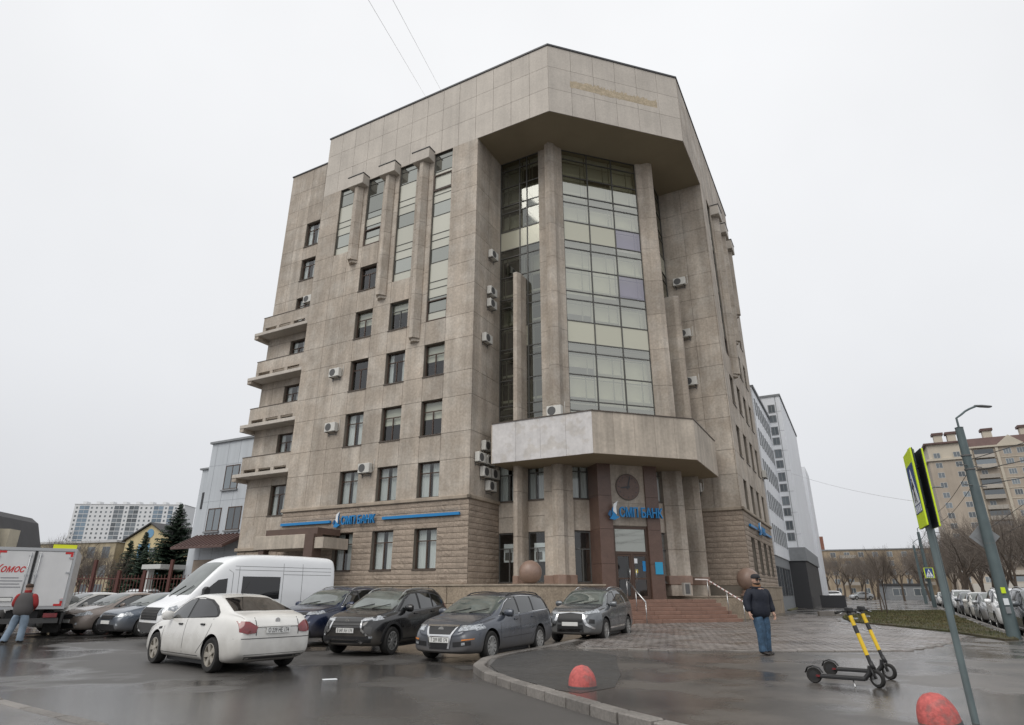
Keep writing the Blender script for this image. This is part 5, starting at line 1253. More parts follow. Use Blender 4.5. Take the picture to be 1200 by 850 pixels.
# ---- delivery truck seen from behind
def truck(pos, head):
    root = empty('delivery_truck', (pos[0], pos[1], 0), head); tag(root, 'white box delivery truck seen from behind with red lettering on its door', 'truck')
    mat('truck_white', (.66, .66, .66), .4, var=.04, vscale=2, streak=.05) ; mat('truck_frame', (.45, .46, .47), .4, metal=.5); mat('red_paint', (.55, .03, .03), .4); mat('hi_vis', (.75, .80, .03), .5); mat('text_grey', (.25, .25, .27), .6)
    W, H, Lb, z0 = 2.35, 2.02, 5.0, .95; hw = W / 2
    bx = MB().box(0, Lb, -hw, hw, z0, z0 + H).build('cargo_box', MT['truck_white'], root, bevel=.02)
    fr = MB()
    for y0, y1, a, b in ((-hw, -hw + .07, z0, z0 + H), (hw - .07, hw, z0, z0 + H)): fr.box(-.05, 0, y0, y1, a, b)
    fr.box(-.05, 0, -hw + .07, hw - .07, z0, z0 + .08); fr.box(-.05, 0, -hw + .07, hw - .07, z0 + H - .1, z0 + H); fr.build('door_frame', MT['truck_frame'], root)
    for s in (1, -1):
        y0, y1 = sorted((s * .04, s * (hw - .08))); dz0, dz1 = z0 + .1, z0 + H - .12
        d = MB().box(-.035, -.002, y0, y1, dz0, dz1).build('door', MT['truck_white'], root, bevel=.008)
        MB().tube([(-.06, s * .14, dz0 + .05), (-.06, s * .14, dz1 - .05)], .018, 6).build('lock_rod', MT['truck_frame'], d)
        for zz in (dz0 + .15, dz0 + 1.0, dz1 - .15): MB().box(-.06, -.037, s * .14 - .05, s * .14 + .05, zz - .025, zz + .025).build('rod_clamp', MT['truck_frame'], d)
        for zz in (dz0 + .2, dz0 + 1.1, dz1 - .2): MB().box(-.055, -.037, s * (hw - .2), s * (hw - .06), zz - .03, zz + .03).build('hinge', MT['truck_frame'], d)
        for zz, sg in ((dz1, -1), (dz0, 1)):
            MB().box(-.042, -.037, *sorted((s * (hw - .10), s * (hw - .34))), *sorted((zz, zz + sg * .07))).build('red_corner', MT['red_paint'], d)
            MB().box(-.043, -.037, *sorted((s * (hw - .10), s * (hw - .17))), *sorted((zz + sg * .07, zz + sg * .24))).build('red_corner', MT['red_paint'], d)
    MB().box(-.07, -.036, -.03, .03, z0 + .1, z0 + H - .1).build('door_gap', MT['trim'], root)
    MB().box(-.03, .25, -hw + .05, -hw + .75, z0 + H + .001, z0 + H + .13).build('hi_vis_strip', MT['hi_vis'], root)
    # lettering on the left door (viewed from behind the left door has y > 0)
    Mx = Matrix(((0, 0, -1, -.039), (-1, 0, 0, hw - .12), (0, 1, 0, z0 + 1.2), (0, 0, 0, 1)))
    text_mesh('lettering', 'Комос', .34, .002, 'red_paint', root, Mx, shear=.35, bold=.006, width=.86)
    for k, (w_) in enumerate((.5, .75, .62, .72)):
        MB().box(-.041, -.036, hw - .2 - (.8 - w_) / 2 - w_, hw - .2 - (.8 - w_) / 2, z0 + 1.0 - k * .1, z0 + 1.03 - k * .1).build('small_print', MT['text_grey'], root)
    # chassis
    MB().box(.2, 7.0, -.45, .45, .62, .9).build('chassis', MT['trim'], root); MB().box(-.02, .12, -hw + .1, hw - .1, .5, .66).build('under_run_bar', MT['trim_grey'], root)
    for s in (1, -1):
        MB().box(-.05, .02, *sorted((s * .62, s * 1.02)), .68, .82).build('tail_light', MT['lamp_red'], root)
        MB().box(1.0, 1.03, *sorted((s * .62, s * 1.1)), .15, .7).build('mud_flap', MT['rubber'], root)
        MB().box(.3, 3.6, *sorted((s * (hw - .06), s * (hw - .02))), .45, .8).build('side_guard', MT['trim_grey'], root)
    plate_part(root, -.06, z0 + .28 - .9 + .62 + .2, -1, None).location = (-.06, .62, z0 + .32)
    MB().box(-.06, -.03, .35, .9, z0 + .26, z0 + .40).build('step_plate', MT['trim'], root)
    add_wheels(root, .42, .28, (1.6, 5.6), W - .35, 'six', 'trim_grey')
    rows = [dict(x=5.1, zt=2.3), dict(x=5.2, zt=2.45), dict(x=6.0, zt=2.5), dict(x=6.6, zt=2.35), dict(x=6.95, zt=1.6), dict(x=7.1, zt=1.1)]
    me = smoothbody(rows, lambda q: [(0, .6), (.9, .6), (1.05, .8), (1.08, 1.4), (.98, q['zt'] - .15), (.8, q['zt']), (0, q['zt'] + .03)]); me.materials.append(MT['truck_white'])
    for p in me.polygons: p.use_smooth = True
    mesh_obj('cab', me, root)
    pc = Proj(me); pc.put('windscreen', 'car_glass', root, [(-.85, 1.5), (.85, 1.5), (.75, 2.2), (-.75, 2.2)], 'x', .006, .2, 1)
    return root
truck((-16.75, 22.5), R(122))

# ---- cars standing along the street on the right
def street_cars():
    base = copy.deepcopy(suv2); base.update(paint='paint_silver', wheel='ten')
    kinds = [('dark_suv_car', 'dark off-road car nearest the lamp post along the street', 'paint_outlander', suv2), ('white_suv_car', 'white off-road car in the street row behind the dark one', 'paint_van', suv2), ('silver_saloon_car', 'silver saloon car in the street row behind the white one', 'paint_silver', hatch), ('pale_saloon_car', 'pale saloon car parked midway along the street row', 'paint_white', hatch), ('grey_saloon_car', 'grey saloon car parked further along the street row', 'paint_grey', hatch)]
    roots = []
    for k, (nm, lb, pt, tpl) in enumerate(kinds):
        p = copy.deepcopy(tpl); p['paint'] = pt
        t = 1.6 + k * 6.0 + (0 if k < 1 else 1.2); x, y = st(t, -1.0)
        roots.append(car(nm, lb, p, (x, y), math.atan2(-st_dir.y, -st_dir.x) + rnd.uniform(-.04, .04), 'cars parked along the street'))
    src = roots[3]
    far = [(40, -1.4, 'white car parked far along the street near the crossing sign', 1), (47, -1.4, 'silver car parked far along the street beyond the crossing sign', 2), (55, -1.5, 'dark car parked far along the street under the trees', 4), (64, -1.4, 'pale car parked at the far end of the street row', 3), (28, -8.6, 'silver car on the opposite side of the street', 2), (38, -8.6, 'dark car on the opposite side of the street', 0), (6, -7.2, 'dark off-road car driving past on the far lane', 0)]
    for t, off, lb, i in far:
        o = copy_tree(roots[i]); x, y = st(t, off); o.location = (x, y, 0); o['label'] = lb; o['group'] = 'cars parked along the street'
        if off < -5: o.rotation_euler.z += math.pi
    far2 = [((62, 128), R(170), 'white car crossing at the end of the street', 1), ((70, 131), R(175), 'silver car waiting at the end of the street', 2), ((53, 126), R(172), 'pale car near the office tower corner', 3)]
    for (x, y), h, lb, i in far2:
        o = copy_tree(roots[i]); o.location = (x, y, 0); o.rotation_euler.z = h; o['label'] = lb; o['group'] = 'cars at the far crossing'
    # cars behind the fence on the left
    for (x, y), h, lb, i, in (((-27.5, 42), R(-70), 'dark red car behind the parked row by the fence', 4), ((-23.5, 41), R(-80), 'white car behind the brown fence', 1), ((-20.0, 47), R(180), 'silver car behind the brown fence', 2), ((-30.5, 39), R(-60), 'dark off-road car behind the delivery truck', 0)):
        o = copy_tree(roots[i]); o.location = (x, y, 0); o.rotation_euler.z = h; o['label'] = lb; o['group'] = 'cars behind the fence'
street_cars()
# ================================================================ NEIGHBOURING AND FAR BUILDINGS
M_('white_panel', (.82, .84, .87), .5, var=.05, vscale=.3, streak=.05); M_('grey_panel', (.50, .53, .56), .55, var=.05, vscale=.4, streak=.08); M_('tower_panel', (.80, .82, .85), .5, var=.04, vscale=.3, streak=.05); M_('dark_base', (.035, .036, .04), .5); M_('mid_grey', (.23, .24, .25), .6, var=.1)
M_('beige_wall', (.38, .325, .265), .8, var=.1, vscale=.2, streak=.08); M_('beige_light', (.50, .45, .37), .8, var=.06, vscale=.3); M_('old_wall', (.33, .265, .19), .85, var=.15, vscale=.3, streak=.15)
M_('yellow_wall', (.58, .48, .28), .8, var=.05, vscale=.3, streak=.05); M_('old_yellow', (.40, .34, .235), .85, var=.12, vscale=.4, streak=.15); M_('roof_red', (.105, .06, .052), .6, var=.15, vscale=.5); M_('roof_dark', (.055, .053, .055), .7, var=.1, vscale=1); M_('roof_snow', (.5, .5, .5), .8)
M_('far_glass', (.13, .15, .165), .08, spec=.8, obj=.5); M_('far_frame', (.55, .55, .53), .6); M_('blue_glass', (.16, .22, .28), .1, spec=.9, obj=.3); M_('mural_blue', (.16, .33, .50), .7); M_('cream', (.50, .45, .35), .8, var=.06)
M_('balc', (.36, .33, .29), .7, var=.1, obj=.15); M_('shop', (.5, .47, .42), .7); M_('brick_red', (.22, .10, .07), .85, var=.2, vscale=2)
M_('far_wall', (.66, .67, .68), .7)
def unit_win(w, h, fm='far_frame', gm='far_glass', bars=1):
    k = ('uw', round(w, 2), round(h, 2), fm, gm, bars)
    if k not in _cache:
        f = .07; b = MB()
        b.box(-w / 2, -w / 2 + f, -.03, .02, 0, h); b.box(w / 2 - f, w / 2, -.03, .02, 0, h); b.box(-w / 2 + f, w / 2 - f, -.03, .02, 0, f); b.box(-w / 2 + f, w / 2 - f, -.03, .02, h - f, h)
        for i in range(bars): x = -w / 2 + w * (i + 1) / (bars + 1); b.box(x - f / 2, x + f / 2, -.025, .02, f, h - f)
        _cache[k] = (b.mesh('window', MT[fm]), MB().box(-w / 2 + .03, w / 2 - .03, -.012, .0, .03, h - .03).mesh('pane', MT[gm]))
    return _cache[k]
def put_win(parent, F, s, z, w, h, yaw, **kw):
    a, b = unit_win(w, h, **kw); p = F(s, -.012, z)
    o = mesh_obj('window', a, parent, p, (0, 0, yaw)); mesh_obj('pane', b, o); return o
# frames: local x along the front, y = depth, wall built round window openings is not needed at this distance: windows stand proud of a reveal
def block(name, label, pos, yaw, w, d, h, wall, roofm, cat='building', base=None):
    r = empty(name, (*pos, 0), yaw); tag(r, label, cat)
    z0 = base[0] if base else 0
    MB().box(0, w, 0, d, z0, h).build('wall', MT[wall], r)
    if base: MB().box(.0, w, .05, d, 0, z0).build('base_wall', MT[base[1]], r)
    MB().box(-.25, w + .25, -.25, d + .25, h, h + .35).build('roof', MT[roofm], r)
    return r
FX = lambda s, d, z: (s, d, z)
# --- white office wing and tower beyond the main building (street side)
def Bpos(u_off, v_off): p = A_ * (5.4 + u_off) + B_ * (27.2 + v_off); return p
wing = empty('white_office_wing', loc2w(0, 0), -PHI); tag(wing, 'long white panel office wing with rows of narrow windows', 'building')
MB().box(-14, .0, 26.2, 38.0, 4.2, 17.9).build('wall', MT['white_panel'], wing); MB().box(-14, -.1, 26.2, 38.0, 0, 4.2).build('base_wall', MT['mid_grey'], wing)
MB().box(-14, .15, 26.2, 38.0, 17.9, 18.1).build('roof', MT['mid_grey'], wing)
for fl in range(5):
    for k in range(8): put_win(wing, lambda s, d, z: (-d, s, z), 27.0 + k * 1.4, 5.2 + fl * 2.6, .62, 1.45, R(90), fm='mid_grey', bars=0)
for k in range(5): put_win(wing, lambda s, d, z: (-d - .1, s, z), 27.2 + k * 2.2, 1.2, 1.5, 2.2, R(90), fm='dark_base', bars=1)
tw = empty('grey_office_tower', loc2w(0, 0), -PHI); tag(tw, 'grey clad office tower with stacked stair windows and black base', 'building')
MB().box(-6, 1.3, 38.0, 58, 5.4, 20.2).build('wall', MT['tower_panel'], tw); MB().box(-6, 1.45, 37.9, 58, 4.2, 5.4).build('base_band', MT['mid_grey'], tw); MB().box(-6, 1.3, 38.05, 58, 0, 4.2).build('base_wall', MT['dark_base'], tw)
MB().box(-6, 1.4, 37.9, 58, 20.2, 20.4).build('roof', MT['mid_grey'], tw)
for x in (-2.2, .86): MB().box(x - .02, x + .02, 37.97, 38.0, 5.4, 20.2).build('panel_joint', MT['mid_grey'], tw)
for z in range(6, 20, 2): MB().box(-6, 1.3, 37.985, 38.0, z + .6, z + .615).build('panel_joint', MT['mid_grey'], tw)
for k in range(6):
    for j, hh in enumerate((.75, .85)): put_win(tw, lambda s, d, z: (s, 38.0 + d, z), (.42), 6.0 + k * 2.3 + j * 1.0, .66, hh, 0, fm='mid_grey', bars=1)
MB().box(.9, 1.5, 62, 70, 0, 17).build('wing_wall', MT['tower_panel'], tw)
lw_ = MB().box(1.9, 4.0, 40.3, 40.9, ZP, 1.2).build('dark_hoarding', MT['dark_base']); lw_.location = loc2w(0, 0); lw_.rotation_euler = (0, 0, -PHI); tag(lw_, 'low dark wall beside the office tower entrance', 'wall')

# --- grey building joined to the left end
gb = empty('grey_side_building', loc2w(0, 0), -PHI); tag(gb, 'pale grey panel building with red tiled awning beside the balconies', 'building')
MB().box(-35.8, -30.2, 2.0, 14, 3.6, 11.9).build('wall', MT['grey_panel'], gb); MB().box(-36.9, -35.8, 2.3, 14, 0, 10.1).build('stair_wall', MT['grey_panel'], gb); MB().box(-35.8, -30.2, 2.05, 14, 0, 3.6).build('base_wall', MT['rough_stone'], gb)
MB().box(-35.95, -30.2, 1.85, 14, 11.9, 12.05).build('roof', MT['mid_grey'], gb); MB().box(-37.05, -35.95, 2.15, 14, 10.1, 10.22).build('roof', MT['mid_grey'], gb)
FG = lambda s, d, z: (-s, 2.0 + d, z)
for s, z, w, h in ((33.1, 8.35, 1.5, 1.75), (34.3, 5.5, 1.4, 1.6), (32.2, 5.5, 1.4, 1.6)):
    put_win(gb, FG, s, z, w, h, 0, fm='win_brown', bars=1)
    MB().box(-s - w / 2 - .1, -s + w / 2 + .1, 1.85, 2.0, z - .1, z).build('sill', MT['mid_grey'], gb)
for z in (7.6, 10.2): MB().box(-35.8, -30.2, 1.992, 2.0, z, z + .018).build('panel_joint', MT['joint_grey'] if 'joint_grey' in MT else mat('joint_grey', (.33, .35, .375), .7), gb)
for s in (31.2, 32.65, 33.9, 35.2): MB().box(-s - .009, -s + .009, 1.99, 2.0, 3.6, 11.9).build('panel_joint', MT['joint_grey'], gb)
MB().box(-36.45, -36.2, 2.27, 2.3, 7.2, 8.4).build('slot_window', MT['dark_base'], gb)
aw = empty('awning_roof', (0, 0, 0), 0, gb)
MB().prism([(1.99, 5.25), (.2, 4.35), (.2, 4.22), (1.99, 5.0)], -35.9, -30.6, 0, lambda x, y, z: (z, x, y)).build('awning_slab', MT['roof_red'], aw)
for k in range(13):
    x = -35.75 + k * .42; MB().prism([(1.985, 5.31), (.2, 4.41), (.2, 4.35), (1.985, 5.25)], x - .04, x + .04, 0, lambda a, b, c: (c, a, b)).build('awning_rib', MT['roof_red'], aw)
MB().box(-33.6, -31.8, 1.95, 2.06, 0, 3.0).build('door', MT['brick_red'], gb)
MB().box(-39.0, -36.9, .4, 3.6, 3.0, 3.3).build('side_canopy', MT['far_frame'], gb); MB().box(-38.8, -38.4, .6, 1.0, 0, 3.0).build('canopy_post', MT['far_frame'], gb); MB().box(-39, -36.95, 3.65, 4.0, 0, 3.0).build('canopy_wall', MT['mid_grey'], gb)

# --- beige apartment tower far right
apd = -PHI
ap = empty('beige_apartment_tower', (128, 185, 0), apd); tag(ap, 'tall beige apartment tower with stacked balconies and red-brown roof', 'building')
AW, AH, FLh = 66, 41.5, 2.95
MB().box(0, AW, 0, 16, 0, AH).build('wall', MT['beige_wall'], ap)
MB().box(-.8, 9.5, -1.3, 14, 0, AH - 3).build('corner_bay', MT['beige_wall'], ap); MB().box(-1.3, 10.0, -1.8, 14.5, AH - 3, AH - 2.4).build('bay_cornice', MT['beige_light'], ap); MB().box(-.4, 9.1, -1.0, 14, AH - 2.4, AH + 2.0).build('bay_attic', MT['beige_light'], ap)
MB().box(-1.2, 9.9, -1.8, 14.5, AH + 2.0, AH + 2.5).build('bay_cornice', MT['roof_red'], ap)
MB().box(9.6, AW + .6, -.7, 16.6, AH, AH + .5).build('cornice', MT['beige_light'], ap)
MB().prism([(-.4, AH + .5), (2.2, AH + 3.4), (14, AH + 3.4), (16.4, AH + .5)], 9.8, AW, 0, lambda x, y, z: (z, x, y)).build('roof', MT['roof_red'], ap)
for x in (3.5, 7.0, 16, 25, 36, 47, 58):
    ch = MB().box(x - 1.1, x + 1.1, 3.0, 5.2, AH + 1.0, AH + 5.6).build('roof_turret', MT['beige_light'], ap); MB().prism([(x - 1.5, 2.6), (x + 1.5, 2.6), (x + 1.5, 5.6), (x - 1.5, 5.6)], AH + 5.6, AH + 6.3).build('turret_cap', MT['roof_red'], ch)
for x in (20, 42): MB().prism([(x - 3.2, AH + .5), (x + 3.2, AH + .5), (x, AH + 3.2)], -.6, 1.5, 0, lambda a, b, c: (a, c, b)).build('gable', MT['beige_light'], ap)
nfl = 14
FP = lambda s, d, z: (s, d, z)
for fl in range(1, nfl):
    z = fl * FLh + .9
    for x in (1.6, 6.6): put_win(ap, lambda s, d, zz: (s, -1.3 + d, zz), x, z, 1.7, 1.6, 0, bars=1)
    for x in (19.0, 22.2, 33.0, 36.2, 47, 50.2, 61): put_win(ap, FP, x, z, 1.9, 1.6, 0, bars=2)
    for x in (13.2, 27.5, 41.5, 55.5):
        bl = empty('balcony', (x, 0, fl * FLh), 0, ap)
        for nm, args, m in (('balcony_slab', (-2.4, 2.4, -1.4, 0, 0, .18), 'balc'), ('balcony_front', (-2.4, 2.4, -1.4, -1.3, .18, 1.15), 'balc')):
            k = ('apb', nm)
            if k not in _cache: _cache[k] = MB().box(*args).mesh(nm, MT[m])
            mesh_obj(nm, _cache[k], bl)
        k = ('apb', 'g')
        if k not in _cache: _cache[k] = MB().box(-2.35, 2.35, -1.25, -1.2, 1.15, 2.5).mesh('balcony_glazing', MT['far_glass'])
        if (fl * 7 + int(x)) % 3: mesh_obj('balcony_glazing', _cache[k], bl)
        else: put_win(ap, FP, x - .8, z, 1.5, 1.6, 0, bars=1)
    MB().box(9.6, AW, -.12, 0, fl * FLh - .1, fl * FLh + .1).build('string_course', MT['beige_light'], ap)
for x in (10.2, 16.6, 24.6, 30.6, 38.6, 44.6, 52.6, 58.6): MB().box(x - .35, x + .35, -.35, 0, 3, AH).build('pier', MT['beige_light'], ap)
MB().box(2, AW, -6, 0, 0, 3.6).build('shop_front', MT['shop'], ap)
# --- five-storey old block beyond the trees
ob = block('old_brick_block', 'brown five storey old apartment block behind bare trees', (100, 213), -R(20), 62, 14, 14.2, 'old_wall', 'mid_grey')
for fl in range(5):
    for k in range(15):
        if k % 5 == 2 and fl: 
            b_ = empty('balcony', (2.2 + k * 4.1, 0, 1.0 + fl * 2.75 - .5), 0, ob); kk = ('apb', 'balcony_front')
            mesh_obj('balcony_front', _cache[kk], b_)
        put_win(ob, FX, 2.2 + k * 4.1, 1.0 + fl * 2.75, 1.6, 1.6, 0, bars=1)
MB().box(2.5, 4.5, 3, 5, 14.5, 19).build('chimney', MT['brick_red'], ob)
sh = block('street_shop_pavilion', 'low pale shop pavilion across the street behind parked cars', (82, 96), -PHI + R(8), 34, 8, 3.6, 'shop', 'roof_dark')
for k in range(9): put_win(sh, FX, 2.4 + k * 3.6, .6, 2.6, 2.2, 0, fm='roof_dark', bars=2)
dp = block('blue_grey_kiosk', 'dark blue-grey kiosk at the end of the street', (76, 132), -R(15), 8, 5, 2.7, 'mid_grey', 'roof_dark')
for k in range(2): put_win(dp, FX, 2.2 + k * 3.8, .7, 2.4, 1.4, 0, bars=1)

# --- left background
yb = empty('yellow_gable_building', (-67.0, 110, 0), R(-16)); tag(yb, 'pale yellow gabled house with blue murals on its end wall', 'building')
MB().prism([(0, 0), (9.8, 0), (9.8, 9.8), (4.9, 12.4), (0, 9.8)], 0, 22, 0, lambda x, z, y: (x, y, z)).build('wall', MT['yellow_wall'], yb)
for s_ in (0, 1):
    x0, x1 = (-.5, 4.9) if s_ == 0 else (4.9, 10.3); za, zb_ = (9.6, 12.55) if s_ == 0 else (12.55, 9.6)
    MB().prism([(x0, za), (x1, zb_), (x1, zb_ + .2), (x0, za + .2)], -.4, 22.4, 0, lambda x, z, y: (x, y, z)).build('roof', MT['roof_dark'], yb)
for (x0, x1, z0, z1) in ((3.0, 5.4, 6.5, 9.2), (.6, 2.6, 1.8, 4.6), (7.4, 8.8, 2.5, 4.5)): MB().box(x0, x1, -.06, 0, z0, z1).build('mural_panel', MT['mural_blue'], yb)
disc(lambda s, d, z: (s, d, z), 5.0, 10.9, .75, -.06, 0, 20).build('mural_round', MT['mural_blue'], yb)
for (x, z) in ((3.8, 2.0), (6.2, 6.8), (6.2, 2.0)): put_win(yb, FX, x, z, 1.3, 1.7, 0, bars=1)
ow = block('old_cream_building', 'old cream two storey building with snowy roof edge behind the fence', (-89.0, 117), R(-17.5), 21.0, 10, 9.6, 'old_yellow', 'roof_snow')
for fl in range(3):
    for k in range(6): put_win(ow, FX, 2 + k * 3.4, .8 + fl * 3.1, 1.7, 1.9, 0, fm='mid_grey', bars=1)
fb = block('far_white_apartments', 'distant white high-rise apartments with blue glazed stair columns', (-318, 452), R(3), 78, 18, 61, 'far_wall', 'roof_snow')
for fl in range(10, 20):
    for k in range(22):
        x = 2 + k * 3.5
        if k in (1, 2, 8, 9, 11, 12, 16, 17, 19): 
            put_win(fb, FX, x, fl * 3 + .5, 3.3, 2.6, 0, gm='blue_glass' if k not in (8, 9, 11, 12) else 'far_glass', fm='mid_grey', bars=1)
        else: put_win(fb, FX, x, fl * 3 + .9, 1.4, 1.5, 0, fm='far_frame', bars=0)
for k in range(8): MB().box(3 + k * 9.5, 5.5 + k * 9.5, 4, 9, 61, 63.6).build('roof_box', MT['far_wall'], fb)
hl = empty('mansard_house', (-66.2, 61, 0), R(12)); tag(hl, 'cream house with dark mansard roof behind the delivery truck', 'house')
MB().box(0, 14, 0, 9, 0, 5.6).build('wall', MT['cream'], hl)
MB().prism([(-.5, 5.6), (14.5, 5.6), (13.4, 8.9), (12.6, 9.5), (1.4, 9.5), (.6, 8.9)], -.4, 9.4, 0, lambda x, z, y: (x, y, z)).build('roof', MT['roof_dark'], hl)
MB().box(-.6, 14.6, -.5, 9.5, 5.3, 5.6).build('eaves', MT['cream'], hl); MB().box(12.6, 14.9, 1.0, 3.0, 5.6, 7.6).build('dormer', MT['cream'], hl)
for k in range(4): put_win(hl, FX, 2 + k * 3.3, 2.6, 1.4, 1.8, 0, bars=1)
MB().box(8.4, 10.2, -1.0, .6, 5.7, 8.4).build('dormer', MT['cream'], hl)
# fence
M_('fence_brown', (.10, .035, .028), .6)
fe = empty('brown_metal_fence', (-29.5, 38.5, 0), R(-2)); tag(fe, 'dark red-brown metal fence behind the parked cars', 'fence')
for k in range(9): shared_box('post', MT['fence_brown'], k * 1.55 - .08, k * 1.55 + .08, -.08, .08, 0, 2.7 if k % 3 else 3.3, fe)
for z in (.4, 2.2): MB().box(0, 12.4, -.025, .025, z, z + .06).build('rail', MT['fence_brown'], fe)
for k in range(62): shared_box('bar', MT['fence_brown'], k * .2 - .015, k * .2 + .015, -.015, .015, .2, 2.45, fe)

# ================================================================ TREES
M_('bark', (.085, .065, .05), .9, var=.2, vscale=3); M_('bark_far', (.13, .10, .078), .9, var=.2); M_('twig', (.15, .125, .105), .9); M_('fir_leaf', (.022, .042, .026), .7, var=.35, vscale=1.5, col2=(.035, .06, .03), c2scale=2)  # twig colour is lightened to imitate haze
def bare_tree_meshes(seed, h, spread, twig_n=3, trunk_r=.16, mtwig='twig', levels=4):
    r = random.Random(seed); tr = MB(); cr = MB()
    def grow(p, d, L, rad, lev):
        n = 3; pts = [p]; q = p.copy(); dd = d.copy()
        for i in range(n):
            dd = (dd + Vector((r.uniform(-1, 1), r.uniform(-1, 1), r.uniform(-.3, .5))) * .16).normalized(); q = q + dd * L / n; pts.append(q.copy())
        rs = [rad * (1 - .45 * i / n) for i in range(n + 1)]
        (tr if lev < 2 else cr).tube(pts, rs, 6 if lev < 1 else (4 if lev < 3 else 3), cap=False)
        if lev >= levels: return
        nb = [5, 6, 6, 4, 3][lev]
        for k in range(nb):
            t = r.uniform(.35, 1) if lev else r.uniform(.4, 1); i = min(n - 1, int(t * n)); bp = pts[i].lerp(pts[i + 1], t * n - i)
            a = r.uniform(0, 6.283); tilt = r.uniform(.45, .95) * spread
            u = dd.cross(Vector((math.cos(a), math.sin(a), .3))).normalized()
            nd = (dd * math.cos(tilt) + u * math.sin(tilt) + Vector((0, 0, .18))).normalized()
            grow(bp, nd, L * r.uniform(.52, .74), max(.006, rs[i] * .52), lev + 1)
        if lev: grow(pts[-1], dd, L * .6, rs[-1], lev + 1)
    grow(Vector((0, 0, -.1)), Vector((0, 0, 1)), h * .42, trunk_r, 0)
    return tr.mesh('trunk', MT['bark'], weld=False), cr.mesh('crown', MT[mtwig], weld=False)
tree_bank = [bare_tree_meshes(21 + k, 9.0, [1.0, .85, 1.15][k % 3], trunk_r=.17) for k in range(3)]
def tree(pos, h, k, label, group, rz=None, z=0):
    r = empty('bare_tree', (*pos, z), rnd.uniform(0, 6.3) if rz is None else rz); s = h / 9.0; r.scale = (s, s, s); tag(r, label, 'tree', group)
    mesh_obj('trunk', tree_bank[k][0], r); mesh_obj('crown', tree_bank[k][1], r)
TG = 'bare trees across the street'
TR_ = random.Random(5)
spots = [(.60, 105, 10, 0), (.655, 92, 12, 1), (.70, 70, 10.5, 2), (.74, 86, 14, 0), (.785, 62, 11, 1), (.815, 78, 14, 2), (.86, 66, 13, 0), (.68, 120, 14, 1), (.56, 150, 13, 2), (.52, 140, 12, 0), (.50, 165, 13, 1), (.54, 120, 10, 2), (.63, 135, 13, 0), (.845, 95, 16, 1), (.77, 110, 16, 2), (.72, 100, 13, 0), (.585, 170, 13, 1), (.66, 160, 14, 2),
         (.49, 150, 12, 2), (.51, 185, 14, 0), (.535, 175, 13, 1), (.555, 130, 11, 0), (.575, 145, 12, 1), (.61, 155, 14, 2), (.64, 118, 12, 2), (.665, 140, 14, 0), (.69, 100, 12, 1), (.71, 125, 15, 2), (.73, 72, 10.5, 1), (.755, 95, 14, 1), (.80, 100, 16, 0), (.83, 84, 14, 2), (.855, 110, 17, 1), (.80, 70, 11.5, 1), (.70, 85, 11.5, 0)]
def tree_label(az, y, h):
    if y >= 145: return 'far bare tree against the brown five storey block'
    if az < .64: return 'bare tree beside the end of the street'
    if h >= 13.5: return 'tall bare tree in front of the beige apartment tower'
    return 'smaller bare street tree behind the parked street cars'
for az, y, h, k in spots: tree((az * y, y), h * TR_.uniform(.93, 1.07), k, tree_label(az, y, h), TG)
LG_ = 'bare trees behind the truck'
for i, (az, y, h, k) in enumerate([(-.745, 68, 8.5, 0), (-.715, 75, 9.5, 1), (-.69, 80, 9.8, 2), (-.665, 85, 9, 0), (-.72, 95, 11, 1), (-.68, 62, 6, 2), (-.76, 80, 9, 2), (-.64, 64, 7, 1), (-.615, 60, 6.5, 0)]):
    tree((az * y, y), h, k, 'bare leafless tree between mansard house and old cream building', LG_)
sap = bare_tree_meshes(77, 5.0, .55, trunk_r=.045, levels=3)
for (x, y, h) in ((24.6, 43.2, 5.2), (25.6, 45.6, 5.6), (29.5, 52, 5)):
    r = empty('young_tree', (x, y, ZP + .05), rnd.uniform(0, 6)); r.scale = (h / 5, h / 5, h / 5); tag(r, 'thin bare sapling planted on the muddy lawn strip', 'tree', 'saplings on the lawn'); mesh_obj('trunk', sap[0], r); mesh_obj('crown', sap[1], r)
def fir(pos, h, rad, label, seed):
    r = random.Random(seed); root = empty('fir_tree', (*pos, 0)); tag(root, label, 'tree', 'fir trees beside the grey building')
    MB().tube([(0, 0, 0), (0, 0, h * .6), (0, 0, h * .98)], [.14, .08, .015], 7).build('trunk', MT['bark'], root)
    b = MB(); n = int(h * 70)
    for i in range(n):
        t = (i + r.random()) / n; z = h * (.06 + .93 * t); L = rad * (1 - t) ** .85 * r.uniform(.7, 1.1) + .12; a = r.uniform(0, 6.283)
        dr = -.25 + .35 * t
        for s in range(9):
            u0 = s / 9; cx = Vector((math.cos(a), math.sin(a), 0)); p = cx * (L * u0) + Vector((0, 0, z + dr * L * u0 + .12 * L * u0 * u0))
            side = Vector((-math.sin(a), math.cos(a), 0)); w = .34 * L * (1 - u0) ** .7 + .08; ln = L / 6
            for sg in (1, -1):
                q = p + side * sg * w + cx * ln * .8 + Vector((0, 0, -.10 * L * r.uniform(.4, 1.3)))
                b.add([p + Vector((0, 0, .035)), p + cx * ln * .9, q], [(0, 1, 2)])
    b.build('crown', MT['fir_leaf'], root, weld=False)
fir((-32.2, 60.5), 9.6, 3.3, 'tallest dark green fir tree against the grey building', 1)
fir((-35.0, 60.5), 6.9, 1.9, 'middle dark green fir tree in front of the yellow gable', 2)
fir((-36.9, 61.5), 6.2, 1.7, 'shorter dark green fir tree left of the other firs', 3)
fir((-33.3, 58), 5.4, 1.6, 'small bushy fir tree in front of the tallest fir', 4)
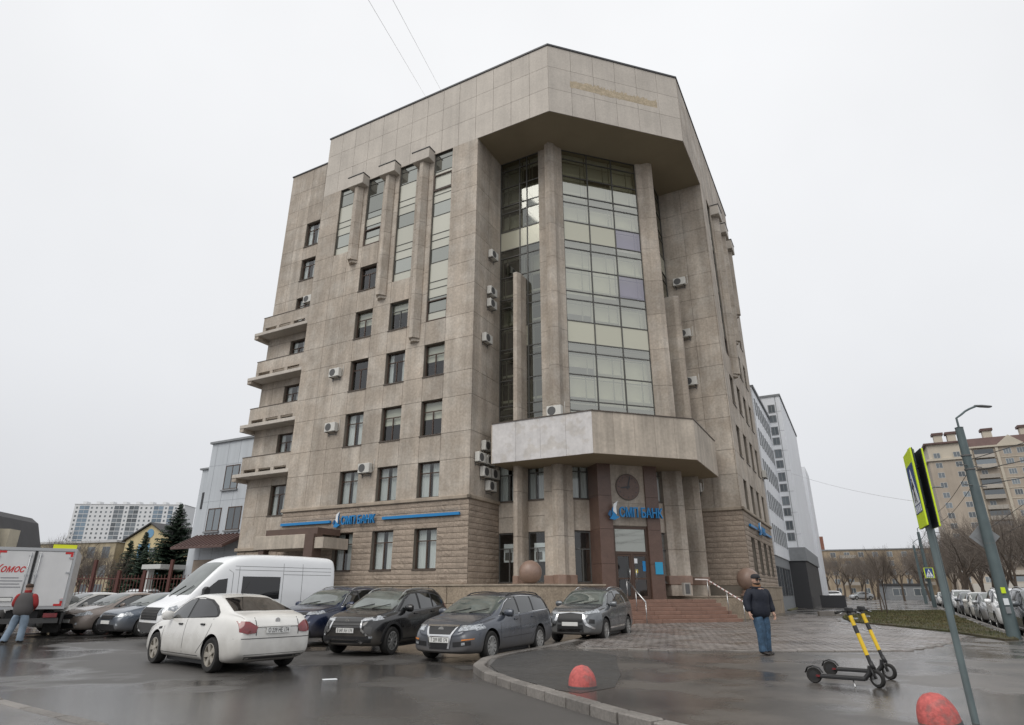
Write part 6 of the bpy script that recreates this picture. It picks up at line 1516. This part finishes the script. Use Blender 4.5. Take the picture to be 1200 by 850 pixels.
# ================================================================ STREET FURNITURE
M_('pole_green', (.085, .115, .12), .5, var=.12, vscale=3, streak=.1); M_('pole_sign', (.12, .155, .16), .45, var=.12, vscale=4); M_('hv_yellow', (.62, .80, .02), .5); M_('road_blue', (.03, .07, .22), .5); M_('sign_back', (.02, .022, .025), .6); M_('bollard_red', (.50, .115, .105), .75, var=.2, vscale=5, fine=.2, fscale=25, col2=(.34, .13, .12), c2scale=6, c2lo=.5, c2hi=.6, bump=.4, bscale=30)
M_('cable', (.03, .03, .03), .6); M_('cable_far', (.55, .55, .56), .7)
def lamp_post(pos, label, h=6.85, arm=True, lean=0, sc=1.0, group='lamp posts along the street', pale=False):
    r = empty('lamp_post', (*pos, ZP)); tag(r, label, 'lamp post', group)
    MB().tube([(0, 0, -.1), (0, 0, h * .5), (0, 0, h)], [.19, .16, .125], 14).build('pole', MT['pole_green'], r)
    MB().tube([(0, 0, h), (0, 0, h + .03)], [.14, .05], 14).build('pole_cap', MT['pole_green'], r)
    if arm:
        d = Vector((.95, .2, 0)).normalized()
        pts = [Vector((0, 0, h - .1)), Vector((0, 0, h + .35))] + [d * (.06 + .2 * k) + Vector((0, 0, h + .3 + .28 * (1 - math.exp(-k * .7)) + .06 * k)) for k in range(1, 6)]
        MB().tube(pts, .035, 8).build('lamp_arm', MT['pole_green'], r)
        e = pts[-1]; MB().tube([e - d * .1, e + d * .15, e + d * .55, e + d * .62], [(.06, .03), (.10, .05), (.10, .04), (.04, .02)], 8).build('lamp_head', MT['mid_grey'], r)
    for z, m in ((h * .42, 'bracket'), (h * .78, 'bracket'), (h * .85, 'bracket')): MB().tube([(0, 0, z), (0, 0, z + .05)], .165, 12).build('band', MT[m], r)
    for z in (h * .70, h * .80): 
        d = Vector((.85, .5, 0)); MB().tube([d * -.7 + Vector((0, 0, z)), d * .9 + Vector((0, 0, z + .04))], .02, 5).build('cross_arm', MT['bracket'], r)
    return r
lp = lamp_post((15.87, 21.1), 'thick grey-green lamp post with curved arm at the lawn tip')
for k, (w, h, z, m) in enumerate(((.16, .2, 1.0, 'sign_white'), (.14, .18, 1.35, 'hv_yellow'), (.15, .2, .75, 'mid_grey'))):
    MB().box(-.1 - w / 2, -.1 + w / 2, -.20, -.185, z, z + h).build('notice', MT[m], lp)
ds = empty('priority_sign', (15.87, 21.1, 3.25), R(-12)); tag(ds, 'grey back of a diamond shaped sign on the thick lamp post', 'sign')
MB().prism([(-.46, 0), (0, -.46), (.46, 0), (0, .46)], .20, .22, 0, lambda x, z, y: (x, y, z)).build('plate_back', MT['mid_grey'], ds)
MB().prism([(-.30, 0), (0, -.30), (.30, 0), (0, .30)], .19, .199, 0, lambda x, z, y: (x, y, z)).build('plate_rib', MT['mid_grey'], ds)
lamp_post(st(23.4, .55), 'grey lamp post behind the crossing sign along the street', 7.2)
lamp_post(st(49, .4), 'distant lamp post carrying the small crossing sign', 7.0)
lamp_post(st(71, .4), 'furthest lamp post at the end of the street', 7.0)
def crossing_plate(root, name, Mx, w, h, sc=1.0):
    # plate in local x (width) / z (height), facing -y
    o = empty(name, (0, 0, 0), 0, root); o.matrix_local = Mx
    MB().box(-w / 2, w / 2, 0, .02, 0, h).build('yellow_board', MT['hv_yellow'], o, bevel=.004)
    MB().box(-w / 2 + .0, w / 2 - .0, .022, .03, 0, h).build('board_back', MT['sign_back'], o)  # near-black: the shade on the plate's back is put into its colour
    s = w * .40; cz = h * .5
    MB().box(-s, s, -.004, 0, cz - s * 1.15, cz + s * 1.15).build('blue_square', MT['road_blue'], o)
    MB().prism([(-s * .88, cz - s * .75), (s * .88, cz - s * .75), (0, cz + s * .95)], -.008, -.004, 0, lambda x, z, y: (x, y, z)).build('white_triangle', MT['sign_white'], o)
    k = s
    def pz(pts): MB().prism([(x * k, cz + z * k) for x, z in pts], -.012, -.008, 0, lambda x, z, y: (x, y, z)).build('walker', MT['sign_back'], o)
    pz([(-.07, .42), (.0, .36), (.07, .42), (.05, .5), (-.05, .5)]); pz([(-.1, .34), (.1, .34), (.08, -.1), (-.1, -.1)]); pz([(-.1, -.1), (-.3, -.62), (-.2, -.66), (.02, -.1)]); pz([(0, -.1), (.2, -.66), (.32, -.62), (.1, -.1)]); pz([(-.1, .32), (-.3, .05), (-.24, 0), (-.06, .2)]); pz([(.08, .32), (.3, .1), (.24, .05), (.06, .18)])
    for k in range(4): MB().box(-s + .05 + k * s * .5, -s + .05 + k * s * .5 + s * .25, -.009, -.004, cz - s * 1.12, cz - s * .8).build('stripe', MT['sign_white'], o)
    return o
sg = empty('crossing_sign', (5.25, 7.93, ZP)); tag(sg, 'tall pole with yellow bordered pedestrian crossing signs back to back', 'sign')
MB().tube([(.02, 0, -.1), (0, 0, 3.15)], .038, 12).build('pole', MT['pole_sign'], sg); MB().tube([(0, 0, 3.15), (0, 0, 3.17)], [.04, .02], 10).build('pole_cap', MT['pole_sign'], sg)
e1 = math.atan2(-.905, -.425); 
crossing_plate(sg, 'sign_plate', Matrix.Translation((-.055, .02, 2.16)) @ Matrix.Rotation(e1, 4, 'Z'), .66, .96)
crossing_plate(sg, 'sign_plate', Matrix.Translation((.06, -.02, 2.14)) @ Matrix.Rotation(e1 + math.pi + R(4), 4, 'Z'), .66, .96)
for z in (2.4, 2.9): MB().tube([(0, 0, z), (0, 0, z + .04)], .048, 10).build('clamp', MT['steel'], sg)
x, y = st(48.4, .4); s2 = empty('small_crossing_sign', (x, y - .25, 2.75)); tag(s2, 'small distant yellow bordered crossing sign on a lamp post', 'sign'); crossing_plate(s2, 'sign_plate', Matrix.Translation((0, 0, 0)), .95, .95)
x, y = st(30, -10.5); s3 = empty('parking_sign', (x, y, 0)); tag(s3, 'blue square road sign on a thin pole across the street', 'sign'); MB().tube([(0, 0, 0), (0, 0, 3.3)], .04, 8).build('pole', MT['steel'], s3); MB().box(-.35, .35, -.06, -.04, 2.6, 3.3).build('sign_plate', MT['plate_blue'], s3)
# bollards
def bollard(x, y, r, h, label, tilt=0):
    prof = [(max(.001, r * math.sqrt(max(0, 1 - (t ** 2.3)))), h * t) for t in [k / 12 for k in range(13)]][::-1] + [(r, -.04)]
    o = empty('bollard', (x, y, ZP), .4); o.rotation_euler = (0, tilt, .3); tag(o, label, 'bollard', 'red concrete bollards')
    MB().lathe(prof, 32).build('dome', MT['bollard_red'], o); MB().lathe([(r * 1.005, .03), (r * 1.03, .02), (r * 1.04, -.03)], 32).build('foot_ring', MT['trim_grey'], o)
bollard(1.1, 10.7, .22, .32, 'faded red dome bollard on the fresh asphalt patch'); bollard(4.86, 7.92, .215, .32, 'worn red dome bollard at the foot of the crossing sign', R(-9))
# scooters
M_('scooter_yellow', (.75, .50, .02), .35, var=.05); M_('scooter_black', (.02, .02, .021), .45)
def scooter(pos, head, label, steer):
    r = empty('electric_scooter', (*pos, ZP), head); tag(r, label, 'scooter', 'rental scooters')
    rw, L = .115, .92
    Mx = lambda x, y, z: (x, z, y)
    def wheel(x, parent, rr):
        w = empty('wheel', (x, 0, rr), 0, parent)
        MB().lathe([(rr * .62, -.028), (rr * .9, -.032), (rr, -.015), (rr, .015), (rr * .9, .032), (rr * .62, .028)], 28, 0, Mx).build('tyre', MT['rubber'], w)
        MB().lathe([(.001, -.03), (rr * .62, -.028), (rr * .62, .028), (.001, .03)], 20, 0, Mx).build('hub', MT['scooter_black'], w)
    wheel(0, r, rw)
    MB().box(.10, L - .16, -.075, .075, .085, .135).build('deck', MT['scooter_black'], r, bevel=.012); MB().box(.13, L - .2, -.06, .06, .1352, .14).build('deck_mat', MT['rubber'], r)
    MB().tube([(-.13, 0, .15), (-.09, 0, .225), (0, 0, .255), (.09, 0, .23), (.14, 0, .16)], [(.04, .012)] * 5, 8).build('mudguard', MT['scooter_black'], r)
    MB().box(.04, .1, -.06, .06, .10, .13).build('rear_light', MT['lamp_red'], r)
    MB().tube([(L - .18, 0, .11), (L - .1, 0, .2), (L - .075, 0, .30)], [.035, .032, .035], 8).build('neck', MT['scooter_black'], r)
    fk = empty('steering', (L, 0, 0), steer, r)
    wheel_o = empty('wheel', (0.0, 0, .125), 0, fk)
    MB().lathe([(.078, -.028), (.112, -.032), (.125, -.015), (.125, .015), (.112, .032), (.078, .028)], 28, 0, Mx).build('tyre', MT['rubber'], fk, (0, 0, .125))
    C.objects.unlink(wheel_o); bpy.data.objects.remove(wheel_o)
    MB().lathe([(.001, -.03), (.078, -.028), (.078, .028), (.001, .03)], 20, 0, Mx).build('hub', MT['steel'], fk, (0, 0, .125))
    for s in (.05, -.05): MB().tube([(0, s, .125), (-.05, s * .9, .27)], .014, 6).build('fork', MT['scooter_black'], fk)
    MB().tube([(-.03, 0, .26), (-.075, 0, .36)], .035, 8).build('fork_crown', MT['scooter_black'], fk)
    top = Vector((-.30, 0, 1.08))
    MB().tube([(-.075, 0, .35), (-.105, 0, .45)], .03, 10).build('stem_base', MT['scooter_black'], fk)
    a, b = Vector((-.105, 0, .45)), top
    MB().tube([a, a.lerp(b, .93)], .033, 10).build('stem', MT['scooter_yellow'], fk)
    MB().tube([a.lerp(b, .5), a.lerp(b, .68)], .0345, 10).build('stem_sticker', MT['scooter_black'], fk)
    MB().tube([a.lerp(b, .92), b], .038, 10).build('stem_head', MT['scooter_black'], fk)
    MB().tube([b + Vector((-.03, .28, -.01)), b + Vector((.0, .14, .02)), b, b + Vector((.0, -.14, .02)), b + Vector((-.03, -.28, -.01))], .016, 8).build('handlebar', MT['scooter_black'], fk)
    for s in (1, -1):
        MB().tube([b + Vector((-.03, s * .28, -.01)), b + Vector((-.02, s * .18, .01))], .021, 8).build('grip', MT['rubber'], fk); MB().tube([b + Vector((.02, s * .16, .0)), b + Vector((.03, s * .25, -.02))], .008, 5).build('brake_lever', MT['steel'], fk)
    MB().box(b.x - .05, b.x + .06, -.05, .05, b.z + .0, b.z + .075).build('display', MT['scooter_black'], fk, bevel=.015)
    MB().tube([(-.12, .02, .85), (-.10, .03, .82), (-.02, .03, .80)], .01, 6).build('hook', MT['steel'], fk); MB().box(-.21, -.17, -.03, .03, .98, 1.0).build('front_light', MT['lamp_clear'], fk)
    MB().tube([(L - .34, -.05, .09), (L - .30, -.17, .005)], .01, 6).build('kick_stand', MT['steel'], r)
hd = math.atan2(-.56, .73)
scooter((4.97, 11.2), hd, 'yellow and black rental scooter standing nearer the red bollard', R(-28)); scooter((5.70, 12.15), hd, 'yellow and black rental scooter standing behind the other one', R(-24))
# overhead cables
def cable(pts, r, label, sag=.3, m='cable', grp='overhead cables'):
    a, b = Vector(pts[0]), Vector(pts[1]); n = 14
    o = MB().tube([a.lerp(b, k / n) - Vector((0, 0, sag * 4 * (k / n) * (1 - k / n))) for k in range(n + 1)], r, 4, cap=False).build('cable', MT[m]); tag(o, label, 'cable', grp)
p = loc2w(16.2, .2, 34.6); cable([p, (-.394 * 11, 11, 1.52 + 1.249 * 11 + 1.5)], .007, 'thin cable running from the roof edge of the stone office block', 0, 'cable_far')
p = loc2w(14.9, .2, 34.6); cable([p, (-.331 * 11, 11, 1.52 + 1.249 * 11 + 1.5)], .007, 'thin cable running from the roof edge of the stone office block', 0, 'cable_far')
q = Vector((15.87, 21.1, 0)); p2 = Vector((*st(23.4, .55), 0))
cable([loc2w(-1.3, 38, 12.3), p2 + Vector((0, 0, 7.1))], .012, 'cable strung from the office tower to a lamp post', .3, 'cable_far')
WL = 'overhead wire spreading from the thick lamp post over the street'
cable([q + Vector((0, 0, 5.8)), (26, 24, 9.0)], .014, WL, .1); cable([q + Vector((0, 0, 5.4)), (26, 22, 7.8)], .014, WL, .1); cable([q + Vector((.5, .3, 5.0)), (28, 26, 7.4)], .014, WL, .1); cable([q + Vector((0, 0, 5.5)), (*st(23.4, .55), 6.2)], .012, WL, .3); cable([q + Vector((0, 0, 5.0)), (*st(23.4, .55), 5.6)], .012, WL, .3)
cable([(*st(23.4, .5), 6.4), (*st(49, .4), 6.4)], .02, 'overhead wire between the middle lamp posts', .4); cable([(*st(49, .4), 6.4), (*st(71, .4), 6.4)], .03, 'overhead wire between the furthest lamp posts', .4)
cable([(24, 24, 7.2), (64, 92, 7.2)], .02, 'trolley wire running above the street', .2); cable([(26, 24, 7.0), (66, 92, 7.0)], .02, 'trolley wire running above the street', .2)
# ================================================================ PEOPLE
M_('skin', (.52, .33, .25), .6); M_('jacket_navy', (.008, .011, .022), .75, fine=.3, fscale=40, bump=.6, bscale=10); M_('jeans', (.045, .09, .15), .85, var=.35, vscale=9, fine=.25, fscale=30, bump=.5, bscale=14); M_('jeans_pale', (.20, .26, .33), .8, var=.2, vscale=6); M_('cap_black', (.02, .02, .024), .8); M_('hair_dark', (.012, .01, .009), .8); M_('shoe', (.02, .015, .013), .5); M_('vest_grey', (.075, .07, .07), .8); M_('shirt_red', (.30, .025, .025), .8); M_('collar', (.30, .16, .09), .8); M_('brown_hair', (.05, .03, .02), .8)
def skin_mesh(nodes, edges, sub=2, root=0, fat=1.0):
    bm = bmesh.new(); ly = bm.verts.layers.skin.verify(); vs = []
    for p, r in nodes:
        v = bm.verts.new(p); v[ly].radius = tuple(k * fat for k in (r if isinstance(r, tuple) else (r, r))); vs.append(v)
    vs[root][ly].use_root = True
    for a, b in edges: bm.edges.new((vs[a], vs[b]))
    me = bpy.data.meshes.new('sk'); bm.to_mesh(me); bm.free(); o = bpy.data.objects.new('sk', me); C.objects.link(o)
    md = o.modifiers.new('k', 'SKIN'); md.use_smooth_shade = True; md.branch_smoothing = .6
    sb = o.modifiers.new('s', 'SUBSURF'); sb.levels = sb.render_levels = sub
    bpy.context.view_layer.update(); r = bpy.data.meshes.new_from_object(o.evaluated_get(bpy.context.evaluated_depsgraph_get())); C.objects.unlink(o); bpy.data.objects.remove(o)
    for p in r.polygons: p.use_smooth = True
    r.materials.clear(); return r
def chain(nodes, edges, start, pts):
    i = start
    for p, r in pts: nodes.append((p, r)); edges.append((i, len(nodes) - 1)); i = len(nodes) - 1
    return i
def person(label, pos, rz, J, cl):
    """J: joint positions (facing -y); cl: clothing materials"""
    r = empty('person', (*pos[:2], pos[2])); r.rotation_euler = (0, 0, rz); r.scale = (1.18, 1.14, 1.0); tag(r, label, 'person')
    n, e = [(J['pelvis'], (.13, .10))], []
    ch = chain(n, e, 0, [(J['waist'], (.12, .09)), (J['chest'], (.15, .10)), (J['neck0'], .07)])
    nk = chain(n, e, ch, [(J['neck1'], .055)])
    chain(n, e, nk, [(J['head'] + Vector((0, .01, -.03)), (.075, .085)), (J['head'] + Vector((0, .012, .04)), (.078, .095)), (J['head'] + Vector((0, .01, .105)), (.055, .07))])
    for s in ('l', 'r'):
        w = chain(n, e, ch, [(J['sh' + s], .055), (J['el' + s], .042), (J['wr' + s], .028)])
        d = (J['wr' + s] - J['el' + s]).normalized(); sd = Vector((0, -1, 0)) - d * d.dot(Vector((0, -1, 0))); sd.normalize()
        palm = J['wr' + s] + d * .075; pi = chain(n, e, w, [(palm, (.022, .036))])
        inw = d.cross(sd) * (1 if s == 'l' else -1)
        for k, (o_, L) in enumerate(((.03, .075), (.011, .085), (-.009, .08), (-.028, .062))):
            b = palm + sd * o_ + d * .025; chain(n, e, pi, [(b, .010), (b + d * L * .5 + inw * .012, .009), (b + d * L + inw * .035, .007)])
        chain(n, e, pi, [(J['wr' + s] + d * .05 + sd * .04, .011), (J['wr' + s] + d * .09 + sd * .058 + inw * .015, .009)])
        chain(n, e, 0, [(J['hip' + s], .085), (J['kn' + s], .058), (J['an' + s], .042), (J['an' + s] + Vector((0, -.10, -.05)), .035)])
    me = skin_mesh(n, e); me.materials.append(MT['skin']); mesh_obj('body', me, r)
    # head details
    h = J['head']
    MB().lathe([(.001, -.018), (.012, -.012), (.014, 0), (.008, .02), (.001, .03)], 8, 0, lambda x, y, z: (h.x + x, h.y - .088 + y, h.z + z - .01)).build('nose', MT['skin'], r)
    for sx in (1, -1):
        MB().lathe([(.001, -.03), (.012, -.02), (.014, 0), (.012, .02), (.001, .03)], 8, 0, lambda x, y, z: (h.x + sx * .082 + x * .5, h.y + .01 + y, h.z + z)).build('ear', MT['skin'], r)
        MB().lathe([(.001, -.006), (.011, 0), (.001, .006)], 8, 0, lambda x, y, z: (h.x + sx * .03 + x, h.y - .079 + y * .4, h.z + .028 + z)).build('eye', MT['hair_dark'], r)
    # trousers
    n, e = [(J['pelvis'] + Vector((0, 0, .05)), (.165, .13))], []
    c0 = chain(n, e, 0, [(J['pelvis'] + Vector((0, 0, -.06)), (.165, .13))])
    for s in ('l', 'r'):
        k = J['kn' + s]; a = J['an' + s]; hp = J['hip' + s]
        chain(n, e, c0, [(hp + Vector((0, 0, -.05)), .098), (hp.lerp(k, .5), .088), (k, .072), (k.lerp(a, .5), .068), (a + Vector((0, -.005, -.0)), .068), (a + Vector((0, -.01, -.05)), .07)])
    me = skin_mesh(n, e, fat=1.32); me.materials.append(MT[cl['legs']]); mesh_obj('trousers', me, r)
    # shoes
    for s in ('l', 'r'):
        a = J['an' + s]; b = MB(); b.tube([a + Vector((0, .075, -.045)), a + Vector((0, .03, -.03)), a + Vector((0, -.08, -.045)), a + Vector((0, -.17, -.055)), a + Vector((0, -.2, -.065))], [(.03, .03), (.046, .05), (.048, .04), (.045, .03), (.02, .015)], 10, up=Vector((0, 0, 1))); b.build('shoe', MT['shoe'], r)
    # jacket
    n, e = [(J['pelvis'] + Vector((0, .0, -.21)), (.185, .15))], []
    ch = chain(n, e, 0, [(J['pelvis'] + Vector((0, 0, .10)), (.20, .155)), (J['waist'], (.195, .15)), (J['chest'], (.205, .15)), (J['neck0'] + Vector((0, 0, -.0)), (.14, .11))]); 
    chx = ch - 1
    chain(n, e, ch, [(J['neck0'] + Vector((0, 0, .05)), (.085, .08))])
    sl = None
    if cl.get('sleeve') in (None, cl['top']):
        for s in ('l', 'r'): chain(n, e, chx, [(J['sh' + s], .085), (J['sh' + s].lerp(J['el' + s], .5), .075), (J['el' + s], .068), (J['el' + s].lerp(J['wr' + s], .5), .062), (J['wr' + s] + (J['wr' + s] - J['el' + s]).normalized() * .01, .052)])
    me = skin_mesh(n, e, fat=1.27); me.materials.append(MT[cl['top']]); mesh_obj('jacket', me, r)
    if cl.get('sleeve') not in (None, cl['top']):
        for s in ('l', 'r'):
            n, e = [(J['chest'].lerp(J['sh' + s], .75), .08)], []; chain(n, e, 0, [(J['sh' + s], .088), (J['sh' + s].lerp(J['el' + s], .5), .074), (J['el' + s], .066), (J['el' + s].lerp(J['wr' + s], .6), .055), (J['wr' + s], .048)])
            me = skin_mesh(n, e, fat=1.15); me.materials.append(MT[cl['sleeve']]); mesh_obj('sleeve', me, r)
    # collar, hat
    nk = J['neck0'] + Vector((0, 0, .07)); MB().lathe([(.082, -.03), (.088, .0), (.08, .045), (.072, .04), (.07, -.02)], 16, 0, lambda x, y, z: (nk.x + x, nk.y + y - .01, nk.z + z)).build('collar', MT[cl['collar']], r)
    if cl.get('hat'):
        MB().lathe([(.094, .06), (.098, .075), (.094, .11), (.075, .145), (.04, .16), (.001, .165)], 20, 0, lambda x, y, z: (h.x + x * .92, h.y + .008 + y * 1.12, h.z + z)).build('cap', MT[cl['hat']], r)
        b = MB(); n_ = 9; vs = []
        for k in range(n_):
            a = math.pi * (.08 + .84 * k / (n_ - 1)); vs += [(h.x + .088 * math.cos(a), h.y - .09 * math.sin(a), h.z + .072), (h.x + .09 * math.cos(a), h.y - .12 * math.sin(a), h.z + .066)]
        b.add(vs, [(2 * k, 2 * k + 1, 2 * k + 3, 2 * k + 2) for k in range(n_ - 1)]); b.add([(x, y, z - .008) for x, y, z in vs], [(2 * k, 2 * k + 1, 2 * k + 3, 2 * k + 2) for k in range(n_ - 1)]); b.build('cap_peak', MT[cl['hat']], r)
    else:
        MB().lathe([(.094, .03), (.099, .06), (.094, .10), (.07, .13), (.001, .145)], 18, 0, lambda x, y, z: (h.x + x * .92, h.y + .02 + y * 1.1, h.z + z)).build('hair', MT['brown_hair'], r)
    if cl.get('beard'):
        prof = [(.001, -.135), (.035, -.13), (.064, -.098), (.074, -.07), (.076, -.05)]
        b = MB(); n_ = 11; m = len(prof); vs = []
        for k in range(n_):
            a = math.pi * (1.0 + k / (n_ - 1)); vs += [(h.x + q * math.cos(a) * .98, h.y + q * math.sin(a) * 1.14 + .004, h.z + z) for q, z in prof]
        b.add(vs, [(k * m + j, (k + 1) * m + j, (k + 1) * m + j + 1, k * m + j + 1) for k in range(n_ - 1) for j in range(m - 1)], 0, True); b.build('beard', MT['hair_dark'], r)
        for sx in (1, -1): MB().box(h.x + sx * .036 - .03, h.x + sx * .036 + .03, h.y - .098, h.y - .088, h.z + .005, h.z + .045).build('sunglass_lens', MT['trim'], r, bevel=.004)
    return r
V = Vector
J1 = dict(pelvis=V((0, 0, .96)), waist=V((.01, 0, 1.12)), chest=V((.01, -.01, 1.32)), neck0=V((.0, .0, 1.47)), neck1=V((-.005, -.01, 1.55)), head=V((-.01, -.025, 1.645)),
    shl=V((.19, 0, 1.42)), ell=V((.265, .03, 1.15)), wrl=V((.275, -.05, .93)), shr=V((-.18, 0, 1.42)), elr=V((-.26, .03, 1.16)), wrr=V((-.27, -.04, .94)),
    hipl=V((.085, 0, .90)), knl=V((.075, -.02, .50)), anl=V((.07, .02, .10)), hipr=V((-.085, 0, .90)), knr=V((-.06, -.05, .50)), anr=V((-.05, -.02, .10)))
person('man in navy jacket and blue jeans with black cap and beard walking past', (5.98, 15.9, ZP), R(14), J1, dict(legs='jeans', top='jacket_navy', collar='collar', hat='cap_black', beard=True))
J2 = dict(pelvis=V((0, 0, .95)), waist=V((0, -.01, 1.10)), chest=V((0, -.03, 1.30)), neck0=V((0, -.02, 1.45)), neck1=V((0, -.03, 1.52)), head=V((0, -.06, 1.62)),
    shl=V((.19, -.02, 1.40)), ell=V((.25, -.02, 1.13)), wrl=V((.16, -.2, .99)), shr=V((-.19, -.02, 1.40)), elr=V((-.26, .0, 1.13)), wrr=V((-.17, -.2, 1.0)),
    hipl=V((.09, 0, .88)), knl=V((.16, -.03, .49)), anl=V((.24, .06, .10)), hipr=V((-.09, 0, .88)), knr=V((-.10, .0, .49)), anr=V((-.10, .02, .10)))
person('delivery worker in grey vest with red sleeves and pale jeans behind the truck', (-15.6, 21.0, 0), R(196), J2, dict(legs='jeans_pale', top='vest_grey', sleeve='shirt_red', collar='shirt_red', hat=None))
